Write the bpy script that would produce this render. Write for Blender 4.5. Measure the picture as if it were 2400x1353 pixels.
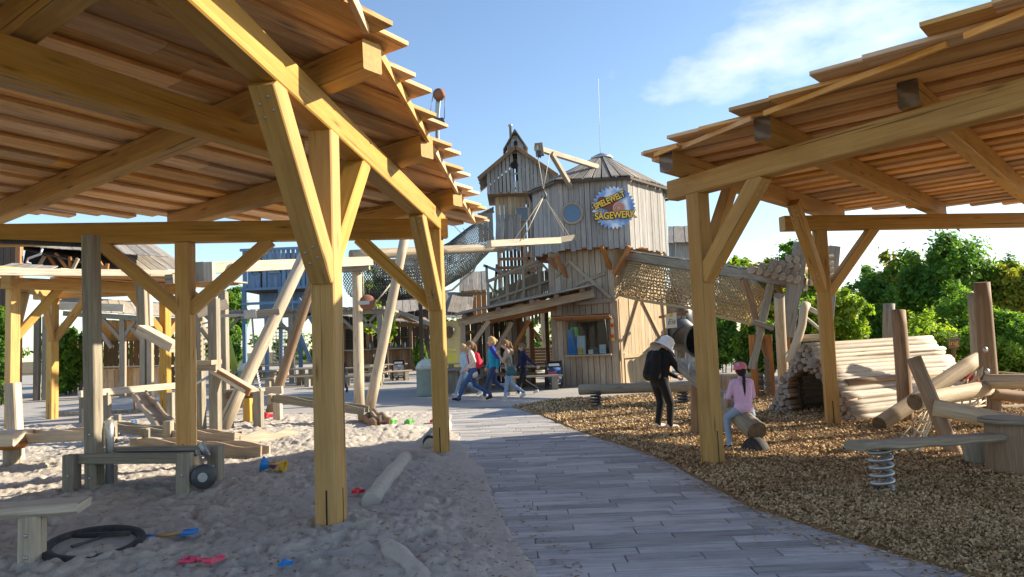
import bpy, math, random
import numpy as np
from mathutils import Vector, Matrix
random.seed(11); RNG = np.random.default_rng(11)
for o in list(bpy.data.objects): bpy.data.objects.remove(o)
SC = bpy.context.scene
COL = SC.collection
V = Vector
# ------------------------------------------------------------------ camera
TH = math.radians(4.2); RO = math.radians(2.25); FPX = 1700.0; EYE = 1.6
fw = V((0, math.cos(TH), math.sin(TH))); up0 = V((0, -math.sin(TH), math.cos(TH))); rt0 = V((1, 0, 0))
rt = math.cos(RO)*rt0 - math.sin(RO)*up0; upv = math.sin(RO)*rt0 + math.cos(RO)*up0
cd = bpy.data.cameras.new('camera'); cam = bpy.data.objects.new('camera', cd); COL.objects.link(cam)
cd.sensor_width = 36; cd.lens = 36*FPX/2400; cd.clip_end = 3000; cd.clip_start = .05
m = Matrix((rt, upv, -fw)).transposed().to_4x4(); m.translation = (0, 0, EYE); cam.matrix_world = m
SC.camera = cam
# ------------------------------------------------------------------ sky and sun
SUN_AZ = 13.0; SUN_EL = 24.6        # degrees from +X towards +Y, and above the horizon
w = bpy.data.worlds.new('World'); SC.world = w; w.use_nodes = True
nt = w.node_tree; nt.nodes.clear(); L = nt.links.new
out = nt.nodes.new('ShaderNodeOutputWorld'); bg = nt.nodes.new('ShaderNodeBackground'); bg.inputs[1].default_value = .108
sky = nt.nodes.new('ShaderNodeTexSky'); sky.sky_type = 'NISHITA'; sky.sun_disc = False
sky.sun_elevation = math.radians(SUN_EL); sky.sun_rotation = math.radians(90-SUN_AZ); sky.altitude = 200; sky.air_density = 1.0; sky.dust_density = .35; sky.ozone_density = 2.0
tc = nt.nodes.new('ShaderNodeTexCoord'); mp = nt.nodes.new('ShaderNodeMapping'); mp.inputs['Scale'].default_value = (1.5, 1.5, 3.6); mp.inputs['Location'].default_value = (1.33, 5.54, 1.53)
no = nt.nodes.new('ShaderNodeTexNoise'); no.inputs['Scale'].default_value = 1.35; no.inputs['Detail'].default_value = 9; no.inputs['Roughness'].default_value = .56
cr = nt.nodes.new('ShaderNodeValToRGB'); cr.color_ramp.elements[0].position = .575; cr.color_ramp.elements[1].position = .74
cr.color_ramp.elements[1].color = (.72, .72, .72, 1)
mx = nt.nodes.new('ShaderNodeMix'); mx.data_type = 'RGBA'; mx.inputs[7].default_value = (6.8, 6.6, 6.4, 1)
L(tc.outputs['Generated'], mp.inputs[0]); L(mp.outputs[0], no.inputs['Vector']); L(no.outputs[0], cr.inputs[0])
L(cr.outputs[0], mx.inputs[0]); L(sky.outputs[0], mx.inputs[6]); L(mx.outputs[2], bg.inputs[0]); L(bg.outputs[0], out.inputs[0])
sd = bpy.data.lights.new('sun', 'SUN'); sun = bpy.data.objects.new('sun', sd); COL.objects.link(sun)
sd.energy = 5.0; sd.angle = math.radians(.55); sd.color = (1, .865, .66)
a, e = math.radians(SUN_AZ), math.radians(SUN_EL)
SUN = V((math.cos(a)*math.cos(e), math.sin(a)*math.cos(e), math.sin(e)))
sun.rotation_euler = SUN.to_track_quat('Z', 'Y').to_euler(); sun.location = (30, 8, 20)
vs = SC.view_settings; vs.view_transform = 'Standard'; vs.look = 'None'; vs.exposure = 1.2; vs.gamma = 1; vs.use_curve_mapping = False
SC.cycles.max_bounces = 7; SC.cycles.diffuse_bounces = 4; SC.cycles.glossy_bounces = 2; SC.cycles.transparent_max_bounces = 8
# ------------------------------------------------------------------ authoring helpers: a spot seen at a picture position, on the ground or at a depth
def ray(x, y): return fw + rt*((x-1200)/FPX) - upv*((y-676.5)/FPX)
def G(x, y, z=0.):
    d = ray(x, y); t = (z-EYE)/d.z; return V((d.x*t, d.y*t, z))
def A(x, y, Y):
    d = ray(x, y); t = Y/d.y; return V((d.x*t, Y, EYE+d.z*t))
# ------------------------------------------------------------------ mesh builder
class B:
    def __init__(s): s.v = []; s.f = []; s.uv = []; s.m = []; s.sm = []
    def face(s, idx, uvs, m=0, sm=False):
        s.f.append(tuple(idx)); s.uv.append(uvs); s.m.append(m); s.sm.append(sm)
    def timber(s, a, b, w, h, up=(0, 0, 1), c=.006, m=0, n=1, mend=None, wob=0., cut0=0., cut1=0.):
        # chamfered timber from a to b: w across, h along up; cut0/cut1 slant the two ends
        a = V(a); b = V(b); d = (b-a); Ln = d.length; d = d/Ln; up = V(up)
        sd_ = d.cross(up)
        if sd_.length < 1e-4: sd_ = d.cross(V((1, 0, 0)))
        sd_.normalize(); up = sd_.cross(d).normalized()
        x, y = w/2, h/2; c = min(c, x*.6, y*.6)
        sec = [(x-c, -y), (x, -y+c), (x, y-c), (x-c, y), (-x+c, y), (-x, y-c), (-x, -y+c), (-x+c, -y)]
        per = [0]
        for i in range(8):
            p, q = sec[i], sec[(i+1) % 8]; per.append(per[-1]+math.hypot(p[0]-q[0], p[1]-q[1]))
        o = len(s.v); u0 = random.uniform(0, 40); v0 = random.uniform(0, 40)
        for k in range(n+1):
            t = k/n; off = V((0, 0, 0))
            if wob and 0 < k < n: off = sd_*random.uniform(-wob, wob)+up*random.uniform(-wob, wob)
            for px, py in sec:
                tt = t*Ln
                if k == 0: tt += cut0*py
                if k == n: tt += cut1*py
                s.v.append(a+d*tt+sd_*px+up*py+off)
        for k in range(n):
            for i in range(8):
                j = (i+1) % 8; p = o+k*8
                ua, ub = u0+k/n*Ln, u0+(k+1)/n*Ln; va, vb = v0+per[i], v0+per[i+1]
                s.face((p+i, p+j, p+8+j, p+8+i), ((ua, va), (ua, vb), (ub, vb), (ub, va)), m)
        e = m if mend is None else mend
        cu = [(u0+q[0]*.4, v0+q[1]) for q in sec]
        s.face([o+7-i for i in range(8)], cu[::-1], e); s.face([o+n*8+i for i in range(8)], cu, e)
        return s
    def log(s, a, b, r0, r1=None, sides=10, n=5, wob=.05, m=0, mend=1, bend=0.):
        a = V(a); b = V(b); r1 = r0 if r1 is None else r1
        d = b-a; Ln = d.length; d = d/Ln; x = d.cross(V((0, 0, 1)))
        if x.length < 1e-3: x = d.cross(V((1, 0, 0)))
        x.normalize(); y = x.cross(d).normalized()
        o = len(s.v); u0 = random.uniform(0, 40); v0 = random.uniform(0, 40); ph = [random.uniform(0, 6.28) for _ in range(4)]
        for k in range(n+1):
            t = k/n; r = r0+(r1-r0)*t
            off = x*(math.sin(t*5+ph[0])*wob*r)+y*(math.sin(t*4+ph[1])*wob*r)+y*bend*math.sin(math.pi*t)
            for i in range(sides):
                an = i/sides*math.tau; rr = r*(1+wob*.7*math.sin(2*an+ph[2]+t*3)+wob*.5*math.sin(3*an+ph[3]))
                s.v.append(a+d*(t*Ln)+off+(x*math.cos(an)+y*math.sin(an))*rr)
        pr = math.tau*r0/sides
        for k in range(n):
            for i in range(sides):
                j = (i+1) % sides; p = o+k*sides; ua, ub = u0+k/n*Ln, u0+(k+1)/n*Ln
                s.face((p+j, p+i, p+sides+i, p+sides+j), ((ua, v0+pr*(i+1)), (ua, v0+pr*i), (ub, v0+pr*i), (ub, v0+pr*(i+1))), m, True)
        for base, rev in ((o, False), (o+n*sides, True)):
            c = sum((V(s.v[base+i]) for i in range(sides)), V((0, 0, 0)))/sides; s.v.append(c); ci = len(s.v)-1
            for i in range(sides):
                j = (i+1) % sides; an = i/sides*math.tau; bn = (i+1)/sides*math.tau
                uu = ((.5, .5), (.5+.5*math.cos(an), .5+.5*math.sin(an)), (.5+.5*math.cos(bn), .5+.5*math.sin(bn)))
                if rev: s.face((ci, base+j, base+i), (uu[0], uu[2], uu[1]), mend)
                else: s.face((ci, base+i, base+j), uu, mend)
        return s
    def tube(s, pts, r, sides=6, m=0, closed=False, rr=None):
        pts = [V(p) for p in pts]; o = len(s.v); n = len(pts); prev = None; ul = random.uniform(0, 9)
        for k, p in enumerate(pts):
            d = (pts[(k+1) % n]-pts[k-1]) if closed else (pts[min(k+1, n-1)]-pts[max(k-1, 0)])
            d.normalize()
            x = d.cross(V((0, 0, 1))) if prev is None else prev-d*prev.dot(d)
            if x.length < 1e-4: x = d.cross(V((1, 0, 0)))
            x.normalize(); prev = x; y = d.cross(x); q = rr[k] if rr else r
            for i in range(sides): s.v.append(p+(x*math.cos(i/sides*math.tau)+y*math.sin(i/sides*math.tau))*q)
        for k in range(n if closed else n-1):
            for i in range(sides):
                j = (i+1) % sides; p = o+k*sides; q = o+((k+1) % n)*sides
                s.face((p+i, p+j, q+j, q+i), ((ul+k*.1, i*.02), (ul+k*.1, i*.02+.02), (ul+k*.1+.1, i*.02+.02), (ul+k*.1+.1, i*.02)), m, True)
        if not closed:
            z = [(0, 0)]*sides
            s.face([o+sides-1-i for i in range(sides)], z, m); s.face([o+(n-1)*sides+i for i in range(sides)], z, m)
        return s
    def lathe(s, c, prof, sides=20, m=0, ax=(0, 0, 1), cap=True):
        c = V(c); ax = V(ax).normalized(); x = ax.orthogonal().normalized(); y = ax.cross(x); o = len(s.v)
        for r, h in prof:
            for i in range(sides): s.v.append(c+ax*h+(x*math.cos(i/sides*math.tau)+y*math.sin(i/sides*math.tau))*r)
        for k in range(len(prof)-1):
            for i in range(sides):
                j = (i+1) % sides; p = o+k*sides
                s.face((p+i, p+j, p+sides+j, p+sides+i), ((i*.1, prof[k][1]), (i*.1+.1, prof[k][1]), (i*.1+.1, prof[k+1][1]), (i*.1, prof[k+1][1])), m, True)
        if cap:
            z = [(0, 0)]*sides
            s.face([o+sides-1-i for i in range(sides)], z, m); s.face([o+(len(prof)-1)*sides+i for i in range(sides)], z, m)
        return s
    def prism(s, poly, vec, m=0, uvd=None):
        # flat polygon (list of points) pushed along vec
        poly = [V(p) for p in poly]; vec = V(vec); n = len(poly); o = len(s.v)
        nrm = V((0, 0, 0))
        for i in range(1, n-1): nrm += (poly[i]-poly[0]).cross(poly[i+1]-poly[0])
        if nrm.dot(vec) > 0: poly = poly[::-1]
        s.v += poly+[p+vec for p in poly]
        e = V(uvd).normalized() if uvd else (poly[1]-poly[0]).normalized(); g = nrm.normalized().cross(e)
        u0 = random.uniform(0, 40); v0 = random.uniform(0, 40)
        uv = [(u0+p.dot(e), v0+p.dot(g)) for p in poly]
        s.face(list(range(o, o+n)), uv, m); s.face([o+2*n-1-i for i in range(n)], uv[::-1], m)
        for i in range(n):
            j = (i+1) % n; l = (poly[j]-poly[i]).length; h = vec.length
            s.face((o+j, o+i, o+n+i, o+n+j), ((u0+l, v0), (u0, v0), (u0, v0+h), (u0+l, v0+h)), m)
        return s
    def box(s, lo, hi, m=0):
        x0, y0, z0 = lo; x1, y1, z1 = hi
        return s.prism([(x0, y0, z0), (x1, y0, z0), (x1, y1, z0), (x0, y1, z0)], (0, 0, z1-z0), m)
    def quad(s, a, b, c, d, m=0):
        o = len(s.v); s.v += [V(a), V(b), V(c), V(d)]; l = (V(b)-V(a)).length; h = (V(d)-V(a)).length
        u0 = random.uniform(0, 9)
        s.face((o, o+1, o+2, o+3), ((u0, 0), (u0+l, 0), (u0+l, h), (u0, h)), m); return s
    def ball(s, c, r, m=0, sides=10, sc=(1, 1, 1)):
        c = V(c); o = len(s.v); rows = sides//2
        for k in range(1, rows):
            t = math.pi*k/rows
            for i in range(sides):
                p = i/sides*math.tau; s.v.append(c+V((r*sc[0]*math.sin(t)*math.cos(p), r*sc[1]*math.sin(t)*math.sin(p), r*sc[2]*math.cos(t))))
        s.v += [c+V((0, 0, r*sc[2])), c-V((0, 0, r*sc[2]))]; tp = len(s.v)-2; bt = tp+1
        for k in range(rows-2):
            for i in range(sides):
                j = (i+1) % sides; p = o+k*sides; s.face((p+i, p+sides+i, p+sides+j, p+j), ((0, 0),)*4, m, True)
        for i in range(sides):
            j = (i+1) % sides; s.face((tp, o+i, o+j), ((0, 0),)*3, m, True); q = o+(rows-2)*sides; s.face((bt, q+j, q+i), ((0, 0),)*3, m, True)
        return s
WO = {}
def tag(o, label=None, cat=None, group=None, kind=None):
    if label: o['label'] = label
    if cat: o['category'] = cat
    if group: o['group'] = group
    if kind: o['kind'] = kind
    return o
def place(o, org, parent):
    COL.objects.link(o); WO[o.name] = V(org)
    if parent is not None: o.parent = parent; o.location = V(org)-WO[parent.name]
    else: o.location = org
def empty(name, loc, label, cat, group=None):
    o = bpy.data.objects.new(name, None); o.empty_display_size = .2; place(o, V(loc), None); return tag(o, label, cat, group)
def obj(name, b, mats, parent=None, label=None, cat=None, group=None, kind=None):
    mats = mats if isinstance(mats, (list, tuple)) else [mats]
    vv = np.array([tuple(p) for p in b.v], dtype=np.float64)
    lo, hi = vv.min(0), vv.max(0); org = np.array([(lo[0]+hi[0])/2, (lo[1]+hi[1])/2, lo[2]])
    me = bpy.data.meshes.new(name); me.from_pydata((vv-org).tolist(), [], b.f)
    uv = me.uv_layers.new(name='UVMap'); uv.data.foreach_set('uv', np.array([c for f in b.uv for p in f for c in p], dtype=np.float32))
    for mt in mats: me.materials.append(mt)
    me.polygons.foreach_set('material_index', np.minimum(np.array(b.m, dtype=np.int32), len(mats)-1)); me.polygons.foreach_set('use_smooth', b.sm)
    me.update(); o = bpy.data.objects.new(name, me); place(o, V(org), parent); return tag(o, label, cat, group, kind)
def npobj(name, vv, ff, uvs, mats, parent=None, smooth=False, **kw):
    # quads (or triangles) from arrays
    lo, hi = vv.min(0), vv.max(0); org = np.array([(lo[0]+hi[0])/2, (lo[1]+hi[1])/2, lo[2]])
    me = bpy.data.meshes.new(name); k = ff.shape[1]; n = len(ff)
    me.vertices.add(len(vv)); me.vertices.foreach_set('co', (vv-org).astype(np.float32).ravel())
    me.loops.add(n*k); me.loops.foreach_set('vertex_index', ff.astype(np.int32).ravel())
    me.polygons.add(n); me.polygons.foreach_set('loop_start', np.arange(0, n*k, k, dtype=np.int32))
    if smooth: me.polygons.foreach_set('use_smooth', np.ones(n, dtype=bool))
    if uvs is not None:
        uv = me.uv_layers.new(name='UVMap'); uv.data.foreach_set('uv', uvs.astype(np.float32).ravel())
    for mt in (mats if isinstance(mats, (list, tuple)) else [mats]): me.materials.append(mt)
    me.update(calc_edges=True); me.validate(); o = bpy.data.objects.new(name, me); place(o, V(org), parent); return tag(o, **kw)
def copy_tree(o, delta, parent=None):
    c = o.copy(); COL.objects.link(c); WO[c.name] = WO[o.name]+V(delta); c.parent = parent
    if parent is None: c.location = o.location+V(delta)
    for ch in o.children: copy_tree(ch, delta, c)
    return c
# ------------------------------------------------------------------ value noise in numpy
_P = RNG.integers(0, 256, 512)
_T = RNG.random(1024)
def vnoise(x, y, seed=0):
    xi = np.floor(x).astype(int); yi = np.floor(y).astype(int); fx = x-xi; fy = y-yi
    fx = fx*fx*(3-2*fx); fy = fy*fy*(3-2*fy)
    def h(i, j): return _T[(_P[(i+seed*17) & 255]+_P[(j+seed*31+_P[(i+7) & 255]) & 255]*3) & 1023]
    return (h(xi, yi)*(1-fx)+h(xi+1, yi)*fx)*(1-fy)+(h(xi, yi+1)*(1-fx)+h(xi+1, yi+1)*fx)*fy
def fbm(x, y, o=4, seed=0):
    r = 0; a_ = .5; 
    for k in range(o): r = r+a_*vnoise(x*2**k, y*2**k, seed+k); a_ *= .5
    return r
# ------------------------------------------------------------------ materials
def lin(c):
    return tuple(((x/255)/12.92 if x/255 <= .04045 else ((x/255+.055)/1.055)**2.4) for x in c)
def newmat(name, rough=.7, spec=.3):
    mt = bpy.data.materials.new(name); mt.use_nodes = True; n = mt.node_tree; p = n.nodes['Principled BSDF']
    p.inputs['Roughness'].default_value = rough; p.inputs['Specular IOR Level'].default_value = spec; return mt, n, p
def nd(n, t, **kw):
    x = n.nodes.new('ShaderNode'+t)
    for k, v in kw.items():
        if k in x.inputs: x.inputs[k].default_value = v
        else: setattr(x, k, v)
    return x
def mixc(n, fac, a_, b_, mode='MIX'):
    x = n.nodes.new('ShaderNodeMix'); x.data_type = 'RGBA'; x.blend_type = mode
    for i, q in ((0, fac), (6, a_), (7, b_)):
        if hasattr(q, 'is_output'): n.links.new(q, x.inputs[i])
        elif i == 0: x.inputs[0].default_value = q
        else: x.inputs[i].default_value = (*q, 1) if len(q) == 3 else q
    return x.outputs[2]
def ramp(n, src, stops):
    r = n.nodes.new('ShaderNodeValToRGB'); e = r.color_ramp.elements
    while len(e) < len(stops): e.new(.5)
    for k, (p, c) in enumerate(stops):
        e[k].position = p; e[k].color = (c, c, c, 1) if not isinstance(c, tuple) else (*c, 1)
    n.links.new(src, r.inputs[0]); return r.outputs[0]
def mapped(n, src, scale, loc=(0, 0, 0)):
    x = n.nodes.new('ShaderNodeMapping'); x.inputs['Scale'].default_value = scale; x.inputs['Location'].default_value = loc
    n.links.new(src, x.inputs[0]); return x.outputs[0]
def noise(n, src, scale=1., detail=4, rough=.55, dist=0.):
    x = n.nodes.new('ShaderNodeTexNoise'); x.inputs['Scale'].default_value = scale; x.inputs['Detail'].default_value = detail
    x.inputs['Roughness'].default_value = rough; x.inputs['Distortion'].default_value = dist; n.links.new(src, x.inputs['Vector']); return x.outputs[0]
def bump(n, p, h, st=.3, dist=.01):
    x = n.nodes.new('ShaderNodeBump'); x.inputs['Strength'].default_value = st; x.inputs['Distance'].default_value = dist
    n.links.new(h, x.inputs['Height']); n.links.new(x.outputs[0], p.inputs['Normal'])
def varied(n, col, amt):
    oi = n.nodes.new('ShaderNodeObjectInfo'); mr = n.nodes.new('ShaderNodeMapRange'); mr.inputs[3].default_value = 1-amt; mr.inputs[4].default_value = 1+amt
    n.links.new(oi.outputs['Random'], mr.inputs[0]); hs = n.nodes.new('ShaderNodeHueSaturation'); n.links.new(mr.outputs[0], hs.inputs['Value']); n.links.new(col, hs.inputs['Color'])
    m2 = n.nodes.new('ShaderNodeMath'); m2.operation = 'MULTIPLY'; m2.inputs[1].default_value = 7.31; n.links.new(oi.outputs['Random'], m2.inputs[0])
    m3 = n.nodes.new('ShaderNodeMath'); m3.operation = 'FRACT'; n.links.new(m2.outputs[0], m3.inputs[0])
    mr2 = n.nodes.new('ShaderNodeMapRange'); mr2.inputs[3].default_value = 1-amt*.6; mr2.inputs[4].default_value = 1+amt*.6; n.links.new(m3.outputs[0], mr2.inputs[0]); n.links.new(mr2.outputs[0], hs.inputs['Saturation'])
    return hs.outputs[0]
def wood(name, c1, c2, c3, gu=1.1, gv=26, rough=.72, knot=.6, stain=.35, staincol=(.12, .09, .06), var=.16, bst=.35, streak=0., crack=.5, crt=(.27, .335)):
    mt, n, p = newmat(name, rough, .25)
    t = n.nodes.new('ShaderNodeTexCoord').outputs['UV']
    g1 = noise(n, mapped(n, t, (gu, gv, 1)), 1, 5, .6, .9); g2 = noise(n, mapped(n, t, (gu*4, gv*5, 1)), 1, 3, .6)
    mm = n.nodes.new('ShaderNodeMath'); mm.operation = 'MULTIPLY_ADD'; mm.inputs[1].default_value = .38; n.links.new(g2, mm.inputs[0])
    m2 = n.nodes.new('ShaderNodeMath'); m2.operation = 'MULTIPLY'; m2.inputs[1].default_value = .62; n.links.new(g1, m2.inputs[0]); n.links.new(m2.outputs[0], mm.inputs[2])
    col = ramp(n, mm.outputs[0], ((.33, c3), (.5, c2), (.64, c1)))
    if knot:
        vo = n.nodes.new('ShaderNodeTexVoronoi'); vo.inputs['Scale'].default_value = 1; n.links.new(mapped(n, t, (1.3, 7.5, 1)), vo.inputs['Vector'])
        k = ramp(n, vo.outputs['Distance'], ((.05, 1.), (.13, .25), (.2, 0.)))
        mk = n.nodes.new('ShaderNodeMath'); mk.operation = 'MULTIPLY'; mk.inputs[1].default_value = knot; n.links.new(k, mk.inputs[0])
        col = mixc(n, mk.outputs[0], col, tuple(x*.28 for x in c3))
    if streak:
        s1 = ramp(n, noise(n, mapped(n, t, (.55, 9, 1), (3, 7, 0)), 1, 5, .65, .5), ((.6, 0.), (.7, streak)))
        col = mixc(n, s1, col, (.16, .035, .014))
    if stain:
        s2 = ramp(n, noise(n, mapped(n, t, (.8, 2.2, 1), (9, 2, 0)), 1, 6, .62), ((.48, 0.), (.74, stain)))
        col = mixc(n, s2, col, staincol)
    if crack:
        c_ = ramp(n, noise(n, mapped(n, t, (.45, 34, 1), (1, 5, 0)), 1, 2, .4), ((crt[0], crack), (crt[1], 0.)))
        col = mixc(n, c_, col, tuple(x*.2 for x in c3))
    n.links.new(varied(n, col, var), p.inputs['Base Color'])
    bump(n, p, mm.outputs[0], bst, .006); return mt
def endgrain(name, c1, c2):
    mt, n, p = newmat(name, .8, .2); t = n.nodes.new('ShaderNodeTexCoord').outputs['UV']
    mpn = mapped(n, t, (1, 1, 1), (-.5, -.5, 0)); ln = n.nodes.new('ShaderNodeVectorMath'); ln.operation = 'LENGTH'; n.links.new(mpn, ln.inputs[0])
    ad = n.nodes.new('ShaderNodeMath'); ad.operation = 'MULTIPLY_ADD'; ad.inputs[1].default_value = .12; n.links.new(noise(n, mapped(n, t, (5, 5, 1)), 1, 3), ad.inputs[0]); n.links.new(ln.outputs['Value'], ad.inputs[2])
    s = n.nodes.new('ShaderNodeMath'); s.operation = 'MULTIPLY'; s.inputs[1].default_value = 62; n.links.new(ad.outputs[0], s.inputs[0])
    q = n.nodes.new('ShaderNodeMath'); q.operation = 'SINE'; n.links.new(s.outputs[0], q.inputs[0])
    col = ramp(n, q.outputs[0], ((0., c2), (.9, c1)))
    col = mixc(n, ramp(n, noise(n, mapped(n, t, (2, 2, 1), (4, 1, 0)), 1, 5, .6), ((.45, 0.), (.7, .6))), col, tuple(x*.35 for x in c2))
    n.links.new(varied(n, col, .3), p.inputs['Base Color']); bump(n, p, q.outputs[0], .2, .004); return mt
def plain(name, c, rough=.6, metal=0., spec=.35, grime=.0, var=0., bst=0., nscale=18):
    mt, n, p = newmat(name, rough, spec); p.inputs['Metallic'].default_value = metal
    t = n.nodes.new('ShaderNodeTexCoord').outputs['Object']; nz = noise(n, mapped(n, t, (1, 1, 1)), nscale, 5, .6)
    col = ramp(n, nz, ((.3, tuple(x*(1-.12-grime*.5) for x in c)), (.65, c)))
    if grime: col = mixc(n, ramp(n, noise(n, t, nscale*.25, 6, .65), ((.5, 0.), (.75, grime))), col, (.22, .19, .15))
    if var: col = varied(n, col, var)
    n.links.new(col, p.inputs['Base Color'])
    if bst: bump(n, p, nz, bst, .01)
    return mt
M = {}
M['new'] = wood('honey_timber', (.56, .35, .115), (.49, .285, .082), (.40, .215, .055), gu=.7, gv=17, knot=.75, stain=.5, staincol=(.25, .145, .045), var=.12, rough=.62, crack=.75, crt=(.30, .35), bst=.25)
M['newend'] = plain('timber_end', (.48, .31, .12), .8, grime=.3, nscale=30)
M['roofb'] = wood('larch_board', (.80, .52, .27), (.70, .43, .205), (.52, .285, .125), gv=18, knot=.6, stain=.3, staincol=(.13, .06, .03), var=.34, streak=.7, crack=.4)
M['grey'] = wood('weathered_board', (.37, .358, .345), (.29, .28, .268), (.17, .162, .154), gv=24, knot=.55, stain=.35, staincol=(.13, .115, .10), var=.17)
M['warm'] = wood('silvered_board', (.47, .385, .29), (.37, .295, .215), (.235, .175, .12), gv=24, knot=.5, stain=.35, staincol=(.14, .105, .075), var=.16)
M['door'] = wood('pale_larch', (.60, .47, .31), (.51, .385, .24), (.36, .25, .145), gv=22, knot=.5, stain=.2, staincol=(.25, .17, .10), var=.12)
M['brown'] = wood('brown_board', (.29, .185, .11), (.22, .13, .072), (.125, .068, .036), knot=.4, stain=.4, staincol=(.06, .04, .025), var=.2)
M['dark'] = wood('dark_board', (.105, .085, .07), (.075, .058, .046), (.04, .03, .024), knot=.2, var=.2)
M['gpost'] = wood('grey_post', (.36, .325, .26), (.275, .245, .19), (.165, .14, .105), knot=.5, stain=.4, staincol=(.12, .10, .075), var=.13, crack=.8)
M['wash'] = wood('bleached_timber', (.60, .53, .43), (.50, .43, .335), (.35, .285, .21), knot=.4, stain=.4, staincol=(.22, .17, .12), var=.1, crack=.7)
M['log'] = wood('peeled_log', (.60, .51, .385), (.49, .40, .285), (.32, .245, .165), gu=.9, gv=16, knot=.6, stain=.4, staincol=(.17, .13, .09), var=.14, crack=.8)
M['logb'] = wood('brown_log', (.36, .245, .155), (.28, .18, .105), (.17, .10, .055), gu=.9, gv=16, knot=.5, stain=.4, staincol=(.10, .07, .045), var=.15, crack=.8)
M['shing'] = wood('roof_plank', (.38, .345, .30), (.28, .25, .215), (.15, .13, .11), gv=20, knot=.3, stain=.45, staincol=(.10, .09, .075), var=.24)
M['blue'] = wood('blue_paint_board', (.22, .33, .47), (.165, .26, .385), (.10, .165, .26), gv=18, knot=.3, stain=.25, staincol=(.07, .10, .15), var=.14)
M['orange'] = wood('rust_brown_timber', (.43, .20, .075), (.34, .145, .05), (.21, .08, .026), knot=.4, var=.14)
M['logg'] = wood('silver_log', (.60, .545, .46), (.49, .435, .355), (.32, .27, .21), gu=.9, gv=16, knot=.7, stain=.5, staincol=(.18, .145, .11), var=.17, crack=.9)
M['endgrey'] = endgrain('grey_log_end', (.34, .315, .285), (.21, .185, .165))
M['endg'] = endgrain('log_end', (.46, .385, .29), (.30, .235, .165)); M['endd'] = endgrain('dark_log_end', (.26, .20, .14), (.15, .105, .07))
M['steel'] = plain('galvanised_steel', (.50, .52, .54), .42, .75, nscale=25, grime=.2); M['dsteel'] = plain('dark_steel', (.10, .11, .12), .5, .6, nscale=20, grime=.25)
M['rubber'] = plain('black_rubber', (.030, .030, .033), .75, nscale=30, grime=.25, bst=.3); M['rope'] = plain('beige_rope', (.58, .50, .36), .9, nscale=80, bst=.4)
M['net'] = plain('tan_net_rope', (.44, .31, .16), .9, nscale=60, var=.0); M['dnet'] = plain('dark_net_rope', (.045, .05, .05), .85, nscale=60)
M['rust'] = plain('rusty_wheel', (.28, .12, .07), .8, nscale=22, grime=.2); M['tar'] = plain('tar_edge', (.03, .028, .026), .8, nscale=20)
M['bin'] = plain('bin_green_plastic', (.29, .37, .33), .5, nscale=6, grime=.12); M['binl'] = plain('bin_lid_plastic', (.50, .57, .52), .45, nscale=6, grime=.15)
M['yel'] = plain('cream_plaster', (.70, .58, .30), .85, nscale=14, grime=.15); M['lime'] = plain('yellow_board', (.62, .60, .06), .6, nscale=10)
M['black'] = plain('black_void', (.012, .012, .013), .8, nscale=9); M['white'] = plain('white_paint', (.78, .77, .74), .6, nscale=9, grime=.1)
M['canvas'] = plain('cream_canvas', (.74, .68, .55), .85, nscale=30); M['ink'] = plain('dark_ink', (.05, .045, .04), .8)
def glassy(name, c, rough=.08):
    mt, n, p = newmat(name, rough, .6); p.inputs['Base Color'].default_value = (*c, 1); p.inputs['Metallic'].default_value = 0.; p.inputs['IOR'].default_value = 1.6
    if 'Coat Weight' in p.inputs: p.inputs['Coat Weight'].default_value = .8
    return mt
M['glass'] = glassy('dark_glass', (.02, .025, .03)); M['bglass'] = glassy('blue_acrylic', (.02, .06, .14), .12)
def clear(name):
    mt, n, p = newmat(name, .03, .5); n.nodes.remove(p); g = n.nodes.new('ShaderNodeBsdfGlossy'); g.inputs['Roughness'].default_value = .03
    t = n.nodes.new('ShaderNodeBsdfTransparent'); t.inputs[0].default_value = (.86, .88, .88, 1); f_ = n.nodes.new('ShaderNodeFresnel'); f_.inputs[0].default_value = 1.22
    x = n.nodes.new('ShaderNodeMixShader'); n.links.new(f_.outputs[0], x.inputs[0]); n.links.new(t.outputs[0], x.inputs[1]); n.links.new(g.outputs[0], x.inputs[2])
    n.links.new(x.outputs[0], n.nodes['Material Output'].inputs[0]); return mt
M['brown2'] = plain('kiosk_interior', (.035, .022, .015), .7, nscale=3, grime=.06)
M['clear'] = clear('window_pane')
for k_, c_ in dict(pblue=(.02, .22, .62), pyel=(.80, .50, .05), pred=(.72, .03, .05), ppink=(.80, .07, .16), pgreen=(.16, .62, .10), ppurple=(.16, .06, .25), plgreen=(.36, .42, .06)).items():
    M[k_] = plain('toy_plastic_'+k_[1:], c_, .35, nscale=40, grime=.18)
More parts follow.
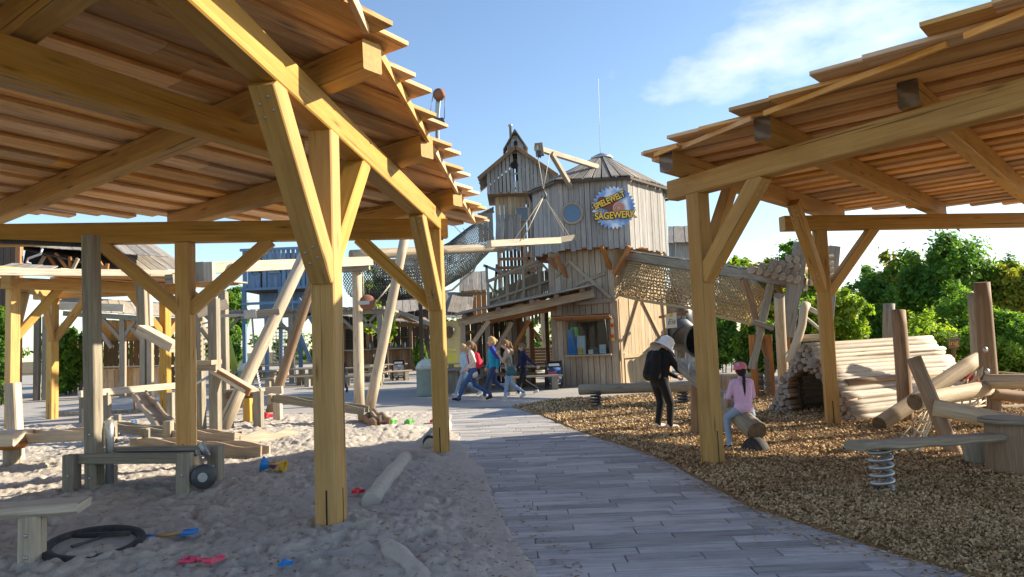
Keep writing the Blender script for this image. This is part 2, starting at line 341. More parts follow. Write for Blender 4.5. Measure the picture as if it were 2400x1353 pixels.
# ground
def sandmat():
    mt, n, p = newmat('dry_sand', .95, .1); t = n.nodes.new('ShaderNodeTexCoord').outputs['Object']
    a_ = noise(n, t, 1.3, 6, .6); b_ = noise(n, t, 140, 3, .7); c_ = noise(n, t, 14, 5, .65)
    col = ramp(n, a_, ((.3, (.47, .435, .39)), (.7, (.59, .545, .485))))
    col = mixc(n, ramp(n, b_, ((.35, .42), (.6, 0.))), col, (.30, .265, .23)); col = mixc(n, ramp(n, c_, ((.3, .5), (.46, 0.))), col, (.38, .335, .285))
    n.links.new(col, p.inputs['Base Color']); ad = n.nodes.new('ShaderNodeMath'); ad.operation = 'MULTIPLY_ADD'; ad.inputs[1].default_value = .35; n.links.new(b_, ad.inputs[0]); n.links.new(c_, ad.inputs[2])
    bump(n, p, ad.outputs[0], .9, .035); return mt
M['sand'] = sandmat()
def tilemat(name, a1, a2, a3, var):
    mt, n, p = newmat(name, .8, .3); t = n.nodes.new('ShaderNodeTexCoord').outputs['UV']; o_ = n.nodes.new('ShaderNodeTexCoord').outputs['Object']
    g = noise(n, mapped(n, t, (1.5, 17, 1)), 1, 7, .7, 1.2); s = noise(n, mapped(n, t, (.9, 2.4, 1)), 1, 6, .65); fn = noise(n, o_, 150, 2, .7)
    col = ramp(n, g, ((.3, a3), (.5, a2), (.66, a1))); col = mixc(n, ramp(n, s, ((.42, 0.), (.72, .7))), col, (.50, .48, .455))
    col = mixc(n, ramp(n, fn, ((.3, .35), (.5, 0.))), col, a3)
    n.links.new(varied(n, col, var), p.inputs['Base Color']); bump(n, p, g, .5, .006); return mt
M['tile'] = tilemat('wood_look_paver', (.45, .44, .44), (.335, .33, .335), (.165, .165, .175), .26); M['joint'] = plain('paver_joint', (.20, .185, .165), .9, nscale=60)
def groundmat(name, c1, c2, sc1, sc2, bst=.3, patches=None):
    mt, n, p = newmat(name, .92, .15); t = n.nodes.new('ShaderNodeTexCoord').outputs['Object']
    a_ = noise(n, t, sc1, 6, .6); b_ = noise(n, t, sc2, 4, .7)
    col = mixc(n, ramp(n, a_, ((.35, 0.), (.68, 1.))), c1, c2); col = mixc(n, ramp(n, b_, ((.32, .55), (.55, 0.))), col, tuple(x*.5 for x in c1))
    if patches: col = mixc(n, ramp(n, noise(n, t, patches[0], 6, .65), ((.52, 0.), (.66, .8))), col, patches[1])
    n.links.new(col, p.inputs['Base Color']); bump(n, p, b_, bst, .02); return mt
M['plaza'] = groundmat('plaza_paving', (.34, .325, .31), (.43, .41, .385), .5, 70, .25, (.22, (.46, .42, .36)))
M['mulch'] = groundmat('wood_mulch', (.27, .165, .08), (.36, .235, .115), 1.2, 45, .9); M['soil'] = groundmat('dry_soil', (.12, .10, .06), (.16, .14, .08), .5, 8, .3)
def chipmat():
    mt, n, p = newmat('wood_chip', .85, .15); t = n.nodes.new('ShaderNodeTexCoord').outputs['UV']
    sp = n.nodes.new('ShaderNodeSeparateXYZ'); n.links.new(t, sp.inputs[0])
    col = ramp(n, sp.outputs[0], ((.0, (.17, .105, .055)), (.3, (.34, .225, .115)), (.65, (.52, .37, .195)), (1., (.70, .55, .34))))
    n.links.new(col, p.inputs['Base Color']); return mt
M['chip'] = chipmat()
def leafmat(name, c1, c2, c3):
    mt, n, p = newmat(name, .55, .3); t = n.nodes.new('ShaderNodeTexCoord').outputs['UV']; sp = n.nodes.new('ShaderNodeSeparateXYZ'); n.links.new(t, sp.inputs[0])
    col = ramp(n, sp.outputs[0], ((.05, c1), (.5, c2), (.97, c3))); n.links.new(col, p.inputs['Base Color'])
    tr = n.nodes.new('ShaderNodeBsdfTranslucent'); n.links.new(mixc(n, 1., col, (1.5, 1.6, .7), 'MULTIPLY'), tr.inputs[0])
    x = n.nodes.new('ShaderNodeMixShader'); x.inputs[0].default_value = .48; n.links.new(p.outputs[0], x.inputs[1]); n.links.new(tr.outputs[0], x.inputs[2])
    n.links.new(x.outputs[0], n.nodes['Material Output'].inputs[0]); return mt
M['lf1'] = leafmat('leaf_mid_green', (.065, .15, .022), (.15, .28, .04), (.32, .46, .065)); M['lf2'] = leafmat('leaf_dark_green', (.045, .12, .02), (.10, .215, .034), (.22, .34, .05))
M['lf3'] = leafmat('leaf_yellow_green', (.13, .22, .022), (.25, .37, .04), (.45, .48, .055)); M['lf4'] = leafmat('leaf_turning', (.10, .16, .02), (.24, .27, .035), (.50, .33, .05))
M['bark'] = plain('bark', (.12, .09, .065), .9, nscale=14, bst=.5)
for k_, c_ in dict(skin=(.60, .37, .265), skin2=(.52, .30, .20), jeans=(.045, .095, .23), ljeans=(.29, .39, .53), navyj=(.05, .075, .17), cream=(.66, .58, .51), lblue=(.42, .58, .67), turq=(.02, .34, .52), cobalt=(.035, .05, .33), beige=(.40, .31, .235), navy=(.014, .014, .06), blackc=(.013, .013, .016), pink=(.76, .50, .74), pinkcap=(.74, .20, .27), whitec=(.80, .78, .74), redp=(.62, .02, .05), teal=(.05, .13, .15), blond=(.48, .33, .155), brownh=(.20, .12, .065), darkh=(.03, .02, .016), lip=(.42, .15, .13), eye=(.02, .02, .02), shoeb=(.03, .03, .04), shoew=(.62, .60, .58), pinksole=(.55, .10, .22)).items():
    M[k_] = plain(('fabric_' if k_ not in ('skin', 'skin2', 'blond', 'brownh', 'darkh', 'lip', 'eye') else 'person_')+k_, c_, .55 if 'skin' in k_ else .85, nscale=28, bst=.15 if 'skin' not in k_ else 0)
# ------------------------------------------------------------------ ground
PR = [G(*p) for p in ((1190, 955), (1265, 975), (1320, 1000), (1400, 1030), (1500, 1060), (1560, 1085), (1650, 1135), (1760, 1195), (1900, 1240), (2050, 1290), (2180, 1330), (2260, 1353))]
PL = [G(*p) for p in ((1050, 960), (1060, 1020), (1100, 1060), (1130, 1110), (1160, 1170), (1190, 1230), (1230, 1290), (1270, 1353))]
PRY = np.array([p.y for p in PR][::-1]); PRX = np.array([p.x for p in PR][::-1]); PLY = np.array([p.y for p in PL][::-1]); PLX = np.array([p.x for p in PL][::-1])
def ext(y, ys, xs):
    r = np.interp(y, ys, xs); lo = (xs[1]-xs[0])/(ys[1]-ys[0])*.8; return np.where(y < ys[0], xs[0]+lo*(y-ys[0]), r)
xR = lambda y: ext(np.asarray(y, float), PRY, PRX)
xL = lambda y: ext(np.asarray(y, float), PLY, PLX)
obj('ground', B().quad((-700, -60, -.08), (700, -60, -.08), (700, 1200, -.08), (-700, 1200, -.08)), M['soil'], kind='structure')
obj('plaza', B().quad((-60, 9, 0), (26, 9, 0), (26, 80, 0), (-60, 80, 0)), M['plaza'], kind='structure')
# path: bed and pavers
pb = B(); ys = np.linspace(1.2, 18.2, 60)
for y0, y1 in zip(ys[:-1], ys[1:]): pb.quad((float(xL(y0))-.5, y0, .005), (float(xR(y0))+.03, y0, .005), (float(xR(y1))+.03, y1, .005), (float(xL(y1))-.5, y1, .005))
path = obj('path', pb, M['joint'], kind='structure')
y = 3.4; row = 0
while y < 17.6:
    wd = .185; yb = y+.004; yt = y+wd-.004
    xl = float(xL(y))-.4; xr_ = float(min(xR(yb), xR(yt))); x = xl-random.uniform(0, .8)
    while x < xr_:
        ln = random.choice((.55, .75, .95, 1.1)); x0, x1 = x+.003, x+ln-.003
        e0b = e0t = x0; e1b = min(x1, float(xR(yb))); e1t = min(x1, float(xR(yt)))
        if e1b-e0b > .05 and e1t-e0t > .05:
            zt = .021+random.uniform(-.004, .004); dz = [random.uniform(-.002, .002) for _ in range(4)]; b = B()
            u0, v0 = random.uniform(0, 50), random.uniform(0, 50); c = .007
            q = [(e0b, yb), (e1b, yb), (e1t, yt), (e0t, yt)]; cx = sum(p[0] for p in q)/4; cy = (yb+yt)/2
            inn = [(p[0]+(c if p[0] < cx else -c), p[1]+(c if p[1] < cy else -c)) for p in q]
            b.v = [V((p[0], p[1], .006)) for p in q]+[V((p[0], p[1], zt-.006)) for p in q]+[V((p[0], p[1], zt+d)) for p, d in zip(inn, dz)]
            uvq = lambda p: (u0+p[0], v0+p[1])
            for i in range(4):
                j = (i+1) % 4; b.face((i, j, 4+j, 4+i), (uvq(q[i]), uvq(q[j]), uvq(q[j]), uvq(q[i]))); b.face((4+i, 4+j, 8+j, 8+i), (uvq(q[i]), uvq(q[j]), uvq(inn[j]), uvq(inn[i])))
            b.face((8, 9, 10, 11), [uvq(p) for p in inn]); obj('paver', b, M['tile'], path)
        x += ln
    y += wd; row += 1
# sand
MOUNDS = [(-1.61, 6.28, .55, .07), (-1.1, 10.56, .5, .05), (-4.6, 8.0, .8, .12), (-3.2, 8.3, .9, .10), (-3.0, 5.6, .8, .05), (-2.9, 10.2, 1.0, .10), (-3.5, 12.5, .9, .12), (-2.2, 13.2, .6, .12), (-6., 12.5, 1.2, .12), (-.9, 6.4, .5, .04), (-.35, 5.2, .5, .05)]
FEET = []
for _ in range(420):
    y_ = 2.6*(11/2.6)**random.random(); x_ = random.uniform(-.8*y_-.5, float(xL(y_))-.1); FEET.append((x_, y_, random.uniform(0, 6.28), random.uniform(.10, .15), random.uniform(.045, .06), random.uniform(.010, .030)))
def sand_h(X, Y):
    h = .045+.13*(fbm(X/1.6, Y/1.6, 3, 3)-.45)
    r1 = np.abs(vnoise(X/.30+9, Y/.30, 5)-.5)*2; r2 = np.abs(vnoise(X/.15, Y/.15+4, 8)-.5)*2; r3 = vnoise(X/.06, Y/.06, 12)
    amp = .5+.9*vnoise(X/1.1+3, Y/1.1, 21); h = h+amp*(.034*(r1-.5)+.030*(r2-.5))+.016*(r3-.5)+.010*(vnoise(X/.028, Y/.028, 15)-.5)-amp*.16*np.clip(vnoise(X/.11+2, Y/.085, 18)-.66, 0, 1)-amp*.10*np.clip(vnoise(X/.055+2, Y/.045, 19)-.70, 0, 1)
    Xf, Yf, hf_ = X.ravel(), Y.ravel(), np.array(h).ravel()
    for fx_, fy_, fa_, fl_, fw_, fd_ in FEET:
        k = np.nonzero((np.abs(Xf-fx_) < .22) & (np.abs(Yf-fy_) < .22))[0]
        if not len(k): continue
        dx, dy = Xf[k]-fx_, Yf[k]-fy_; q = np.sqrt(((dx*math.cos(fa_)+dy*math.sin(fa_))/fl_)**2+((-dx*math.sin(fa_)+dy*math.cos(fa_))/fw_)**2)
        hf_[k] += np.where(q < 1, -fd_*(1-q**4), 0)+fd_*.5*np.exp(-((q-1.25)/.22)**2)
    h = hf_.reshape(np.shape(X))
    for mx_, my_, rr_, hh_ in MOUNDS: h = h+hh_*np.exp(-((X-mx_)**2+(Y-my_)**2)/rr_**2)
    edge = xL(Y)+.10-.30*(fbm(X*1.1+5, Y*1.1, 4, 30)-.5)-X
    k = np.clip(edge/.8, 0, 1); k = k*k*(3-2*k); far = np.clip((18.2+.8*vnoise(X*.6, Y*.3, 40)-Y)/1.2, 0, 1)
    return np.maximum(h, .012+.01*r3)*k*far+(.030+.012*(r3-.5))*np.clip(edge/.12, 0, 1)*far-.03*(1-np.clip(edge/.12, 0, 1)*far)
ny, nx = 460, 480
Yg = 2.3*(19.5/2.3)**np.linspace(0, 1, ny); tt = np.linspace(0, 1, nx)
YY = np.repeat(Yg[:, None], nx, 1); X0 = -.86*Yg-1.5; X1 = xL(Yg)+.55; XX = X0[:, None]+(X1-X0)[:, None]*tt[None]
ZZ = sand_h(XX, YY)
def gridfaces(ny, nx):
    i = np.arange(ny-1)[:, None]*nx+np.arange(nx-1)[None]; i = i.ravel(); return np.stack([i, i+1, i+nx+1, i+nx], 1)
npobj('sand', np.stack([XX, YY, ZZ], 2).reshape(-1, 3), gridfaces(ny, nx), None, M['sand'], smooth=True, kind='structure')
def SZ(x, y): return float(sand_h(np.array([x], float), np.array([y], float))[0])
# dark crumbs of bark on the sand
n = 1800; Yr = 2.6*(9/2.6)**RNG.random(n); Xr = xL(Yr)-RNG.random(n)**1.5*4.2+.3; Zr = np.maximum(sand_h(Xr, Yr), .022)+.004
an = RNG.random(n)*6.28; ln_ = .007+.018*RNG.random(n); wd_ = .004+.004*RNG.random(n)
d1 = np.stack([np.cos(an)*ln_, np.sin(an)*ln_, (RNG.random(n)-.5)*.006], 1); d2 = np.stack([-np.sin(an)*wd_, np.cos(an)*wd_, (RNG.random(n)-.5)*.004], 1); c0 = np.stack([Xr, Yr, Zr], 1)
hv = np.array([0, 0, .005]); vv = np.concatenate([np.stack([c0-d1-d2, c0+d1-d2, c0+d1+d2, c0-d1+d2], 1)], 1).reshape(-1, 3)
npobj('bark_crumbs', vv, np.arange(4*n).reshape(-1, 4), np.repeat(RNG.random(n)*.35, 4)[:, None]*np.array([[1, 1]]), M['chip'], kind='stuff', label='dark bark crumbs strewn over the pale sand', cat='bark')
# mulch bed
MF = [G(1190, 955), G(1300, 938), G(1480, 928), G(1640, 921)]; MFX = np.array([p.x for p in MF]+[9., 40.]); MFY = np.array([p.y for p in MF]+[19.5, 20.])
def mulch_h(X, Y):
    e1 = X-xR(Y)-.10*(fbm(X*2.2, Y*2.2, 4, 50)-.5); e2 = np.interp(X, MFX, MFY)+.5*(vnoise(X*1.3, Y, 60)-.5)-Y
    k = np.clip(np.minimum(e1/.5, e2/.6), 0, 1); b_ = np.clip(np.minimum(e1/.05, e2/.1), 0, 1)
    h = .035+.09*(fbm(X/1.4, Y/1.4, 3, 70)-.45)+.03*(vnoise(X/.16, Y/.16, 77)-.5)+.02*(vnoise(X/.05, Y/.05, 79)-.5)
    return np.maximum(h, .028)*k+.026*(1-k)*b_-.05*(1-b_)
ny, nx = 260, 300
Yg = 2.3*(22.5/2.3)**np.linspace(0, 1, ny); YY = np.repeat(Yg[:, None], nx, 1); X0 = np.where(Yg < 18, xR(np.minimum(Yg, 18))-.2, -.5); X1 = .82*Yg+2.5; XX = X0[:, None]+(X1-X0)[:, None]*np.linspace(0, 1, nx)[None]**1.2
npobj('mulch_bed', np.stack([XX, YY, mulch_h(XX, YY)], 2).reshape(-1, 3), gridfaces(ny, nx), None, M['mulch'], smooth=True, kind='structure')
def MZ(x, y): return float(mulch_h(np.array([x], float), np.array([y], float))[0])
n = 210000; Yr = 3.0*(20/3.0)**RNG.random(n); x0 = xR(np.minimum(Yr, 18)); Xr = x0-.05+(.80*Yr+1.2-x0)*RNG.random(n); Zr = mulch_h(Xr, Yr); k = (Zr > .02); 
edge_ = (Xr-x0) < .35; k &= ~(edge_ & (RNG.random(n) < .3)); Xr, Yr, Zr = Xr[k], Yr[k], Zr[k]; n = len(Xr)
sc = 1+np.clip((Yr-6)/14, 0, 1)*.9; an = RNG.random(n)*6.28; ln_ = (.008+.028*RNG.random(n)**3)*sc; wd_ = (.005+.008*RNG.random(n))*sc; tl = (RNG.random(n)-.5)*.05*sc
d1 = np.stack([np.cos(an)*ln_, np.sin(an)*ln_, tl*.55], 1); d2 = np.stack([-np.sin(an)*wd_, np.cos(an)*wd_, (RNG.random(n)-.5)*.014], 1); c0 = np.stack([Xr, Yr, Zr+.006+np.abs(tl)*.3], 1)
vv = np.stack([c0-d1-d2*.6, c0+d1*.9-d2, c0+d1+d2*.7, c0-d1*.8+d2], 1).reshape(-1, 3)
npobj('wood_chips', vv, np.arange(4*n).reshape(-1, 4), np.repeat(np.clip(RNG.random(n)*.75+.55*(fbm(Xr/.9, Yr/.9, 4, 90)-.22), 0, 1), 4)[:, None]*np.array([[1, 1]]), M['chip'], kind='stuff', label='golden brown wood chips covering the play ground beside the path', cat='wood chips')
# a few chips strayed onto the pavers
n = 1500; Yr = 3.4*(14/3.4)**RNG.random(n); Xr = xR(Yr)-np.abs(RNG.normal(0, .13, n))*(.4+1.6*vnoise(Yr*1.7, Yr*0, 5)); an = RNG.random(n)*6.28; ln_ = .008+.014*RNG.random(n); wd_ = .004+.005*RNG.random(n)
d1 = np.stack([np.cos(an)*ln_, np.sin(an)*ln_, 0*an], 1); d2 = np.stack([-np.sin(an)*wd_, np.cos(an)*wd_, 0*an], 1); c0 = np.stack([Xr, Yr, 0*an+.030], 1)
npobj('stray_chips', np.stack([c0-d1-d2, c0+d1-d2, c0+d1+d2, c0-d1+d2], 1).reshape(-1, 3), np.arange(4*n).reshape(-1, 4), np.repeat(RNG.random(n), 4)[:, None]*np.array([[1, 1]]), M['chip'], kind='stuff', label='loose wood chips strayed onto the edge of the paved path', cat='wood chips')

# ------------------------------------------------------------------ pavilions
def bm(name, a, b, w, h, mat, parent, up=(0, 0, 1), c=.008, mend=None, **kw):
    mats = [mat] if mend is None else [mat, mend]
    return obj(name, B().timber(a, b, w, h, up, c, 0, mend=None if mend is None else 1, **kw), mats, parent)
def clip(poly, p, d):
    # parameters along p + t d at which the line enters and leaves the polygon
    ts = []
    for i in range(len(poly)):
        a_, b_ = poly[i], poly[(i+1) % len(poly)]; ex, ey = b_[0]-a_[0], b_[1]-a_[1]; den = d[0]*ey-d[1]*ex
        if abs(den) < 1e-9: continue
        t = ((a_[0]-p[0])*ey-(a_[1]-p[1])*ex)/den; s_ = ((a_[0]-p[0])*d[1]-(a_[1]-p[1])*d[0])/den
        if 0 <= s_ < 1: ts.append(t)
    return sorted(ts)
def roof_boards(parent, poly, db, dr, pitch, zf, wl, wu, th=.04, jit=.03, piece=(3.4, 5.2), join0=0.):
    cen = [sum(p[i] for p in poly)/len(poly) for i in (0, 1)]; smin = min((p[0]-cen[0])*dr[0]+(p[1]-cen[1])*dr[1] for p in poly); smax = max((p[0]-cen[0])*dr[0]+(p[1]-cen[1])*dr[1] for p in poly)
    s_ = smin+pitch*.3; lay = 0
    while s_ < smax:
        wdt = (wl if lay == 0 else wu)*random.uniform(.96, 1.04); dz = (th/2 if lay == 0 else th*1.5+.003)
        p = (cen[0]+dr[0]*s_, cen[1]+dr[1]*s_); ts = clip(poly, p, db)
        for t0, t1 in zip(ts[0::2], ts[1::2]):
            t0 += random.uniform(-jit, jit); t1 += random.uniform(-jit, jit); t = t1
            while t-t0 > .15:
                ln = random.uniform(*piece); u = max(t0, t-ln)
                if u-t0 < 1.0: u = t0
                a_ = (p[0]+db[0]*u, p[1]+db[1]*u); b_ = (p[0]+db[0]*(t-.004), p[1]+db[1]*(t-.004))
                bm('roof_board', (*a_, zf(*a_)+dz), (*b_, zf(*b_)+dz), wdt, th, M['roofb'], parent, c=.003); t = u
        s_ += pitch/2; lay = 1-lay
def post(parent, x, y, z0, z1, ang, s=.21, mat='new', slot=True):
    up = (math.sin(ang), math.cos(ang), 0); o = bm('post', (x, y, z0), (x, y, z1), s, s, M[mat], parent, up=up, c=.012)
    if slot:
        for sx, sy in ((-math.sin(ang), -math.cos(ang)), (math.cos(ang), -math.sin(ang))):
            p = V((x+sx*s*.47, y+sy*s*.47, 0)); obj('anchor_slot', B().timber(p+V((0, 0, z0+.05)), p+V((0, 0, z0+.47)), .014, s*.08, (sx, sy, 0), .001), M['black'], o)
    return o
def brace(parent, x, y, zp, dx, dy, zb, reach, wd=.19, h=.17, mat='new', bolts=False):
    # knee brace from the post at height zp up to a beam underside zb, reach metres along (dx,dy)
    a_ = V((x+dx*.06, y+dy*.06, zp)); b_ = V((x+dx*reach, y+dy*reach, zb+.03)); d = (b_-a_).normalized()
    up = V((-dx, -dy, 0)); o = bm('brace', a_, b_, wd, h, M[mat], parent, up=V((0, 0, 1)), c=.01)
    if bolts:
        sd_ = V((0, 0, 1)).cross(d); sd_ = d.cross(V((0, 0, 1))).normalized(); nn = sd_.cross(d).normalized()
        for t, q in ((.12, .04), (.15, -.04), (.18, .05), (.21, -.03), (.86, .04), (.89, -.04), (.92, .05), (.95, -.03)):
            c_ = a_+(b_-a_)*t+sd_*q-nn*(h/2); obj('bolt', B().lathe(c_, ((.013, -.004), (.013, .004), (.008, .008)), 8, ax=-nn), M['steel'], o)
    return o
rad = math.radians
# --- the one over the sand (near, on the left)
P1, P2, P3 = G(778, 1262), G(1036, 1070), V((-4.45, 9.85, 0))
PA = empty('timber_pavilion', (-3, 7, 0), 'big yellow timber pavilion over the sand pit, its roof filling the upper left', 'pavilion', 'new timber pavilions')
dB1 = (P2-P1).normalized(); angB1 = math.atan2(dB1.x, dB1.y)
ZB1 = lambda y: 3.27+(10.56-y)*.052
post(PA, P1.x, P1.y, -.05, ZB1(P1.y)+.02, angB1); post(PA, P2.x, P2.y, -.05, ZB1(P2.y)+.02, angB1, .205)
s0 = P1-dB1*5.2; s1 = P2+dB1*.25
bm('beam', (s0.x, s0.y, ZB1(s0.y)+.14), (s1.x, s1.y, ZB1(s1.y)+.14), .22, .28, M['new'], PA, c=.012)
dB2 = (P3-P2).normalized(); angB2 = math.atan2(-dB2.x, -dB2.y)
e0 = P2-dB2*.18; e1 = P3+dB2*5
bm('beam', (e0.x, e0.y, 3.30), (e1.x, e1.y, 3.22), .2, .28, M['new'], PA, c=.012); post(PA, P3.x, P3.y, -.05, 3.12, angB2+rad(12), .205)
brace(PA, P1.x, P1.y, 2.22, -dB1.x, -dB1.y, ZB1(P1.y-1.0), 1.12, .20, .21, bolts=True); brace(PA, P1.x, P1.y, 2.42, dB1.x, dB1.y, ZB1(P1.y+.9), .95, .19, .19)
brace(PA, P2.x, P2.y, 2.15, -dB1.x, -dB1.y, ZB1(P2.y-1), 1.05, .19, .2, bolts=True); brace(PA, P2.x, P2.y, 2.15, dB2.x, dB2.y, 3.14, 1.1, .17, .17)
brace(PA, P3.x, P3.y, 2.2, dB2.x, dB2.y, 3.12, 1.08, .17, .17); brace(PA, P3.x, P3.y, 2.2, -dB2.x, -dB2.y, 3.12, 1.12, .17, .17)
drL = (-math.sin(rad(54)), math.cos(rad(54))); dbL = (math.sin(rad(36)), math.cos(rad(36)))
ZR = lambda x, y: 3.56+(10.56-y)*.05      # underside of the rafters
polyL = [(-1.40, -.8), (-.98, 5.05), (-.46, 12.9), (-3.6, 12.1), (-5.4, 11.4), (-10.4, 10.2), (-10.4, -.8)]
for k in range(-2, 4):
    ex, ey = -1.05+.16*(k-0)*1.0, 5.68+2.31*k
    if k > 2: continue
    ts = [t for t in clip([(p[0]*1.0, p[1]-(.35 if p[1] > 8 else 0)) for p in polyL], (ex, ey), drL) if t > .3]; t1 = ts[-1] if ts else 3
    a_ = (ex, ey); b_ = (ex+drL[0]*t1, ey+drL[1]*t1)
    bm('rafter', (*a_, ZR(*a_)+.125), (*b_, ZR(*b_)+.125), .20, .25, M['new'], PA, c=.012, mend=M['newend'])
q0, q1 = G(0, 150, 3.62), G(640, 348, 3.62); dd = (q1-q0).normalized(); q0 = q0-dd*2.2; q1 = q1+dd*.35
bm('tie_beam', q0+V((0, 0, .05)), q1+V((0, 0, .05)), .2, .27, M['new'], PA, c=.012)
ZT = lambda x, y: ZR(x, y)+.253
roof_boards(PA, polyL, dbL, drL, .53, ZT, .265, .38, jit=.025)
for (a_, b_) in (((-.98, 1.2), (-.88, 5.4)), ((-.87, 5.75), (-.72, 8.0)), ((-.70, 8.3), (-.56, 10.6)), ((-.55, 10.8), (-.44, 12.3))):
    bm('batten', (a_[0]-.16, a_[1], ZT(*a_)-.03), (b_[0]-.16, b_[1], ZT(*b_)-.03), .045, .09, M['roofb'], PA, c=.003)
# --- the one over the wood chips (right)
P7, P8 = G(1671, 1090), G(1953, 998)
PBv = empty('timber_pavilion', (6, 9, 0), 'yellow timber pavilion on the right over the wood chips, beside the seesaw', 'pavilion', 'new timber pavilions')
angR = rad(42); drR = (math.sin(angR), math.cos(angR)); dbR = (-math.sin(rad(48)), math.cos(rad(48)))
dC1 = V((4.24-2.34, 5.82-8.87, 0)).normalized(); angC1 = math.atan2(-dC1.x, -dC1.y)
post(PBv, P7.x, P7.y, -.05, 3.36, angC1); post(PBv, P8.x, P8.y, -.05, 3.28, rad(14))
s0 = P7-dC1*.42; s1 = P7+dC1*7.5
bm('beam', (s0.x, s0.y, 3.48), (s1.x, s1.y, 3.48), .2, .25, M['new'], PBv, c=.012, mend=M['newend'])
dC2 = V((9.37-4.67, 13.0-12.19, 0)).normalized(); s0 = P8-dC2*.68; s1 = P8+dC2*7.5
bm('beam', (s0.x, s0.y, 3.40), (s1.x, s1.y, 3.42), .19, .25, M['new'], PBv, c=.012, mend=M['newend'])
brace(PBv, P7.x, P7.y, 2.3, dC1.x, dC1.y, 3.36, 1.0, .17, .2, bolts=True); brace(PBv, P7.x, P7.y, 2.4, drR[0], drR[1], 3.6, 1.0, .15, .17); brace(PBv, P8.x, P8.y, 2.3, -drR[0], -drR[1], 3.6, 1.1, .17, .19, bolts=True)
brace(PBv, P8.x, P8.y, 2.2, dC2.x, dC2.y, 3.28, 1.02, .16, .16)
ZRr = lambda x, y: 3.612
polyR = [(1.70, 9.13), (3.39, 5.46), (4.56, 2.9), (13.9, 4.6), (13.9, 10.3), (10.5, 11.4), (9.85, 13.85), (6.25, 13.85)]  # unseen right-hand corners are chosen to shape the roof's shadow on the ground
for (ex, ey) in ((1.95, 8.78), (2.70, 7.5), (3.72, 6.55), (4.3, 5.0)):
    ts = [t for t in clip(polyR, (ex, ey), drR) if t > .5]; t1 = ts[0]-.45
    b_ = (ex+drR[0]*t1, ey+drR[1]*t1); bm('rafter', (ex, ey, 3.737), (*b_, 3.737), .18, .25, M['new'], PBv, c=.012, mend=M['endd'])
bm('rafter', (8.2, 5.2, 3.737), (12.3, 9.7, 3.737), .18, .25, M['new'], PBv); post(PBv, 8.6, 5.3, -.05, 3.6, angR); post(PBv, 12.4, 9.6, -.05, 3.6, angR)
roof_boards(PBv, polyR, dbR, drR, .42, lambda x, y: 3.864, .225, .30, jit=.02)
for (a_, b_) in (((1.83, 8.83), (2.02, 8.42)), ((2.1, 8.5), (2.58, 7.45)), ((2.66, 7.3), (3.55, 5.65)), ((3.6, 5.5), (4.2, 4.2))):
    bm('batten', (*a_, 3.834), (*b_, 3.834), .035, .055, M['roofb'], PBv, c=.003)
# --- the one further back on the left
PC = empty('timber_pavilion', (-12, 19, 0), 'yellow timber pavilion further back behind the sand pit posts', 'pavilion', 'new timber pavilions')
P4, P5, P6 = G(27, 1012), G(122, 982), G(388, 972)
for p, a_ in ((P4, .45), (P5, .35), (P6, .3)): post(PC, p.x, p.y, -.05, 3.3, a_, .22)
def run(a_, b_, z, e=.6, w_=.2, h_=.26, mat='new', name='beam'):
    d = (b_-a_).normalized(); p, q = a_-d*e, b_+d*e; return bm(name, (p.x, p.y, z+h_/2), (q.x, q.y, z+h_/2), w_, h_, M[mat], PC, c=.012), d
_, d = run(P4, P6, 3.28, .8)
brace(PC, P4.x, P4.y, 2.15, d.x, d.y, 3.3, 1.0, .16, .17); brace(PC, P6.x, P6.y, 2.15, -d.x, -d.y, 3.3, 1.0, .16, .17); brace(PC, P6.x, P6.y, 2.15, d.x, d.y, 3.3, .95, .16, .17)
_, d = run(P4, P5, 3.27, .5, .18); brace(PC, P4.x, P4.y, 2.1, d.x, d.y, 3.3, .95, .16, .17); brace(PC, P5.x, P5.y, 2.15, -d.x, -d.y, 3.3, .9, .15, .16)
_, d = run(P5, P6, 3.27, .5, .18); brace(PC, P5.x, P5.y, 2.15, d.x, d.y, 3.3, 1., .16, .17)
l0, l1 = A(-40, 637, 15.4), A(412, 641, 18.4); bm('fascia', l0, l1, .08, .16, M['wash'], PC)
polyC = [(l0.x, 15.6), (l1.x+.1, 18.6), (l1.x+.6, 21.5), (l0.x, 22.5)]
roof_boards(PC, polyC, (.35, .937), (.937, -.35), .5, lambda x, y: 3.60, .3, .32, jit=.05)
# ------------------------------------------------------------------ buildings
def pt(p, Y, y=800): return A(p, y, Y).x           # world x of a picture column at depth Y, at eye level
def boards(parent, a_, b_, zl, zh, wid, mat, th=.03, gap=.012, jz=.0, jn=.012, name='board', lo=None, hi=None, skip=None, mend=None):
    # upright boards along the wall foot a_ -> b_ ; lo/hi(u 0..1) override the lower/upper edge
    a_ = V((a_[0], a_[1], 0)); b_ = V((b_[0], b_[1], 0)); d = b_-a_; Ln = d.length; d = d/Ln; nrm = V((d.y, -d.x, 0)); k = max(1, round(Ln/wid)); wd = Ln/k
    for i in range(k):
        if skip and skip((i+.5)/k): continue
        wj = wd-gap*random.uniform(.4, 1.6); u0, u1 = (i*wd+(wd-wj)/2)/Ln, (i*wd+(wd+wj)/2)/Ln
        l0, l1 = (lo(u0), lo(u1)) if lo else (zl, zl); h0, h1 = (hi(u0), hi(u1)) if hi else (zh, zh); j = random.uniform(-jz, jz); l0 += j; l1 += j
        off = nrm*random.uniform(-jn, jn); p0 = a_+d*(u0*Ln)+off; p1 = a_+d*(u1*Ln)+off
        obj(name, B().prism([p0+V((0, 0, l0)), p1+V((0, 0, l1)), p1+V((0, 0, h1)), p0+V((0, 0, h0))], -nrm*th, uvd=(0, 0, 1)), mat, parent)
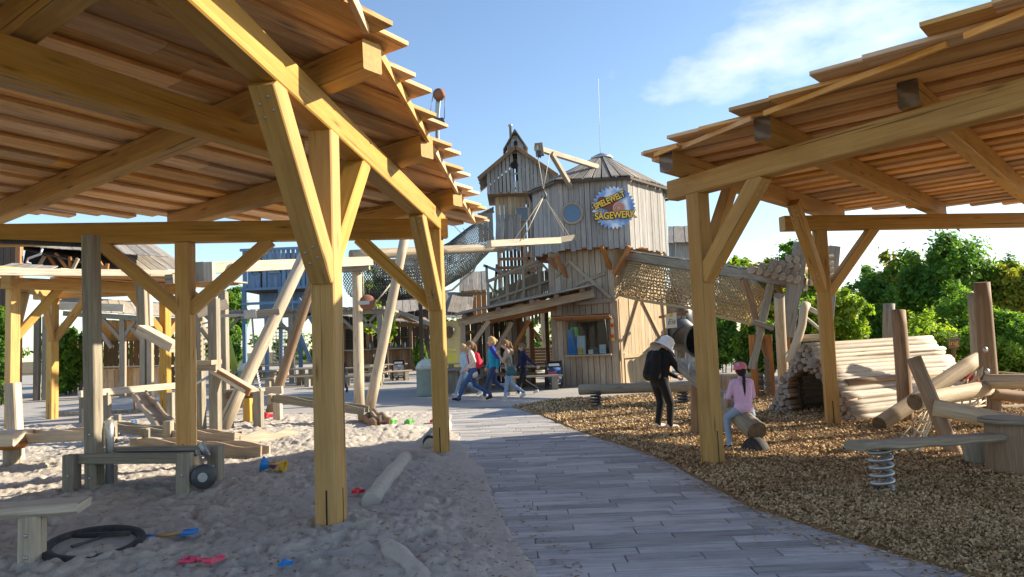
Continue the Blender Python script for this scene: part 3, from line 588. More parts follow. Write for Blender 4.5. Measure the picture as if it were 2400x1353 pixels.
def planks_on(parent, c00, c10, c01, wid, mat, th=.03, name='roof_plank', gap=.008, jl=.03, lift=.012):
    # planks running c00->c01 (down the slope), laid side by side along c00->c10
    c00, c10, c01 = V(c00), V(c10), V(c01); e = c10-c00; Ln = e.length; f_ = c01-c00; n_ = e.cross(f_).normalized()
    if n_.z < 0: n_ = -n_
    k = max(1, round(Ln/wid))
    for i in range(k):
        p = c00+e*((i+.5)/k)+n_*(random.uniform(0, lift)+(lift if i % 2 else 0)); q = p+f_*(1+random.uniform(-jl, jl)/max(f_.length, .1))
        obj(name, B().timber(p, q, Ln/k-gap, th, n_, .003), mat, parent)
def wallmesh(name, pts, vec, mat, parent): return obj(name, B().prism(pts, vec), mat, parent)
# --- round saw-mill silo with kiosk below
SI = empty('sawmill_silo', (3, 26, 0), 'grey board silo with saw blade sign and snack kiosk underneath', 'silo')
fp = [(pt(1262, 26.), 26.), (pt(1322, 24.4), 24.4), (pt(1489, 24.2), 24.2), (pt(1570, 26.1), 26.1), (pt(1578, 28.), 28.), (pt(1500, 29.4), 29.4), (pt(1330, 29.2), 29.2), (pt(1272, 28.), 28.)]
zs0, zs1 = 4.62, 7.0
for i, (a_, b_) in enumerate(zip(fp, fp[1:]+fp[:1])):
    if i in (0, 1, 2, 3): boards(SI, a_, b_, zs0, zs1, .178, M['grey'], jz=.06, th=.035)
    else: wallmesh('rear_wall', [(a_[0], a_[1], zs0), (b_[0], b_[1], zs0), (b_[0], b_[1], zs1), (a_[0], a_[1], zs1)], (V((0, 0, 1)).cross(V((b_[0]-a_[0], b_[1]-a_[1], 0)))).normalized()*.04, M['grey'], SI)
inner = [V(((p[0]-3.05)*.93+3.05, (p[1]-26.8)*.93+26.8, zs0+.05)) for p in fp]; obj('silo_core', B().prism(inner, (0, 0, zs1-zs0-.1)), M['black'], SI)
obj('silo_deck', B().prism([V(((p[0]-3.05)*.985+3.05, (p[1]-26.8)*.985+26.8, zs0+.02)) for p in fp], (0, 0, .10)), M['orange'], SI)
apex = V((A(1410, 365, 26.6).x, 26.6, 8.38)); rf = [V(((p[0]-3.05)*1.07+3.05, (p[1]-26.8)*1.07+26.8, zs1-.02)) for p in fp]
for i, (a_, b_) in enumerate(zip(rf, rf[1:]+rf[:1])):
    kk = max(3, round((b_-a_).length/.30)) if i < 4 else 3
    for j in range(kk):
        p, q = a_.lerp(b_, j/kk+.01), a_.lerp(b_, (j+1)/kk-.01); tp = a_.lerp(b_, (j+.5)/kk)
        p2, q2 = p.lerp(apex, .93), q.lerp(apex, .93); nn = (q-p).cross(apex-p).normalized(); nn = nn if nn.z > 0 else -nn; lf = nn*random.uniform(0, .03)
        obj('roof_shingle', B().prism([p+lf, q+lf, q2+lf, p2+lf], nn*.035, uvd=apex-tp), M['shing'], SI)
    obj('eave_strip', B().timber(a_+V((0, 0, -.05)), b_+V((0, 0, -.05)), .05, .09), M['dark'], SI)
obj('roof_cap', B().lathe(apex-V((0, 0, .1)), ((.42, -.03), (.40, .05), (.06, .2), (.0, .22)), 8), M['steel'], SI)
def mid(u, z, out_=0.05):       # a point on the front face of the silo
    a_, b_ = V((*fp[1], z)), V((*fp[2], z)); n_ = V((b_.y-a_.y, a_.x-b_.x, 0)).normalized(); return a_.lerp(b_, u)+n_*out_, n_, (b_-a_).normalized()
# round window
cw, nw, ew = mid(.07, 6.02, .0); cw, nw = A(1341, 501, 24.38), nw
obj('round_window', B().tube([cw+nw*.05+(ew*math.cos(t)+V((0, 0, 1))*math.sin(t))*.345 for t in np.linspace(0, math.tau, 28, endpoint=False)], .045, 6, closed=True), M['warm'], SI)
wnd = [o for o in SI.children if o.name.startswith('round_window')][0]
obj('window_pane', B().lathe(cw+nw*.03, ((.33, 0), (.33, .02)), 28, ax=nw), M['bglass'], wnd)
# diagonal struts below the silo skirt, tower body
KL, KC, KR, KB = V((pt(1293, 25.1), 25.1, 0)), V((pt(1446, 24.5), 24.5, 0)), V((pt(1566, 26.5), 26.5, 0)), V((pt(1500, 29), 29, 0))
boards(SI, KL, KC, 0, zs0+.05, .20, M['warm'], th=.035, skip=lambda u: .26 < u < .99 and False, lo=lambda u: 0)
boards(SI, KC, KR, 0, zs0+.05, .235, M['door'], th=.035)
for a_, b_ in ((KR, KB), (KB, KL+V((.6, 3.2, 0))), (KL+V((.6, 3.2, 0)), KL)):
    d = (b_-a_); wallmesh('rear_wall', [a_, b_, b_+V((0, 0, zs0)), a_+V((0, 0, zs0))], V((-d.y, d.x, 0)).normalized()*.05, M['warm'], SI)
nK = V(((KC-KL).y, -(KC-KL).x, 0)).normalized(); eK = (KC-KL).normalized(); LK = (KC-KL).length
for px, py, qx, qy in ((1333, 612, 1432, 700), (1418, 640, 1350, 668), (1333, 612, 1300, 650)):
    a_, b_ = A(px, py, KL.lerp(KC, max(0, (px-1293)/153)).y-.06), A(qx, qy, KL.lerp(KC, max(0, (qx-1293)/153)).y-.06); bm('strut', a_, b_, .05, .12, M['warm'], SI, up=V((0, 0, 1)))
bm('rail', A(1352, 712, 24.75), A(1434, 703, 24.45), .05, .14, M['warm'], SI)
for (x0, y0, d0), (x1, y1, d1) in (((1410, 578, 24.0), (1432, 632, 24.6)), ((1476, 578, 23.95), (1440, 642, 24.5)), ((1301, 598, 24.6), (1330, 652, 25.0)), ((1284, 605, 25.0), (1318, 645, 25.1))):
    bm('skirt_strut', A(x0, y0, d0), A(x1, y1, d1), .13, .13, M['orange'], SI)
# kiosk opening: flat dark panel in place of a dim interior, with counter, shelves, awning flap
k0, k1, kz0, kz1 = .26, .90, 1.08, 2.22
p00, p10 = KL.lerp(KC, k0)+nK*.045, KL.lerp(KC, k1)+nK*.045
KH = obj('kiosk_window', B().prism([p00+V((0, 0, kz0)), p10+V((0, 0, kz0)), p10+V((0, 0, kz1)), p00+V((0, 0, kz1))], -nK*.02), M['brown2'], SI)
for a_, b_ in ((p00+V((0, 0, kz0-.04)), p00+V((0, 0, kz1))), (p10+V((0, 0, kz0-.04)), p10+V((0, 0, kz1))), (p00+V((0, 0, kz1)), p10+V((0, 0, kz1)))): obj('frame', B().timber(a_+nK*.03, b_+nK*.03, .07, .09, nK), M['brown'], KH)
obj('counter', B().timber(p00+V((0, 0, kz0-.03))+nK*.1-eK*.08, p10+V((0, 0, kz0-.03))+nK*.1+eK*.05, .34, .05), M['warm'], KH)
for t, wv, h, cc in ((.10, .32, .85, 'pblue'), (.32, .3, .62, 'lblue'), (.30, .16, .2, 'pyel'), (.17, .26, .3, 'pgreen'), (.62, .34, .22, 'dsteel'), (.82, .22, .30, 'lblue'), (.55, .2, .14, 'white')):
    q = p00.lerp(p10, t)+nK*.03+V((0, 0, kz0+.01)); zb = .0 if cc != 'pgreen' else .62
    if cc == 'pyel': q += nK*.05
    obj('stock_item', B().timber(q+V((0, 0, zb)), q+V((0, 0, zb+h)), wv, .10, nK, .03), M[cc], KH)
aw0, aw1 = p00+V((0, 0, kz1+.02))-eK*.35+nK*.04, p10+V((0, 0, kz1+.02))+eK*.12+nK*.04; ov = nK*.95+V((0, 0, .10))
AWN = obj('awning', B().prism([aw0, aw1, aw1+ov*.95, aw0+ov], V((0, 0, .03))), M['orange'], SI)
planks_on(AWN, aw0+V((0, 0, .045)), aw0+ov+V((0, 0, .045)), aw1+V((0, 0, .045)), .16, M['brown'], .025, 'awning_plank')
obj('serving_pane', B().prism([p00+nK*.16+V((0, 0, kz0+.05)), p10+nK*.16+V((0, 0, kz0+.05)), p10+nK*.16+V((0, 0, kz1-.05)), p00+nK*.16+V((0, 0, kz1-.05))], nK*.006), M['clear'], KH)
for t in (.2, .97): q = p00.lerp(p10, t); obj('awning_stay', B().tube([q+nK*.1+V((0, 0, kz0+.15)), q+nK*.75+V((0, 0, kz1+.06))], .014), M['dsteel'], AWN)
obj('poster_strip', B().timber(KC-eK*.13+nK*.06+V((0, 0, 1.5)), KC-eK*.13+nK*.06+V((0, 0, 2.25)), .13, .012, nK), M['pyel'], SI)
for zq, cc in ((1.6, 'pred'), (1.78, 'pink'), (1.96, 'pred'), (2.12, 'white')): obj('poster_patch', B().timber(KC-eK*.13+nK*.068+V((0, 0, zq)), KC-eK*.13+nK*.068+V((0, 0, zq+.11)), .10, .008, nK), M[cc], SI)
# door with Z frame on the sunny side
eD = (KR-KC).normalized(); nD = V((eD.y, -eD.x, 0)); LD = (KR-KC).length
DR = empty('barn_door', KC, None, None); del WO[DR.name]; WO['barn_door'] = V(KC); DR.parent = SI; DR.location = V(KC)-WO[SI.name]
def dp(u, z, o_=.03): return KC+eD*(u*LD)+nD*o_+V((0, 0, z))
boards(DR, dp(.12, 0), dp(.93, 0), .03, 3.05, .2, M['door'], th=.03, jn=.004, hi=lambda u: min(3.05, 1.2+u*5.0, 3.05))
for a_, b_ in ((dp(.08, .95, .07), dp(.93, 1.0, .07)), (dp(.08, 1.05, .07), dp(.45, 3.0, .07)), (dp(.47, 3.0, .07), dp(.93, 1.15, .07)), (dp(.05, .05, .07), dp(.05, 2.9, .07)), (dp(.985, .05, .07), dp(.91, 2.9, .07))): obj('batten', B().timber(a_, b_, .12, .045, nD), M['door'], DR)
# saw-blade sign
sc_, sn, se = A(1438, 488, 24.18), mid(.5, 6)[1], mid(.5, 6)[2]; sz = V((0, 0, 1)); R_ = .73
SG = empty('saw_blade_sign', sc_, 'round blue saw blade sign with yellow lettering on the silo wall', 'sign')
sc_ = sc_+sn*.06; teeth = 32; ring = []
for i in range(teeth):
    t0 = i/teeth*math.tau
    for fr, r in ((.0, R_*.90), (.18, R_*.885), (.30, R_*.93), (.62, R_*1.0), (.72, R_*1.0), (.95, R_*.93)):
        t = t0+fr*math.tau/teeth; ring.append(sc_+se*math.cos(t)*r+sz*math.sin(t)*r)
cnt = B(); o0 = len(cnt.v); nv = len(ring); cnt.v += ring+[p+sn*.03 for p in ring]+[sc_, sc_+sn*.03]
for i in range(nv):
    j = (i+1) % nv; cnt.face((nv*2, j, i), ((0, 0),)*3); cnt.face((nv*2+1, nv+i, nv+j), ((.5, .5), tuple(((ring[i]-sc_).dot(se)/R_*.5+.5, (ring[i]-sc_).dot(sz)/R_*.5+.5)), tuple(((ring[j]-sc_).dot(se)/R_*.5+.5, (ring[j]-sc_).dot(sz)/R_*.5+.5)))); cnt.face((i, j, nv+j, nv+i), ((0, 0),)*4)
def signblue():
    mt, n, p = newmat('saw_blade_print', .45, .4); t = n.nodes.new('ShaderNodeTexCoord').outputs['UV']; gr = n.nodes.new('ShaderNodeTexGradient')
    n.links.new(mapped(n, t, (.8, .6, 1), (.0, .0, 0)), gr.inputs[0]); w_ = n.nodes.new('ShaderNodeTexNoise'); w_.inputs['Scale'].default_value = 1.; n.links.new(mapped(n, t, (3, 3, 1)), w_.inputs['Vector'])
    col = ramp(n, w_.outputs[0], ((.38, (.14, .28, .60)), (.5, (.34, .50, .80)), (.6, (.74, .80, .88)))); n.links.new(col, p.inputs['Base Color']); return mt
blade = obj('blade', cnt, signblue(), SG)
lg0, lg1 = sc_-se*.42+sz*.22+sn*.05, sc_+se*.17-sz*.02+sn*.05; dl = (lg1-lg0).normalized(); nl = sn.cross(dl); 
obj('printed_log', B().prism([lg0-nl*.19, lg1-nl*.2, lg1+nl*.2, lg0+nl*.19, lg0-dl*.12+nl*.1, lg0-dl*.12-nl*.1], sn*.012), plain('print_log', (.20, .07, .06), .6), SG)
obj('printed_log_end', B().lathe(lg1+sn*.01, ((.205, 0), (.205, .012)), 24, ax=sn), plain('print_log_end', (.62, .33, .25), .6), SG)
for r_ in (.14, .08): obj('printed_ring', B().tube([lg1+sn*.024+(se*math.cos(t)+sz*math.sin(t))*r_ for t in np.linspace(0, math.tau, 20, endpoint=False)], .007, 4, closed=True), M['rust'], SG)
def lettering(txt, c_, e_, z_, n_, size, mat, parent, name, width=None, off=.0, ext_=.012, shear=0.):
    cu = bpy.data.curves.new(name, 'FONT'); cu.body = txt; cu.align_x = 'CENTER'; cu.align_y = 'CENTER'; cu.size = size; cu.offset = off; cu.extrude = ext_; cu.shear = shear
    tmp = bpy.data.objects.new(name, cu); COL.objects.link(tmp); dg = bpy.context.evaluated_depsgraph_get(); me = bpy.data.meshes.new_from_object(tmp.evaluated_get(dg)); bpy.data.objects.remove(tmp); bpy.data.curves.remove(cu)
    co = np.zeros(len(me.vertices)*3); me.vertices.foreach_get('co', co); co = co.reshape(-1, 3); wx = co[:, 0].max()-co[:, 0].min(); s_ = (width/wx if width else 1.); co[:, 0] *= s_
    R3 = np.array([tuple(e_), tuple(z_), tuple(n_)]); co = co@R3; me.vertices.foreach_set('co', co.ravel()); me.materials.clear(); me.materials.append(mat); me.update()
    o = bpy.data.objects.new(name, me); place(o, V(c_), parent); return o
YL = plain('sign_yellow', (.86, .55, .08), .5); DK = plain('sign_outline', (.05, .03, .025), .6)
for txt, cx, cy, tilt, wdt, size in (('SPIELEWELT', 1428, 471, .38, 1.10, .30), ('SÄGEWERK', 1441, 506, .02, 1.36, .33)):
    c_ = A(cx, cy, 24.1)-sn*0; c_ = sc_+se*((c_-sc_).dot(se))+sz*((c_-sc_).dot(sz)); e_ = (se*math.cos(tilt)+sz*math.sin(tilt)); z_ = sn.cross(e_)*1.0
    lettering(txt, c_+sn*.075, e_, z_, sn, size, DK, SG, 'lettering_outline', wdt+.07, .026); lettering(txt, c_+sn*.095, e_, z_, sn, size*.97, YL, SG, 'lettering', wdt, .009)
# crane on the silo roof
CR = empty('hoist_crane', A(1380, 388, 24.6), 'timber hoist arm with pulley jutting from the silo roof, holding a beam on ropes', 'crane')
bm('arm', A(1256, 347, 22.6), A(1400, 392, 25.2), .15, .16, M['log'], CR); bm('arm_strut', A(1292, 360, 23.1), A(1338, 438, 24.3), .14, .15, M['gpost'], CR); bm('arm_head', A(1262, 336, 22.65), A(1266, 366, 22.65), .12, .26, M['gpost'], CR, up=(1, 0, 0))
pl = A(1264, 362, 22.6); obj('pulley', B().lathe(pl-V((.05, 0, 0)), ((.13, 0), (.10, .04), (.10, .06), (.13, .1)), 16, ax=(1, 0, 0)), M['dsteel'], CR)
hk = A(1274, 452, 22.6); hook = [hk+V((0, 0, .12)), hk+V((.03, 0, .02)), hk+V((.07, 0, -.08)), hk+V((.04, 0, -.17)), hk+V((-.05, 0, -.17)), hk+V((-.08, 0, -.10))]
obj('hook', B().tube(hook, .03, 7, rr=[.03, .03, .04, .04, .03, .015]), M['dsteel'], CR); obj('hook_rope', B().tube([pl-V((.06, 0, 0)), hk+V((0, 0, .1))], .014, 5), M['rope'], CR); obj('hook_rope', B().tube([A(1288, 362, 22.9), hk+V((0, 0, .1))], .012, 5), M['rope'], CR)
HB = empty('hoisted_beam', A(1250, 575, 22.4), 'pale squared beam hanging level on ropes in front of the silo', 'beam')
bm('beam', A(1146, 572, 21.0), A(1310, 564, 23.2), .2, .2, M['wash'], HB); bm('beam_end', A(1308, 563, 23.2), A(1352, 556, 23.75), .18, .19, M['gpost'], HB, mend=M['tar'])
for px, py in ((1206, 562), (1226, 562), (1326, 551), (1334, 552)): obj('sling_rope', B().tube([hk-V((0, 0, .12)), A(px, py, 21.8 if px < 1300 else 23.4)], .016 if px < 1300 else .008, 5), M['rope'], HB)
tag(obj('lightning_rod', B().tube([A(1407, 358, 26.6), A(1402, 185, 26.6)], .012, 6), M['white']), 'thin white lightning rod rising from the silo roof peak', 'rod')
# --- tall lookout tower behind
TY = 37.5
TW = empty('lookout_tower', (pt(1208, TY), TY, 0), 'tall grey board lookout tower with gable head and little cupola', 'tower')
def tp(px, py, dy=0.): return A(px, py, TY+dy)
def xz(px, py): p = A(px, py, TY); return p.x, p.z
sx0, _ = xz(1165, 560); sx1, _ = xz(1252, 560); hx0, hzb = xz(1143, 462); hx1, _ = xz(1287, 455); hxm, hza = xz(1208, 357); _, hze = xz(1143, 412)
zsh = xz(1208, 462)[1]; zl_, zw = xz(1200, 565)[1], xz(1200, 590)[1]
boards(TW, (sx0, TY), (sx1-.45, TY), zl_, zsh+.3, .22, M['warm'], gap=.02, jz=.03)
boards(TW, (sx1-.45, TY), (sx1+.35, TY), 3.0, zsh+.3, .12, M['grey'], gap=.05)
for xx in (sx0+.05, sx1-.5, sx1+.3): bm('corner_post', (xx, TY+.1, 0), (xx, TY+.1, zsh), .16, .16, M['warm'], TW); bm('corner_post', (xx, TY+2., 0), (xx, TY+2., zsh), .16, .16, M['warm'], TW)
for zz in (zl_, zl_-1.4, zl_-2.9, 4.2): bm('floor_beam', (sx0-.1, TY-.05, zz), (sx1+.4, TY-.05, zz), .14, .16, M['brown'], TW); bm('floor_beam', (sx0-.1, TY+2.0, zz), (sx1+.4, TY+2.0, zz), .14, .16, M['brown'], TW)
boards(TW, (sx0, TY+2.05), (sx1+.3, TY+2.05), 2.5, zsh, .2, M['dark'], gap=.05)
wv = obj('window', B().box((pt(1211, TY, 500)-.05, TY-.09, xz(1210, 518)[1]), (pt(1238, TY, 500), TY-.05, xz(1210, 489)[1])), M['glass'], TW); wx0, wx1, wz0, wz1 = pt(1211, TY, 500)-.05, pt(1238, TY, 500), xz(1210, 518)[1], xz(1210, 489)[1]
for a_, b_ in (((wx0, wz0), (wx1, wz0)), ((wx0, wz1), (wx1, wz1)), ((wx0, wz0), (wx0, wz1)), ((wx1, wz0), (wx1, wz1))): obj('frame', B().timber((a_[0], TY-.11, a_[1]), (b_[0], TY-.11, b_[1]), .07, .06), M['warm'], wv)
gh = lambda u: hze+(hza-hze)*(1-abs(2*u-1))-.05
boards(TW, (hx0, TY-.75), (hx1, TY-.75), hzb, hze, .2, M['grey'], gap=.035, jz=.02, hi=gh, skip=lambda u: abs(u-.45) < .04)
for zq in (hzb+.25, (hzb+hza)/2+.42): bm('cross_rail', (hx0+(0 if zq < hze else .9), TY-.66, zq), (hx1-(0 if zq < hze else .9), TY-.66, zq), .06, .12, M['brown'], TW)
wm = hx0+(hx1-hx0)*.45; boards(TW, (wm-.16, TY-.76), (wm+.16, TY-.76), hzb, hzb+.62, .17, M['grey'], gap=.03); bm('hatch_bar', (wm-.2, TY-.78, hzb+1.0), (wm+.2, TY-.78, hzb+1.0), .05, .09, M['grey'], TW); obj('hatch_arch', B().lathe((wm, TY-.74, hzb+1.45), ((.2, 0), (.2, .04)), 18, ax=(0, -1, 0)), M['black'], TW)
boards(TW, (hx1, TY-.75), (hx1, TY+2.4), hzb, hze, .25, M['grey'], gap=.03); boards(TW, (hx0, TY+2.4), (hx0, TY-.75), hzb, hze, .25, M['grey'], gap=.03); boards(TW, (hx0, TY+2.4), (hx1, TY+2.4), hzb, hze, .22, M['grey'], gap=.05, hi=gh)
obj('head_floor', B().box((hx0, TY-.75, hzb-.02), (hx1, TY+2.4, hzb+.08)), M['brown'], TW)
er = .42; apx = V((hxm, TY-1.0, hza+.06))
for sgn, ex in ((-1, hx0), (1, hx1)):
    lowp = V((ex+sgn*er, TY-1.0, hze-er*(hza-hze)/((hx1-hx0)/2))); planks_on(TW, apx, apx+V((0, 3.6, 0)), lowp, .25, M['shing'], .04); bm('barge_board', apx+V((0, -.03, -.06)), lowp+V((0, -.03, -.06)), .05, .18, M['brown'], TW)
cz0, cz1, cza = hza-.25, xz(1205, 345)[1], xz(1204, 316)[1]; cxa, cxb = pt(1190, TY, 350), pt(1226, TY, 350)
for yy in (TY-.7, TY+.4): boards(TW, (cxa, yy), (cxb, yy), cz0, cz1, .16, M['grey'], gap=.01, hi=lambda u: cz1-.12+(cza-cz1)*(1-abs(2*u-1)), skip=lambda u: yy > TY and False)
obj('bell_opening', B().box(((cxa+cxb)/2-.07, TY-.76, cz0+.35), ((cxa+cxb)/2+.1, TY-.735, cz1+.12)), M['black'], TW)
for sgn, ex in ((-1, cxa), (1, cxb)):
    a_ = V(((cxa+cxb)/2, TY-.9, cza+.03)); lowp = V((ex+sgn*.22, TY-.9, cz1-.32)); planks_on(TW, a_, a_+V((0, 1.6, 0)), lowp, .25, M['shing'], .035); boards(TW, (ex, TY-.7), (ex, TY+.4), cz0, cz1-.1, .2, M['grey'])
obj('flue', B().lathe((pt(1197, TY, 320), TY+.2, cz1), ((.075, 0), (.075, xz(1194, 294)[1]-cz1), (.13, xz(1194, 294)[1]-cz1+.01), (.11, xz(1194, 294)[1]-cz1+.09)), 12), M['steel'], TW)
# lean-to roof and side box half way up the tower
lt0, lt1 = tp(1163, 505, -.2), tp(1221, 503, -.2); lb = tp(1160, 590, -1.3); planks_on(TW, lt0, lt1, lb, .23, M['shing'], .03, jl=.12)
sb0, sb1 = pt(1130, TY), pt(1166, TY); boards(TW, (sb0, TY+.1), (sb1, TY+.1), xz(1140, 566)[1], xz(1140, 498)[1], .24, M['grey']); planks_on(TW, (sb0-.1, TY-.1, xz(1130, 506)[1]), (sb0-.1, TY+1.6, xz(1130, 506)[1]), (sb1+.05, TY-.1, xz(1160, 486)[1]), .3, M['shing'], .03)
boards(TW, (sx0-.02, TY+2.), (sx0-.02, TY), 3.0, zsh, .25, M['grey'], gap=.05)
for (x0, y0), (x1, y1) in (((1165, 620), (1158, 700)), ((1240, 590), (1238, 690)), ((1170, 608), (1248, 606)), ((1160, 640), (1250, 640))): bm('tower_timber', tp(x0, y0, -.3), tp(x1, y1, -.3), .16, .14, M['brown'], TW)
# --- covered ramp up to the silo
RP = empty('covered_ramp', A(1215, 790, 27.5), 'wooden covered ramp with glazed railing climbing to the silo', 'ramp')
ry = 27.3; r = lambda px, py, dy=0.: A(px, py, ry+dy)
bm('top_rail', r(1141, 661), r(1292, 600), .12, .12, M['warm'], RP); bm('sill_rail', r(1143, 707), r(1292, 656), .12, .09, M['warm'], RP); bm('bottom_rail', r(1143, 726), r(1292, 690), .12, .12, M['brown'], RP)
for px, yt, yb in ((1143, 655, 728), (1188, 643, 722), (1226, 630, 713), (1264, 616, 703), (1288, 607, 697)): bm('post', r(px, yt, .005), r(px+2, yb, .005), .11, .1, M['warm'], RP, up=(0, 1, 0))
for (x0, y0), (x1, y1) in (((1146, 667), (1176, 713)), ((1221, 635), (1205, 705)), ((1268, 616), (1287, 637))): bm('diagonal', r(x0, y0, -.02), r(x1, y1, -.02), .08, .07, M['warm'], RP, up=(0, 1, 0))
for (x0, yt0, yb0, x1, yt1, yb1) in ((1146, 665, 703, 1186, 649, 690), (1190, 648, 689, 1224, 635, 677), (1228, 634, 676, 1262, 622, 664), (1266, 620, 662, 1287, 612, 655)):
    obj('pane', B().prism([r(x0, yb0, .05), r(x1, yb1, .05), r(x1, yt1, .05), r(x0, yt0, .05)], (0, .01, 0)), M['clear'], RP)
    a_, b_ = r(x0, yb0+6, .06), r(x1, yb1+6, .06); c_, d_ = r(x0, 727, .06), r(x1, 725-(x1-1143)*.24, .06); k = 5
    for i in range(k): obj('infill_board', B().prism([c_.lerp(d_, i/k+.01), c_.lerp(d_, (i+1)/k-.01), a_.lerp(b_, (i+1)/k-.01), a_.lerp(b_, i/k+.01)], (0, .025, 0), uvd=(0, 0, 1)), M['warm'], RP)
obj('ramp_deck', B().prism([r(1143, 724, .1), r(1292, 686, .1), r(1292, 693, .1), r(1143, 731, .1)], (0, 2.0, 0)), M['brown'], RP)
boards(RP, (r(1143, 700, 2.).x, ry+2.), (r(1290, 700, 2.).x, ry+2.), 2.6, 4.0, .22, M['brown'], gap=.02, name='rear_board', lo=lambda u: 2.75+u*.9, hi=lambda u: 3.6+u*.9)
bm('top_rail', r(1141, 661, 2.), r(1292, 604, 2.), .1, .12, M['warm'], RP); bm('lean_rafter', r(1133, 622, .4), r(1180, 640, .4), .1, .1, M['grey'], RP); bm('ridge_post', r(1140, 622, .4), r(1142, 660, .4), .1, .1, M['grey'], RP, up=(0, 1, 0))
for px in (1150, 1215, 1280): q = r(px, 720, 1.); bm('support', (q.x, q.y, 0), q, .16, .16, M['brown'], RP, up=(0, 1, 0))
# --- open lean-to in front of it
LT = empty('lean_to_shelter', A(1220, 830, 25), 'open brown timber shelter with sloping roof over the picnic tables', 'shelter')
ly = 24.2; q = lambda px, py, dy=0.: A(px, py, ly+dy)
bm('front_beam', q(1073, 757), q(1392, 688), .16, .26, M['warm'], LT); bm('under_beam', q(1130, 756, .9), q(1330, 716, .9), .14, .2, M['orange'], LT)
for (px, py) in ((1088, 745), (1168, 728), (1246, 710), (1304, 697), (1365, 682)):
    a_ = q(px, py-2, -.5); obj('purlin', B().log(a_, a_+V((0, 4.2, .25)), .09, .085, 9, 3, .03), [M['brown'], M['endd']], LT)
r0_, r1_ = q(1066, 742, -.55), q(1392, 672, -.55)
planks_on(LT, r0_+V((0, 0, .06)), r0_+V((0, 4.4, .34)), r1_+V((0, 0, .06)), .26, M['shing'], .03)
obj('roof_underlay', B().prism([r0_+V((0, .02, .02)), r1_+V((0, .02, .02)), r1_+V((0, 4.4, .3)), r0_+V((0, 4.4, .3))], (0, 0, .02)), M['brown'], LT)
for px, py in ((1084, 757), (1205, 740)):
    for dy in ((.0, 3.2) if px < 1100 else (3.2,)): t = q(px, py, dy); bm('post', (t.x, t.y, 0), t, .17, .17, M['warm'], LT, up=(0, 1, 0))
for (x0, y0), (x1, y1), dy, mt_ in (((1090, 830), (1146, 752), 0, 'warm'), ((1158, 832), (1200, 756), .9, 'warm'), ((1196, 832), (1240, 752), .95, 'orange'), ((1172, 790), (1198, 822), 1.5, 'warm'), ((1148, 840), (1190, 770), 1.8, 'orange'), ((1110, 850), (1125, 760), 2.2, 'brown')): bm('brace', q(x0, y0, dy), q(x1, y1, dy), .14, .14, M[mt_], LT, up=(0, 1, 0))
for px, dy, mt_ in ((1142, 1., 'warm'), (1192, 1.2, 'warm'), (1224, 1.6, 'brown'), (1118, 3., 'dark'), (1245, 3.2, 'orange')): t = q(px, 755, dy); bm('post', (t.x, t.y, 0), t, .17, .17, M[mt_], LT, up=(0, 1, 0))
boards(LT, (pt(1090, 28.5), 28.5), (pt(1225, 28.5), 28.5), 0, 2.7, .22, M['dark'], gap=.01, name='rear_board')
bm('ledger', q(1085, 782, 3.1), q(1130, 775, 3.1), .1, .12, M['orange'], LT)
# stairs and light stone oven behind the shelter opening
ST = empty('stair_flight', A(1265, 860, 30), 'weathered wooden steps behind the pale bin by the kiosk', 'stairs')
for i in range(7): t = A(1262, 858-i*7, 29+i*.3); bm('step', t-V((.55, 0, 0)), t+V((.7, 0, 0)), .3, .05, M['gpost'], ST); bm('riser', t-V((.55, .13, .09)), t+V((.7, -.13, -.09)), .03, .14, M['brown'], ST)
for px in (1244, 1284): bm('newel', A(px, 860, 29.2), A(px, 760, 29.2), .12, .12, M['wash'], ST, up=(0, 1, 0))
bm('handrail', A(1232, 752, 29.1), A(1270, 800, 29.1), .1, .14, M['wash'], ST)
# ------------------------------------------------------------------ buildings further off
# blue painted play house
BY = 44.
BH = empty('blue_house', (pt(650, BY), BY, 0), 'blue painted two-storey board play house behind the sand pit', 'house')
bz = lambda px, py, dy=0.: A(px, py, BY+dy)
bx0, bx1 = pt(570, BY), pt(742, BY); zt, zm, zb = bz(650, 582).z, bz(650, 676).z, bz(650, 700).z
wins = ((pt(589, BY, 635), pt(606, BY, 635)), (pt(634, BY, 635), pt(655, BY, 635)))
wz0, wz1 = bz(600, 641).z, bz(600, 626).z
hole = lambda u: any(a_-.05 < bx0+(bx1-bx0)*u < b_+.05 for a_, b_ in wins)
boards(BH, (bx0, BY), (bx1, BY), zm, zt, .30, M['blue'], gap=.05, jz=.05, skip=hole)
for a_, b_ in wins:
    boards(BH, (a_-.1, BY), (b_+.1, BY), zm, wz0, .28, M['blue']); boards(BH, (a_-.1, BY), (b_+.1, BY), wz1, zt, .28, M['blue'])
    wv = obj('window', B().box((a_, BY-.02, wz0), (b_, BY+.02, wz1)), M['glass'], BH); bm('window_frame', (a_-.06, BY-.08, wz0), (b_+.06, BY-.08, wz0), .06, .08, M['blue'], wv); bm('window_bar', ((a_+b_)/2, BY-.05, wz0), ((a_+b_)/2, BY-.05, wz1), .05, .05, M['blue'], wv)
boards(BH, (bx0, BY+4), (bx0, BY), zm, zt, .3, M['blue']); boards(BH, (bx1, BY), (bx1, BY+4), zm, zt, .3, M['blue'])
obj('house_floor', B().box((bx0, BY, zm-.12), (bx1, BY+4, zm)), M['dark'], BH); obj('inner_wall', B().box((bx0+.1, BY+2., zm), (bx1-.1, BY+2.1, zt-.05)), M['dark'], BH)
for zz in (zm, zt-.05, zb-.9): bm('band', (bx0-.1, BY-.09, zz), (bx1+.1, BY-.09, zz), .08, .16, M['blue'], BH)
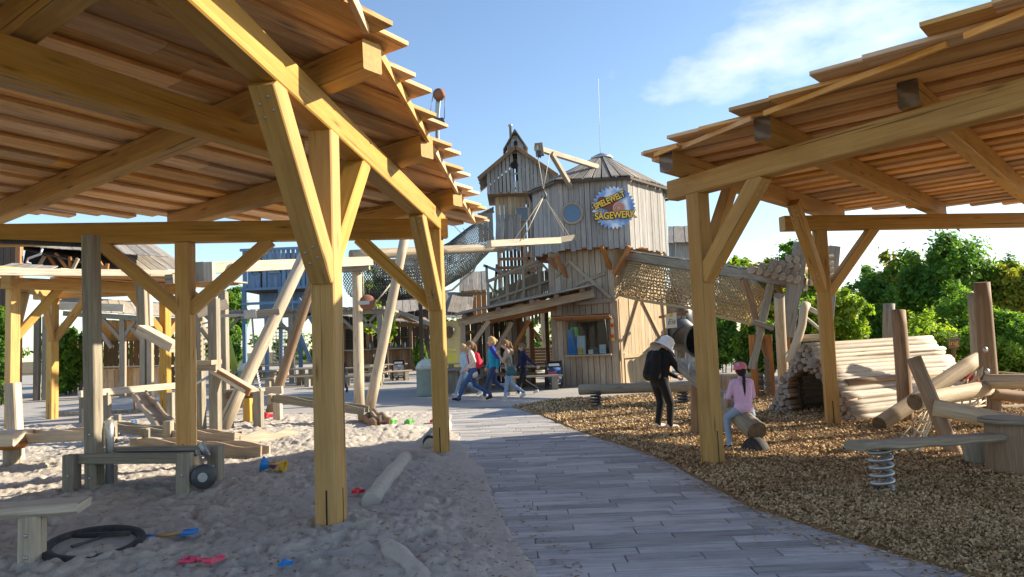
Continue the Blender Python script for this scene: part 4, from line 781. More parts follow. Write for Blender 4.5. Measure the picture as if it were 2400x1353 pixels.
for xx in (bx0+.1, bx0+(bx1-bx0)*.52, bx1-.1): bm('corner_post', (xx, BY-.02, 0), (xx, BY-.02, zm), .26, .22, M['blue'], BH); bm('corner_post', (xx, BY+3.9, 0), (xx, BY+3.9, zm), .26, .22, M['blue'], BH)
boards(BH, (bx0+.3, BY+2.), (bx1-.2, BY+2.), bz(600, 740).z, zm, .3, M['blue'], name='rear_board')
bm('rail', (bx0, BY-.15, bz(600, 712).z), (bx1, BY-.15, bz(600, 712).z), .1, .16, M['blue'], BH); bm('rail', (bx0, BY-.15, bz(600, 745).z), (bx1, BY-.15, bz(600, 745).z), .1, .14, M['blue'], BH)
bm('brace', bz(690, 745), bz(728, 850), .2, .2, M['blue'], BH); bm('brace', bz(700, 700), bz(735, 760), .18, .18, M['blue'], BH)
obj('front_gable_wall', B().box((pt(700, BY, 800), BY+3., 0), (pt(740, BY, 800), BY+3.2, bz(700, 760).z)), M['yel'], BH)
# barn with plank roof on the far left
NY = 29.
BN = empty('barn', (pt(150, NY), NY, 0), 'old dark barn with grey plank roof and open truss on the far left', 'barn')
n_ = lambda px, py, dy=0.: A(px, py, NY+dy)
e0, e1, t0_, t1_ = n_(55, 572), n_(470, 640, 3), n_(20, 535, 5), n_(330, 552, 7)
planks_on(BN, n_(20, 530, 6), n_(325, 556, 8), n_(30, 575, 0), .24, M['shing'], .03, jl=.05)
planks_on(BN, n_(205, 560, 4.5), n_(335, 556, 8), n_(310, 640, 1.5), .24, M['shing'], .03, jl=.05)
obj('roof_underside', B().prism([n_(30, 579, .05), n_(310, 643, 1.55), n_(335, 560, 8), n_(20, 536, 6)], (0, .02, -.03)), M['dark'], BN)
boards(BN, (n_(-60, 600).x, NY-.3), (n_(52, 600).x, NY-.3), 0, n_(0, 548).z, .28, M['dark'], name='wall_board'); obj('gable_post', B().timber((n_(57, 600).x, NY-.3, 0), (n_(57, 600).x, NY-.3, n_(57, 580).z), .2, .2), M['orange'], BN)
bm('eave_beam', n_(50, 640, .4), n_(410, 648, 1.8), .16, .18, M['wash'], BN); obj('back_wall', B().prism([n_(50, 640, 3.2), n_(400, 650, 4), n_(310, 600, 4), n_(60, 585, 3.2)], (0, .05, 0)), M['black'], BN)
for (x0, y0), (x1, y1), mt_ in (((105, 600), (92, 622), 'warm'), ((113, 598), (131, 626), 'orange'), ((130, 594), (158, 630), 'orange'), ((164, 602), (165, 628), 'orange'), ((183, 606), (171, 630), 'warm'), ((232, 612), (245, 634), 'orange'), ((252, 618), (250, 634), 'orange')): bm('truss_member', n_(x0, y0, .8), n_(x1, y1, .8), .12, .1, M[mt_], BN, up=(0, 1, 0))
obj('gutter_pipe', B().tube([n_(99, 583, -.1), n_(95, 596, -.1), n_(66, 606, -.1), n_(62, 616, -.1), n_(72, 618, -.1)], .05, 7), M['steel'], BN)
planks_on(BN, n_(30, 618, -1.5), n_(135, 626, -1.5), n_(-20, 632, -3.5), .3, M['shing'], .04)
# low food hut in the middle
HY = 47.
HT = empty('food_hut', (pt(900, HY), HY, 0), 'dark food hut with lit counter and sloping plank roof across the plaza', 'hut')
h_ = lambda px, py, dy=0.: A(px, py, HY+dy)
hx0, hx1 = pt(745, HY), pt(1014, HY)
boards(HT, (hx0, HY), (hx1, HY), 0, h_(900, 822).z, .24, M['brown'], name='front_board'); bm('counter', (hx0, HY-.15, h_(900, 820).z+.05), (pt(966, HY), HY-.15, h_(900, 820).z+.05), .5, .08, M['warm'], HT)
boards(HT, (hx0, HY+2.6), (hx1, HY+2.6), 0, 4.4, .5, M['dark'], name='rear_board'); obj('hut_floor', B().box((hx0, HY+.05, 0), (hx1, HY+2.6, .1)), M['dark'], HT)
for px in (750, 805, 862, 963, 1012): bm('post', (pt(px, HY), HY+.02, 0), (pt(px, HY), HY+.02, h_(px, 752).z), .2, .2, M['brown'], HT)
bm('lintel', (hx0, HY-.02, h_(900, 764).z), (hx1, HY-.02, h_(900, 764).z), .2, .25, M['brown'], HT); bm('shelf', (hx0+.3, HY+2.3, 2.2), (hx1-1.4, HY+2.3, 2.2), .4, .05, M['brown'], HT)
planks_on(HT, h_(918, 704, 3.6), h_(1010, 690, 6), h_(918, 738, -.6), .32, M['shing'], .04, jl=.1); planks_on(HT, h_(740, 735, -1), h_(1016, 762, -1), h_(740, 716, 3.5), .34, M['shing'], .05); bm('barge_board', h_(912, 722, -1.1), h_(1014, 762, -1.1), .08, .26, M['grey'], HT)
bm('gable_beam', h_(925, 735, -.8), h_(1000, 768, -.8), .1, .2, M['brown'], HT)
for i in range(9):
    px = random.choice((905, 912, 918, 922, 930, 938, 945, 952, 870))+random.uniform(-2, 2); q = h_(px, 820, .1); obj('bottle', B().lathe((q.x, HY-.1, h_(900, 820).z+.09), ((.05, 0), (.05, .22), (.02, .3), (.02, .36)), 8), M[random.choice(('white', 'lblue', 'rust', 'pgreen'))], HT)
for px, wv, hh, cc in ((935, 1.6, .7, 'dsteel'), (870, 1.1, .6, 'brown'), (830, .9, .5, 'warm')): q = h_(px, 820, .6); obj('counter_box', B().timber((q.x, HY+.7, 1.0), (q.x, HY+.7, 1.0+hh), wv, .5, (0, 1, 0), .03), M[cc], HT)
# cream walled house behind the shelter
CH = empty('cream_house', (pt(1062, 40), 40, 0), 'cream plastered house corner with wall lamp behind the picnic tables', 'house')
c_ = lambda px, py, dy=0.: A(px, py, 40+dy)
obj('wall', B().box((pt(1040, 40), 40, 0), (pt(1100, 40), 42, c_(1060, 752).z)), M['yel'], CH); ovd = obj('oval_door', B().lathe(c_(1053, 784, -.06), ((.22, 0), (.22, .05)), 20, ax=(0, -1, 0)), M['brown'], CH)
for v in ovd.data.vertices: v.co.z *= 1.55
obj('wall_lamp', B().lathe(c_(1061, 778, -.2), ((.05, -.12), (.09, 0), (.10, .16), (.03, .24)), 8), M['dsteel'], CH)
planks_on(CH, c_(1042, 686, 3), c_(1110, 686, 3), c_(1032, 745, -.6), .3, M['shing'], .04, jl=.03); planks_on(CH, c_(1112, 690, 3), c_(1062, 686, 2.9), c_(1102, 736, -.2), .3, M['shing'], .04)
planks_on(CH, c_(1078, 640, 5), c_(1140, 636, 5), c_(1076, 684, 2.5), .28, M['shing'], .04, jl=.06); boards(CH, c_(1080, 700, 5.1), c_(1140, 700, 5.1), 3.0, c_(1100, 668, 5).z, .3, M['orange'], name='gable_board'); obj('roof_fascia', B().prism([c_(1078, 686, 2.4), c_(1140, 684, 2.4), c_(1140, 692, 2.4), c_(1078, 693, 2.4)], (0, .1, 0)), M['brown'], CH)
YF = empty('yellow_fence', c_(1055, 838, -4), 'bright yellow low board fence beside the cream house', 'fence'); boards(YF, c_(1042, 800, -4), c_(1068, 800, -4), 0, 1.15, .12, M['lime'], name='slat', gap=.02); bm('rail', c_(1042, 820, -3.94), c_(1068, 820, -3.94), .05, .08, M['lime'], YF)
# shed behind the silo on the right
SH = empty('plank_shed', (pt(1592, 34), 34, 0), 'small grey shed with plank roof behind the silo', 'shed'); s_ = lambda px, py, dy=0.: A(px, py, 34+dy)
boards(SH, s_(1568, 600), s_(1650, 600), 0, s_(1590, 566).z, .3, M['grey']); planks_on(SH, s_(1566, 532, 2), s_(1655, 530, 2), s_(1566, 570, -.4), .26, M['shing'], .04)
# brown board fence to the right
BF = empty('board_fence', G(1700, 842), 'brown wooden board fence below the net bridge', 'fence'); f0, f1 = G(1640, 846), G(1752, 843); boards(BF, f0, f1, .05, 1.62, .3, M['brown'], name='slat', gap=.05, jz=.03); bm('rail', f0+V((0, .06, .5)), f1+V((0, .06, .5)), .05, .1, M['brown'], BF)
# tube slide mouth and ice flag by the door
TS = empty('tube_slide', A(1605, 830, 26.5), 'grey steel tube slide mouth beside the kiosk door', 'slide')
m0 = A(1640, 800, 25.5); obj('mouth', B().lathe(m0, ((.56, 0), (.60, .03), (.60, .1), (.56, .12), (.50, .1), (.48, 1.2)), 24, ax=(-.35, .93, .1), cap=False), M['dsteel'], TS); obj('tube', B().tube([m0+V((-.3, .9, .1)), m0+V((-.45, 1.5, .5)), m0+V((-.2, 2.2, 1.1)), m0+V((.0, 2.6, 1.8))], .56, 16), M['dsteel'], TS); obj('hood', B().lathe(A(1598, 775, 27), ((.42, 0), (.42, .7), (.3, .9)), 16), M['dsteel'], TS)
for px in (1590, 1601): bm('support', A(px, 840, 26.6), A(px, 740, 26.6), .14, .14, M['gpost'], TS, up=(0, 1, 0))
FL = empty('ice_flag', A(1572, 770, 24.6), 'cream canvas ice cream flag hanging from a wooden arm', 'flag'); fa = A(1545, 744, 25.1); bm('arm', fa, A(1614, 730, 24.4), .07, .08, M['orange'], FL)
fl = [A(1559, 737, 24.6), A(1585, 732, 24.6), A(1587, 768, 24.6), A(1562, 770, 24.6)]; obj('cloth', B().prism(fl, (0, .012, 0)), M['canvas'], FL); fc = (fl[0]+fl[2])/2
lettering('Eis', fc+V((0, -.012, -.03)), V((1, 0, .04)).normalized(), V((0, 0, 1)), V((0, -1, 0)), .26, M['ink'], FL, 'lettering', .26, -.004, .003, .35); obj('cone_print', B().lathe(fc+V((0, -.004, .2)), ((.06, 0), (.06, .006)), 14, ax=(0, -1, 0)), M['pyel'], FL); lettering('täglich', fc+V((0, -.012, -.19)), V((1, 0, .04)).normalized(), V((0, 0, 1)), V((0, -1, 0)), .07, M['ink'], FL, 'lettering', .16, 0, .003) if False else None
# pergola row behind the tables
PG = empty('pergola', (pt(700, 36), 36, 0), 'long grey slatted pergola over the far picnic tables', 'pergola'); g_ = lambda px, py, dy=0.: A(px, py, 36+dy)
for py_, dy in ((738, 0.), (738, 3.2)): bm('beam', g_(505, 742, dy), g_(905, 730, dy), .18, .22, M['gpost'], PG)
for i in range(26):
    t = g_(512+i*15.4, 731-i*.4, -.7); bm('slat', t, t+V((.0, 4.6, .0)), .09, .16, M['gpost'], PG)
for px in (525, 683, 838, 890):
    t = g_(px, 735); bm('post', (t.x, t.y, 0), t, .26, .26, M['gpost'], PG, up=(0, 1, 0))
    for sg in (-1, 1): bm('brace', (t.x, t.y-.02, t.z-1.0), (t.x+sg*.95, t.y-.02, t.z-.05), .14, .14, M['gpost'], PG, up=(0, 1, 0))
CN = empty('cargo_net_wall', g_(665, 830, 1), 'square meshed rope net wall under the pergola', 'net')
nb = B()
for i in range(9): t = g_(640+i*7, 770, 1.); nb.tube([t, g_(640+i*7, 858, 1.)], .02, 4)
for i in range(11): nb.tube([g_(638, 772+i*8, 1.), g_(698, 772+i*8, 1.)], .02, 4)
obj('rope_mesh', nb, M['rope'], CN); bm('top_bar', g_(636, 770, 1.), g_(700, 768, 1.), .1, .1, M['gpost'], CN)
# dark wood bar / shingle hut far left, seen below the second pavilion
HL = empty('reed_hut', A(290, 880, 29), 'brown timber hut with warm lit ceiling behind the far pavilion', 'hut'); l_ = lambda px, py, dy=0.: A(px, py, 29+dy)
planks_on(HL, l_(135, 726), l_(420, 744), l_(140, 696, 4), .24, M['wash'], .04); bm('eave_board', l_(130, 716, -.1), l_(290, 722, -.1), .06, .3, M['wash'], HL); bm('eave_beam', l_(150, 735, .2), l_(420, 752, .2), .16, .2, M['gpost'], HL)
planks_on(HL, l_(230, 752, .6), l_(400, 752, .6), l_(230, 800, 5), .3, M['roofb'], .03, name='ceiling_board')
boards(HL, l_(238, 860, 1.5), l_(400, 860, 1.5), 0, l_(300, 864, 1.5).z, .26, M['roofb'], name='bar_board'); bm('bar_top', l_(236, 862, 1.2), l_(402, 858, 1.2), .4, .07, M['warm'], HL)
boards(HL, l_(100, 860, 5), l_(420, 860, 5), 0, 2.6, .24, M['brown'], name='rear_board', gap=.05)
for px in (88, 108, 288, 336, 352, 420): t = l_(px, 742, .3); bm('post', (t.x, t.y, 0), t, .2, .2, M['warm' if px > 200 else 'gpost'], HL, up=(0, 1, 0))
for (x0, y0), (x1, y1) in (((288, 800), (236, 742)), ((290, 790), (320, 748)), ((336, 800), (310, 770)), ((262, 815), (232, 772))): bm('brace', l_(x0, y0, .3), l_(x1, y1, .3), .14, .14, M['warm'], HL, up=(0, 1, 0))
# ------------------------------------------------------------------ picnic tables, bins, menu boards
def picnic_table(loc, ang, L_, label, group, benches=2):
    T = empty('picnic_table', loc, label, 'table', group); c, s2 = math.cos(ang), math.sin(ang); ex, ey = V((c, s2, 0)), V((-s2, c, 0)); o = V(loc)
    for k in (-.26, 0, .26): bm('top_plank', o+ey*k-ex*L_/2+V((0, 0, .76)), o+ey*k+ex*L_/2+V((0, 0, .76)), .245, .06, M['gpost'], T)
    for k in (-1, 1):
        x = o+ex*k*L_*.36; bm('leg', x, x+V((0, 0, .73)), .24, .34, M['gpost'], T, up=ey)
        for sg in ((-1, 1) if benches == 2 else (-1,)): bm('bench_leg', x+ey*sg*.72, x+ey*sg*.72+V((0, 0, .42)), .2, .24, M['gpost'], T, up=ey)
    for sg in ((-1, 1) if benches == 2 else (-1,)): bm('bench_plank', o+ey*sg*.72-ex*L_/2+V((0, 0, .45)), o+ey*sg*.72+ex*L_/2+V((0, 0, .45)), .3, .06, M['warm'], T)
    return T
for (px, py, ang, L_, lb) in ((600, 912, .05, 2.0, 'grey picnic table nearest the left sea-green bin under the swing pole'), (690, 906, .0, 2.2, 'grey picnic table left of the big front post, in the plaza shade'), (745, 900, .1, 2.0, 'grey picnic table half hidden behind the big front post'), (640, 888, .0, 2.2, 'far grey picnic table below the square rope net'), (848, 905, .05, 2.0, 'grey picnic table behind the upright pulley pole'), (905, 893, .6, 1.9, 'grey picnic table between the pulley pole and the menu boards'), (1072, 918, 1.45, 1.8, 'dark picnic table end-on beside the second front post'), (1098, 893, .05, 2.0, 'picnic table behind the girl with the red backpack'), (1185, 905, .05, 2.2, 'picnic table behind the two walking girls'), (1245, 912, .1, 1.9, 'sunlit picnic table by the menu board at the kiosk'), (1200, 880, .0, 2.4, 'rear picnic table deep under the brown shelter'), (190, 905, .0, 2.6, 'low picnic table behind the far pavilion post'), (385, 902, .1, 1.6, 'small picnic table in front of the warm lit hut')):
    picnic_table(G(px, py), ang, L_, lb, 'picnic tables on the plaza')
def bin_(px, py, label, h=1.12, r=.33, cm='bin'):
    o = G(px, py); T = empty('litter_bin', o, label, 'bin', 'round litter bins'); obj('body', B().lathe(o, ((r*.94, 0), (r, .05), (r, h*.72), (r*1.04, h*.73)), 22), M[cm], T); obj('lid', B().lathe(o+V((0, 0, h*.73)), ((r*1.05, 0), (r*1.05, h*.05), (r*.86, h*.17), (r*.45, h*.26), (0.02, h*.28)), 22), M['binl'], T)
    obj('flap', B().prism([o+V((-r*.42, -r*.97, h*.79)), o+V((r*.42, -r*.97, h*.79)), o+V((r*.32, -r*.72, h*.92)), o+V((-r*.32, -r*.72, h*.92))], (0, -.03, .02)), M['binl'], T)
bin_(577, 914, 'sea-green bin on the left below the leaning swing pole'); bin_(1004, 928, 'sea-green bin half behind the second front post', 1.16, .36); bin_(978, 866, 'small distant bin by the food hut corner'); bin_(1260, 872, 'pale bin by the wooden steps near the kiosk', 1.25, .42, 'binl')
def poster(name, cols):
    mt, n, p = newmat(name, .4, .4); t = n.nodes.new('ShaderNodeTexCoord').outputs['UV']; vo = n.nodes.new('ShaderNodeTexVoronoi'); vo.inputs['Scale'].default_value = 1.; n.links.new(mapped(n, t, (7, 9, 1)), vo.inputs['Vector'])
    sp = n.nodes.new('ShaderNodeSeparateColor'); n.links.new(vo.outputs['Color'], sp.inputs[0]); r = n.nodes.new('ShaderNodeValToRGB'); r.color_ramp.interpolation = 'CONSTANT'; e = r.color_ramp.elements
    while len(e) < len(cols): e.new(.5)
    for k, c in enumerate(cols): e[k].position = k/len(cols); e[k].color = (*c, 1)
    n.links.new(sp.outputs[0], r.inputs[0]); n.links.new(r.outputs[0], p.inputs['Base Color']); return mt
def menu_board(px, py, h, w_, ang, label, mat):
    o = G(px, py); T = empty('menu_board', o, label, 'menu board', 'folding menu boards'); ex = V((math.cos(ang), math.sin(ang), 0)); ey = V((-math.sin(ang), math.cos(ang), 0))
    for sg in (-1, 1):
        a_ = o+ey*sg*.22; t = V((0, 0, h))-ey*sg*.2
        pn = obj('panel', B().prism([a_-ex*w_/2+t*.12, a_+ex*w_/2+t*.12, a_+ex*w_/2+t, a_-ex*w_/2+t], -ey*sg*.02), M['black'], T)
        for k in (-1, 1): obj('leg', B().timber(a_+ex*k*(w_/2-.03), a_+ex*k*(w_/2-.03)+t*1.02, .05, .04), M['dark'], T)
        if sg < 0:
            obj('poster', B().prism([a_-ex*w_*.38+t*.25-ey*.012, a_+ex*w_*.38+t*.25-ey*.012, a_+ex*w_*.38+t*.78-ey*.012, a_-ex*w_*.38+t*.78-ey*.012], -ey*.008), mat, pn); obj('heading_strip', B().prism([a_-ex*w_*.3+t*.83-ey*.012, a_+ex*w_*.3+t*.83-ey*.012, a_+ex*w_*.3+t*.92-ey*.012, a_-ex*w_*.3+t*.92-ey*.012], -ey*.008), M['white'], pn)
            for k in range(2): obj('price_strip', B().prism([a_-ex*w_*(.34-.36*k)+t*.17-ey*.012, a_-ex*w_*(.06-.36*k)+t*.17-ey*.012, a_-ex*w_*(.06-.36*k)+t*.22-ey*.012, a_-ex*w_*(.34-.36*k)+t*.22-ey*.012], -ey*.008), M['white'], pn)
menu_board(1300, 911, .9, .58, .12, 'black menu board with blue ice cream pictures beside the kiosk', poster('ice_poster', ((.04, .10, .30), (.05, .22, .6), (.55, .65, .8), (.5, .08, .1), (.03, .05, .12), (.1, .35, .7), (.75, .75, .75))))
menu_board(935, 892, .95, .62, .1, 'black menu board with food pictures standing in the plaza', poster('food_poster', ((.55, .55, .52), (.4, .4, .38), (.5, .2, .08), (.65, .62, .58), (.3, .28, .25)))); menu_board(953, 864, 1.1, .62, .1, 'distant menu board leaning by the food hut counter', poster('far_poster', ((.05, .05, .06), (.55, .55, .52), (.4, .15, .06), (.6, .6, .58))))
# ------------------------------------------------------------------ poles, swing, nets
def pole(name, a_, b_, r_, label, cat, mat='log', r1=None, grp=None): return obj(name, B().log(a_, b_, r_, r1 or r_*.9, 12, 6, .03), [M[mat], M['endg']], None, label, cat, grp)
pa = G(516, 1016); pole('leaning_pole', pa, A(742, 540, 16.5), .14, 'long grey pole leaning up to the right across the blue house', 'pole', 'log', .13, 'leaning swing poles')
pb_ = G(634, 966); pole('leaning_pole', pb_, A(772, 540, 18.5), .13, 'brown pole leaning behind the big front post', 'pole', 'logb', .12, 'leaning swing poles'); pc_ = G(866, 962); pole('leaning_pole', pc_, A(952, 540, 19), .14, 'pale pole leaning right of the upright pulley pole', 'pole', 'log', .12, 'leaning swing poles')
PD = empty('pulley_pole', G(842, 948), 'upright pale log post with red pulley wheel', 'pole'); t = G(842, 948); top = A(836, 628, t.y); obj('shaft', B().log(t-V((0, 0, .1)), top, .15, .14, 12, 5, .02), [M['log'], M['endg']], PD)
wp = A(861, 710, t.y-.25); obj('wheel', B().lathe(wp, ((.0, -.03), (.2, -.03), (.23, 0), (.2, .03), (.0, .03)), 20, ax=(.3, -.95, 0), cap=False), M['rust'], PD); bm('wheel_arm', A(838, 711, t.y-.33), A(866, 709, t.y-.33), .03, .11, M['steel'], PD); obj('rope', B().tube([wp+V((-.1, 0, .2)), A(850, 630, t.y-.2)], .015, 5), M['rope'], PD); obj('rope', B().tube([wp+V((.2, 0, -.05)), A(920, 660, t.y)], .02, 5), M['rope'], PD)
bm('cap_beam', A(800, 632, t.y-.1), A(866, 626, t.y-.1), .24, .16, M['gpost'], PD)
LB = empty('long_swing_beam', A(650, 620, 18.6), 'long bleached squared beam spanning across the blue house at pavilion height', 'beam'); obj('beam', B().timber(A(452, 630, 15.3), A(868, 612, t.y-.15), .2, .25, n=4), M['wash'], LB)
for px in (470, 490): bm('stub', A(px, 615, 15.2), A(px+1, 660, 15.2), .2, .16, M['wash' if px > 480 else 'gpost'], LB, up=(0, 1, 0))
bm('lower_beam', A(396, 655, 14.6), A(482, 650, 15.6), .2, .2, M['gpost'], LB)
tag(obj('log_boom', B().log(A(822, 599, t.y-.5), A(1182, 580, 23.5), .15, .14, 12, 8, .04), [M['log'], M['endg']]), 'bleached log boom reaching from the pulley pole towards the tower', 'log'); 
CB = empty('chain_arm', A(645, 710, 15.6), 'grey steel swivel arm with hanging chain on the leaning pole', 'crane'); bm('arm', A(500, 742, 15.4), A(575, 738, 15.5), .05, .06, M['steel'], CB); bm('head', A(574, 738, 15.5), A(602, 735, 15.5), .12, .18, M['steel'], CB); bm('clamp', A(600, 737, 15.5), A(655, 730, 15.6), .08, .14, M['gpost'], CB)
chain = B(); cpt = [A(591, 748, 15.5), A(595, 800, 15.4), A(600, 860, 15.3), A(610, 912, 15.2)]
for i in range(60):
    f_ = i/59*3; k = min(2, int(f_)); p = cpt[k].lerp(cpt[k+1], f_-k); ax_ = (cpt[k+1]-cpt[k]).normalized(); sd_ = V((1, 0, 0)) if i % 2 else V((0, 1, 0))
    chain.tube([p+ax_*.035*math.cos(a_)+sd_*.018*math.sin(a_) for a_ in np.linspace(0, math.tau, 8, endpoint=False)], .007, 4, closed=True)
obj('chain', chain, M['steel'], CB)
MA = empty('pulley_mast', A(1040, 880, 24), 'tall steel mast with rusty cable wheel above the left roof edge', 'mast'); mt0, mt1 = A(1042, 870, 24), A(1024, 245, 24); obj('mast', B().tube([mt0, A(1024, 285, 24)], .07, 8), M['steel'], MA); bm('head', A(1023, 290, 24), A(1029, 212, 24), .08, .16, M['steel'], MA, up=(1, 0, 0)); w1 = A(1029, 222, 23.85); obj('wheel', B().lathe(w1, ((.03, -.04), (.21, -.04), (.17, 0), (.21, .04), (.03, .04)), 20, ax=(0, -1, 0)), M['rust'], MA); w2 = A(1036, 283, 23.85); obj('small_wheel', B().lathe(w2, ((.03, -.03), (.10, -.03), (.10, .03), (.03, .03)), 16, ax=(0, -1, 0)), M['dsteel'], MA); bm('bracket', A(1012, 278, 23.9), A(1038, 282, 23.9), .06, .12, M['dsteel'], MA)
for q_, q2 in ((w1+V((.2, 0, 0)), w2+V((.08, 0, .05))), (w1-V((.2, 0, 0)), A(1005, 285, 23.9))): obj('cable', B().tube([q_, q2], .012, 4), M['dsteel'], MA)
def net_tube(name, centres, rads, n_a, n_l, thick, mat, parent, a0=0., a1=math.tau, zig=True):
    # rope mesh sleeve along a curve: diagonal ropes both ways
    b = B(); cs = [V(p) for p in centres]
    def pos(t, an):
        f_ = t*(len(cs)-1); k = min(len(cs)-2, int(f_)); c = cs[k].lerp(cs[k+1], f_-k); r_ = rads[k]+(rads[k+1]-rads[k])*(f_-k); d = (cs[k+1]-cs[k]).normalized(); x = d.cross(V((0, 0, 1))).normalized(); y = x.cross(d); return c+x*math.cos(an)*r_+y*math.sin(an)*r_
    full = abs(a1-a0-math.tau) < 1e-3; turns = n_l/n_a
    for sg in (1, -1):
        for i in range(-n_l, n_a+n_l):
            pts = []
            for k in range(n_l*2+1):
                t = k/(n_l*2); u = i+sg*t*n_l
                if not full and not (0 <= u <= n_a):
                    if len(pts) > 1: b.tube(pts, thick, 3)
                    pts = []; continue
                if full and not (0 <= i < n_a): break
                pts.append(pos(t, a0+(a1-a0)*u/n_a))
            if len(pts) > 1: b.tube(pts, thick, 3)
    return obj(name, b, mat, parent)
DN = empty('dark_net_tunnel', A(1080, 650, 33), 'dark sagging rope net tunnel climbing to the tower', 'net tunnel')
net_tube('rope_mesh', [A(840, 655, 27), A(930, 655, 29), A(1010, 640, 32), A(1075, 605, 34), A(1125, 560, 36)], [.75, .8, .85, .85, .8], 34, 60, .020, M['dnet'], DN)
obj('rim_cable', B().tube([A(840, 695, 27), A(960, 700, 30), A(1060, 680, 34), A(1110, 635, 36), A(1132, 585, 36.8)], .05, 6), M['dnet'], DN)
BG = empty('slatted_walkway', A(950, 660, 38), 'dark slatted balcony behind the net tunnel', 'balcony')
for i in range(7): bm('slat', A(895, 628+i*8, 38), A(990, 622+i*8, 38), .06, .13, M['dark'], BG)
for px in (898, 935, 978): bm('post', A(px, 618, 37.9), A(px, 700, 37.9), .12, .12, M['dark'], BG, up=(0, 1, 0))
bm('deck_beam', A(890, 700, 38), A(995, 694, 38), .2, .3, M['dark'], BG); [bm('support', (A(px, 700, 38.1).x, 38.1, 0), A(px, 700, 38.1), .2, .2, M['dark'], BG, up=(0, 1, 0)) for px in (900, 985)]
CT = empty('catenary_cables', A(1060, 540, 30), 'thin dark cables strung past the tower towards the left', 'cables')
for a_, b_ in ((A(1060, 525, 30), A(1112, 580, 30)), (A(1085, 535, 30), A(1115, 575, 30)), (A(628, 560, 40), A(720, 480, 40)), (A(612, 562, 40), A(690, 490, 40))): obj('cable', B().tube([a_, b_], .012, 4), M['dsteel'], CT)
tag(obj('black_hose', B().tube([A(-20, 566, 9.0), A(80, 569, 8.9), A(150, 573, 8.7), A(212, 575, 8.45)], .028, 8), M['rubber']), 'black hose running along the top left under the beam', 'hose')
# net bridge from the silo to the log platform
NB = empty('net_bridge', A(1640, 760, 21), 'sloping bridge hung with tan rope netting between silo and log platform', 'bridge')
b0, b1 = A(1472, 600, 24.6), A(1884, 664, 17.6); bm('edge_beam', b0, b1, .16, .26, M['gpost'], NB); bd = V((.55, 1.25, 0)); bm('edge_beam', b0+bd, b1+bd, .16, .26, M['gpost'], NB)
planks_on(NB, b0+V((0, 0, .16)), b1+V((0, 0, .16)), b0+bd+V((0, 0, .16)), .3, M['wash'], .04, 'deck_plank', jl=.02)
def net_sheet(name, P_, nu, nv, thick, mat, parent):
    # knotted square net over a surface P_(u, v): ropes both ways
    b = B()
    for i in range(nu+1): b.tube([P_(i/nu, k/10) for k in range(11)], thick, 3)
    for j in range(nv+1): b.tube([P_(k/nu, (j+(.18 if k % 2 else -.18))/nv if 0 < j < nv else j/nv) for k in range(nu+1)], thick*1.15, 3)
    return obj(name, b, mat, parent)
low = [A(1454, 692, 24.2), A(1500, 704, 23.6), A(1622, 723, 21.7), A(1680, 740, 20.7), A(1760, 760, 19.4), A(1800, 690, 18.8)]
def lowc(u): f_ = u*5; k = min(4, int(f_)); return low[k].lerp(low[k+1], f_-k)
tope = lambda u: b0.lerp(b1, .015+.76*u)+V((0, 0, -.1))
front = lambda u, v: tope(u).lerp(lowc(u), v)+V((-.1, -.28, 0))*math.sin(math.pi*min(1, v*1.05))
back = lambda u, v: (tope(u)+bd).lerp(lowc(u)+V((.1, .25, 0)), v)+V((.1, .25, 0))*math.sin(math.pi*v)
net_sheet('rope_mesh', front, 62, 13, .021, M['net'], NB); net_sheet('rope_mesh', back, 50, 9, .020, M['net'], NB)
obj('lower_rope', B().tube([lowc(k/20) for k in range(21)], .05, 7), M['net'], NB)
LP = empty('log_platform', A(1850, 830, 17.4), 'log platform on crossed legs with stacked log ends', 'platform'); lp = lambda px, py, dy=0.: A(px, py, 17.4+dy)
for (x0, y0), (x1, y1), dy, mt_, w_ in (((1878, 572), (1842, 790), 0, 'gpost', .3), ((1954, 578), (1936, 760), .4, 'gpost', .26), ((1744, 655), (1800, 840), .5, 'logb', .14), ((1806, 666), (1762, 866), .3, 'gpost', .16), ((1736, 652), (1760, 700), .6, 'logb', .13), ((1822, 672), (1850, 730), .6, 'logb', .12)): bm('leg', lp(x1, y1, dy), lp(x0, y0, dy), w_, w_*.8, M[mt_], LP, up=(0, 1, 0))
for px in (1842, 1936, 1800, 1762): q_ = lp(px, 780, .35); bm('footing_post', (q_.x, q_.y, 0), (q_.x, q_.y, lp(px, 785).z), .14, .14, M['orange'], LP)
bm('cross_bar', lp(1765, 755, .2), lp(1812, 770, .2), .12, .12, M['gpost'], LP)
rows = [(1760, 632), (1778, 636), (1796, 640), (1814, 644), (1832, 648), (1850, 652), (1866, 655), (1786, 626), (1804, 628), (1822, 631), (1841, 635), (1858, 640), (1832, 618), (1850, 621), (1866, 626), (1812, 616), (1848, 606), (1865, 609), (1864, 594)]
for px, py in rows: c0 = lp(px, py, -.2); obj('log', B().log(c0, c0+V((.85, 1.6, .05)), .095*random.uniform(.9, 1.1), None, 10, 2, .04), [M['logb'], M['endg']], LP)
for i in range(5): bm('side_log', lp(1896, 607+i*14, .1), lp(1952, 604+i*14, .1), .16, .15, M['log'], LP, c=.05)
for a_, b_, c_ in ((lp(1888, 716), lp(1915, 730, -.6), lp(1945, 715, -1.)), (lp(1890, 722), lp(1915, 735, -.6), lp(1945, 722, -1.)), (lp(1886, 742), lp(1910, 762, -.7), lp(1935, 785, -1.4))): obj('hand_rope', B().tube([a_, b_, c_], .035, 6), M['rope'], LP)
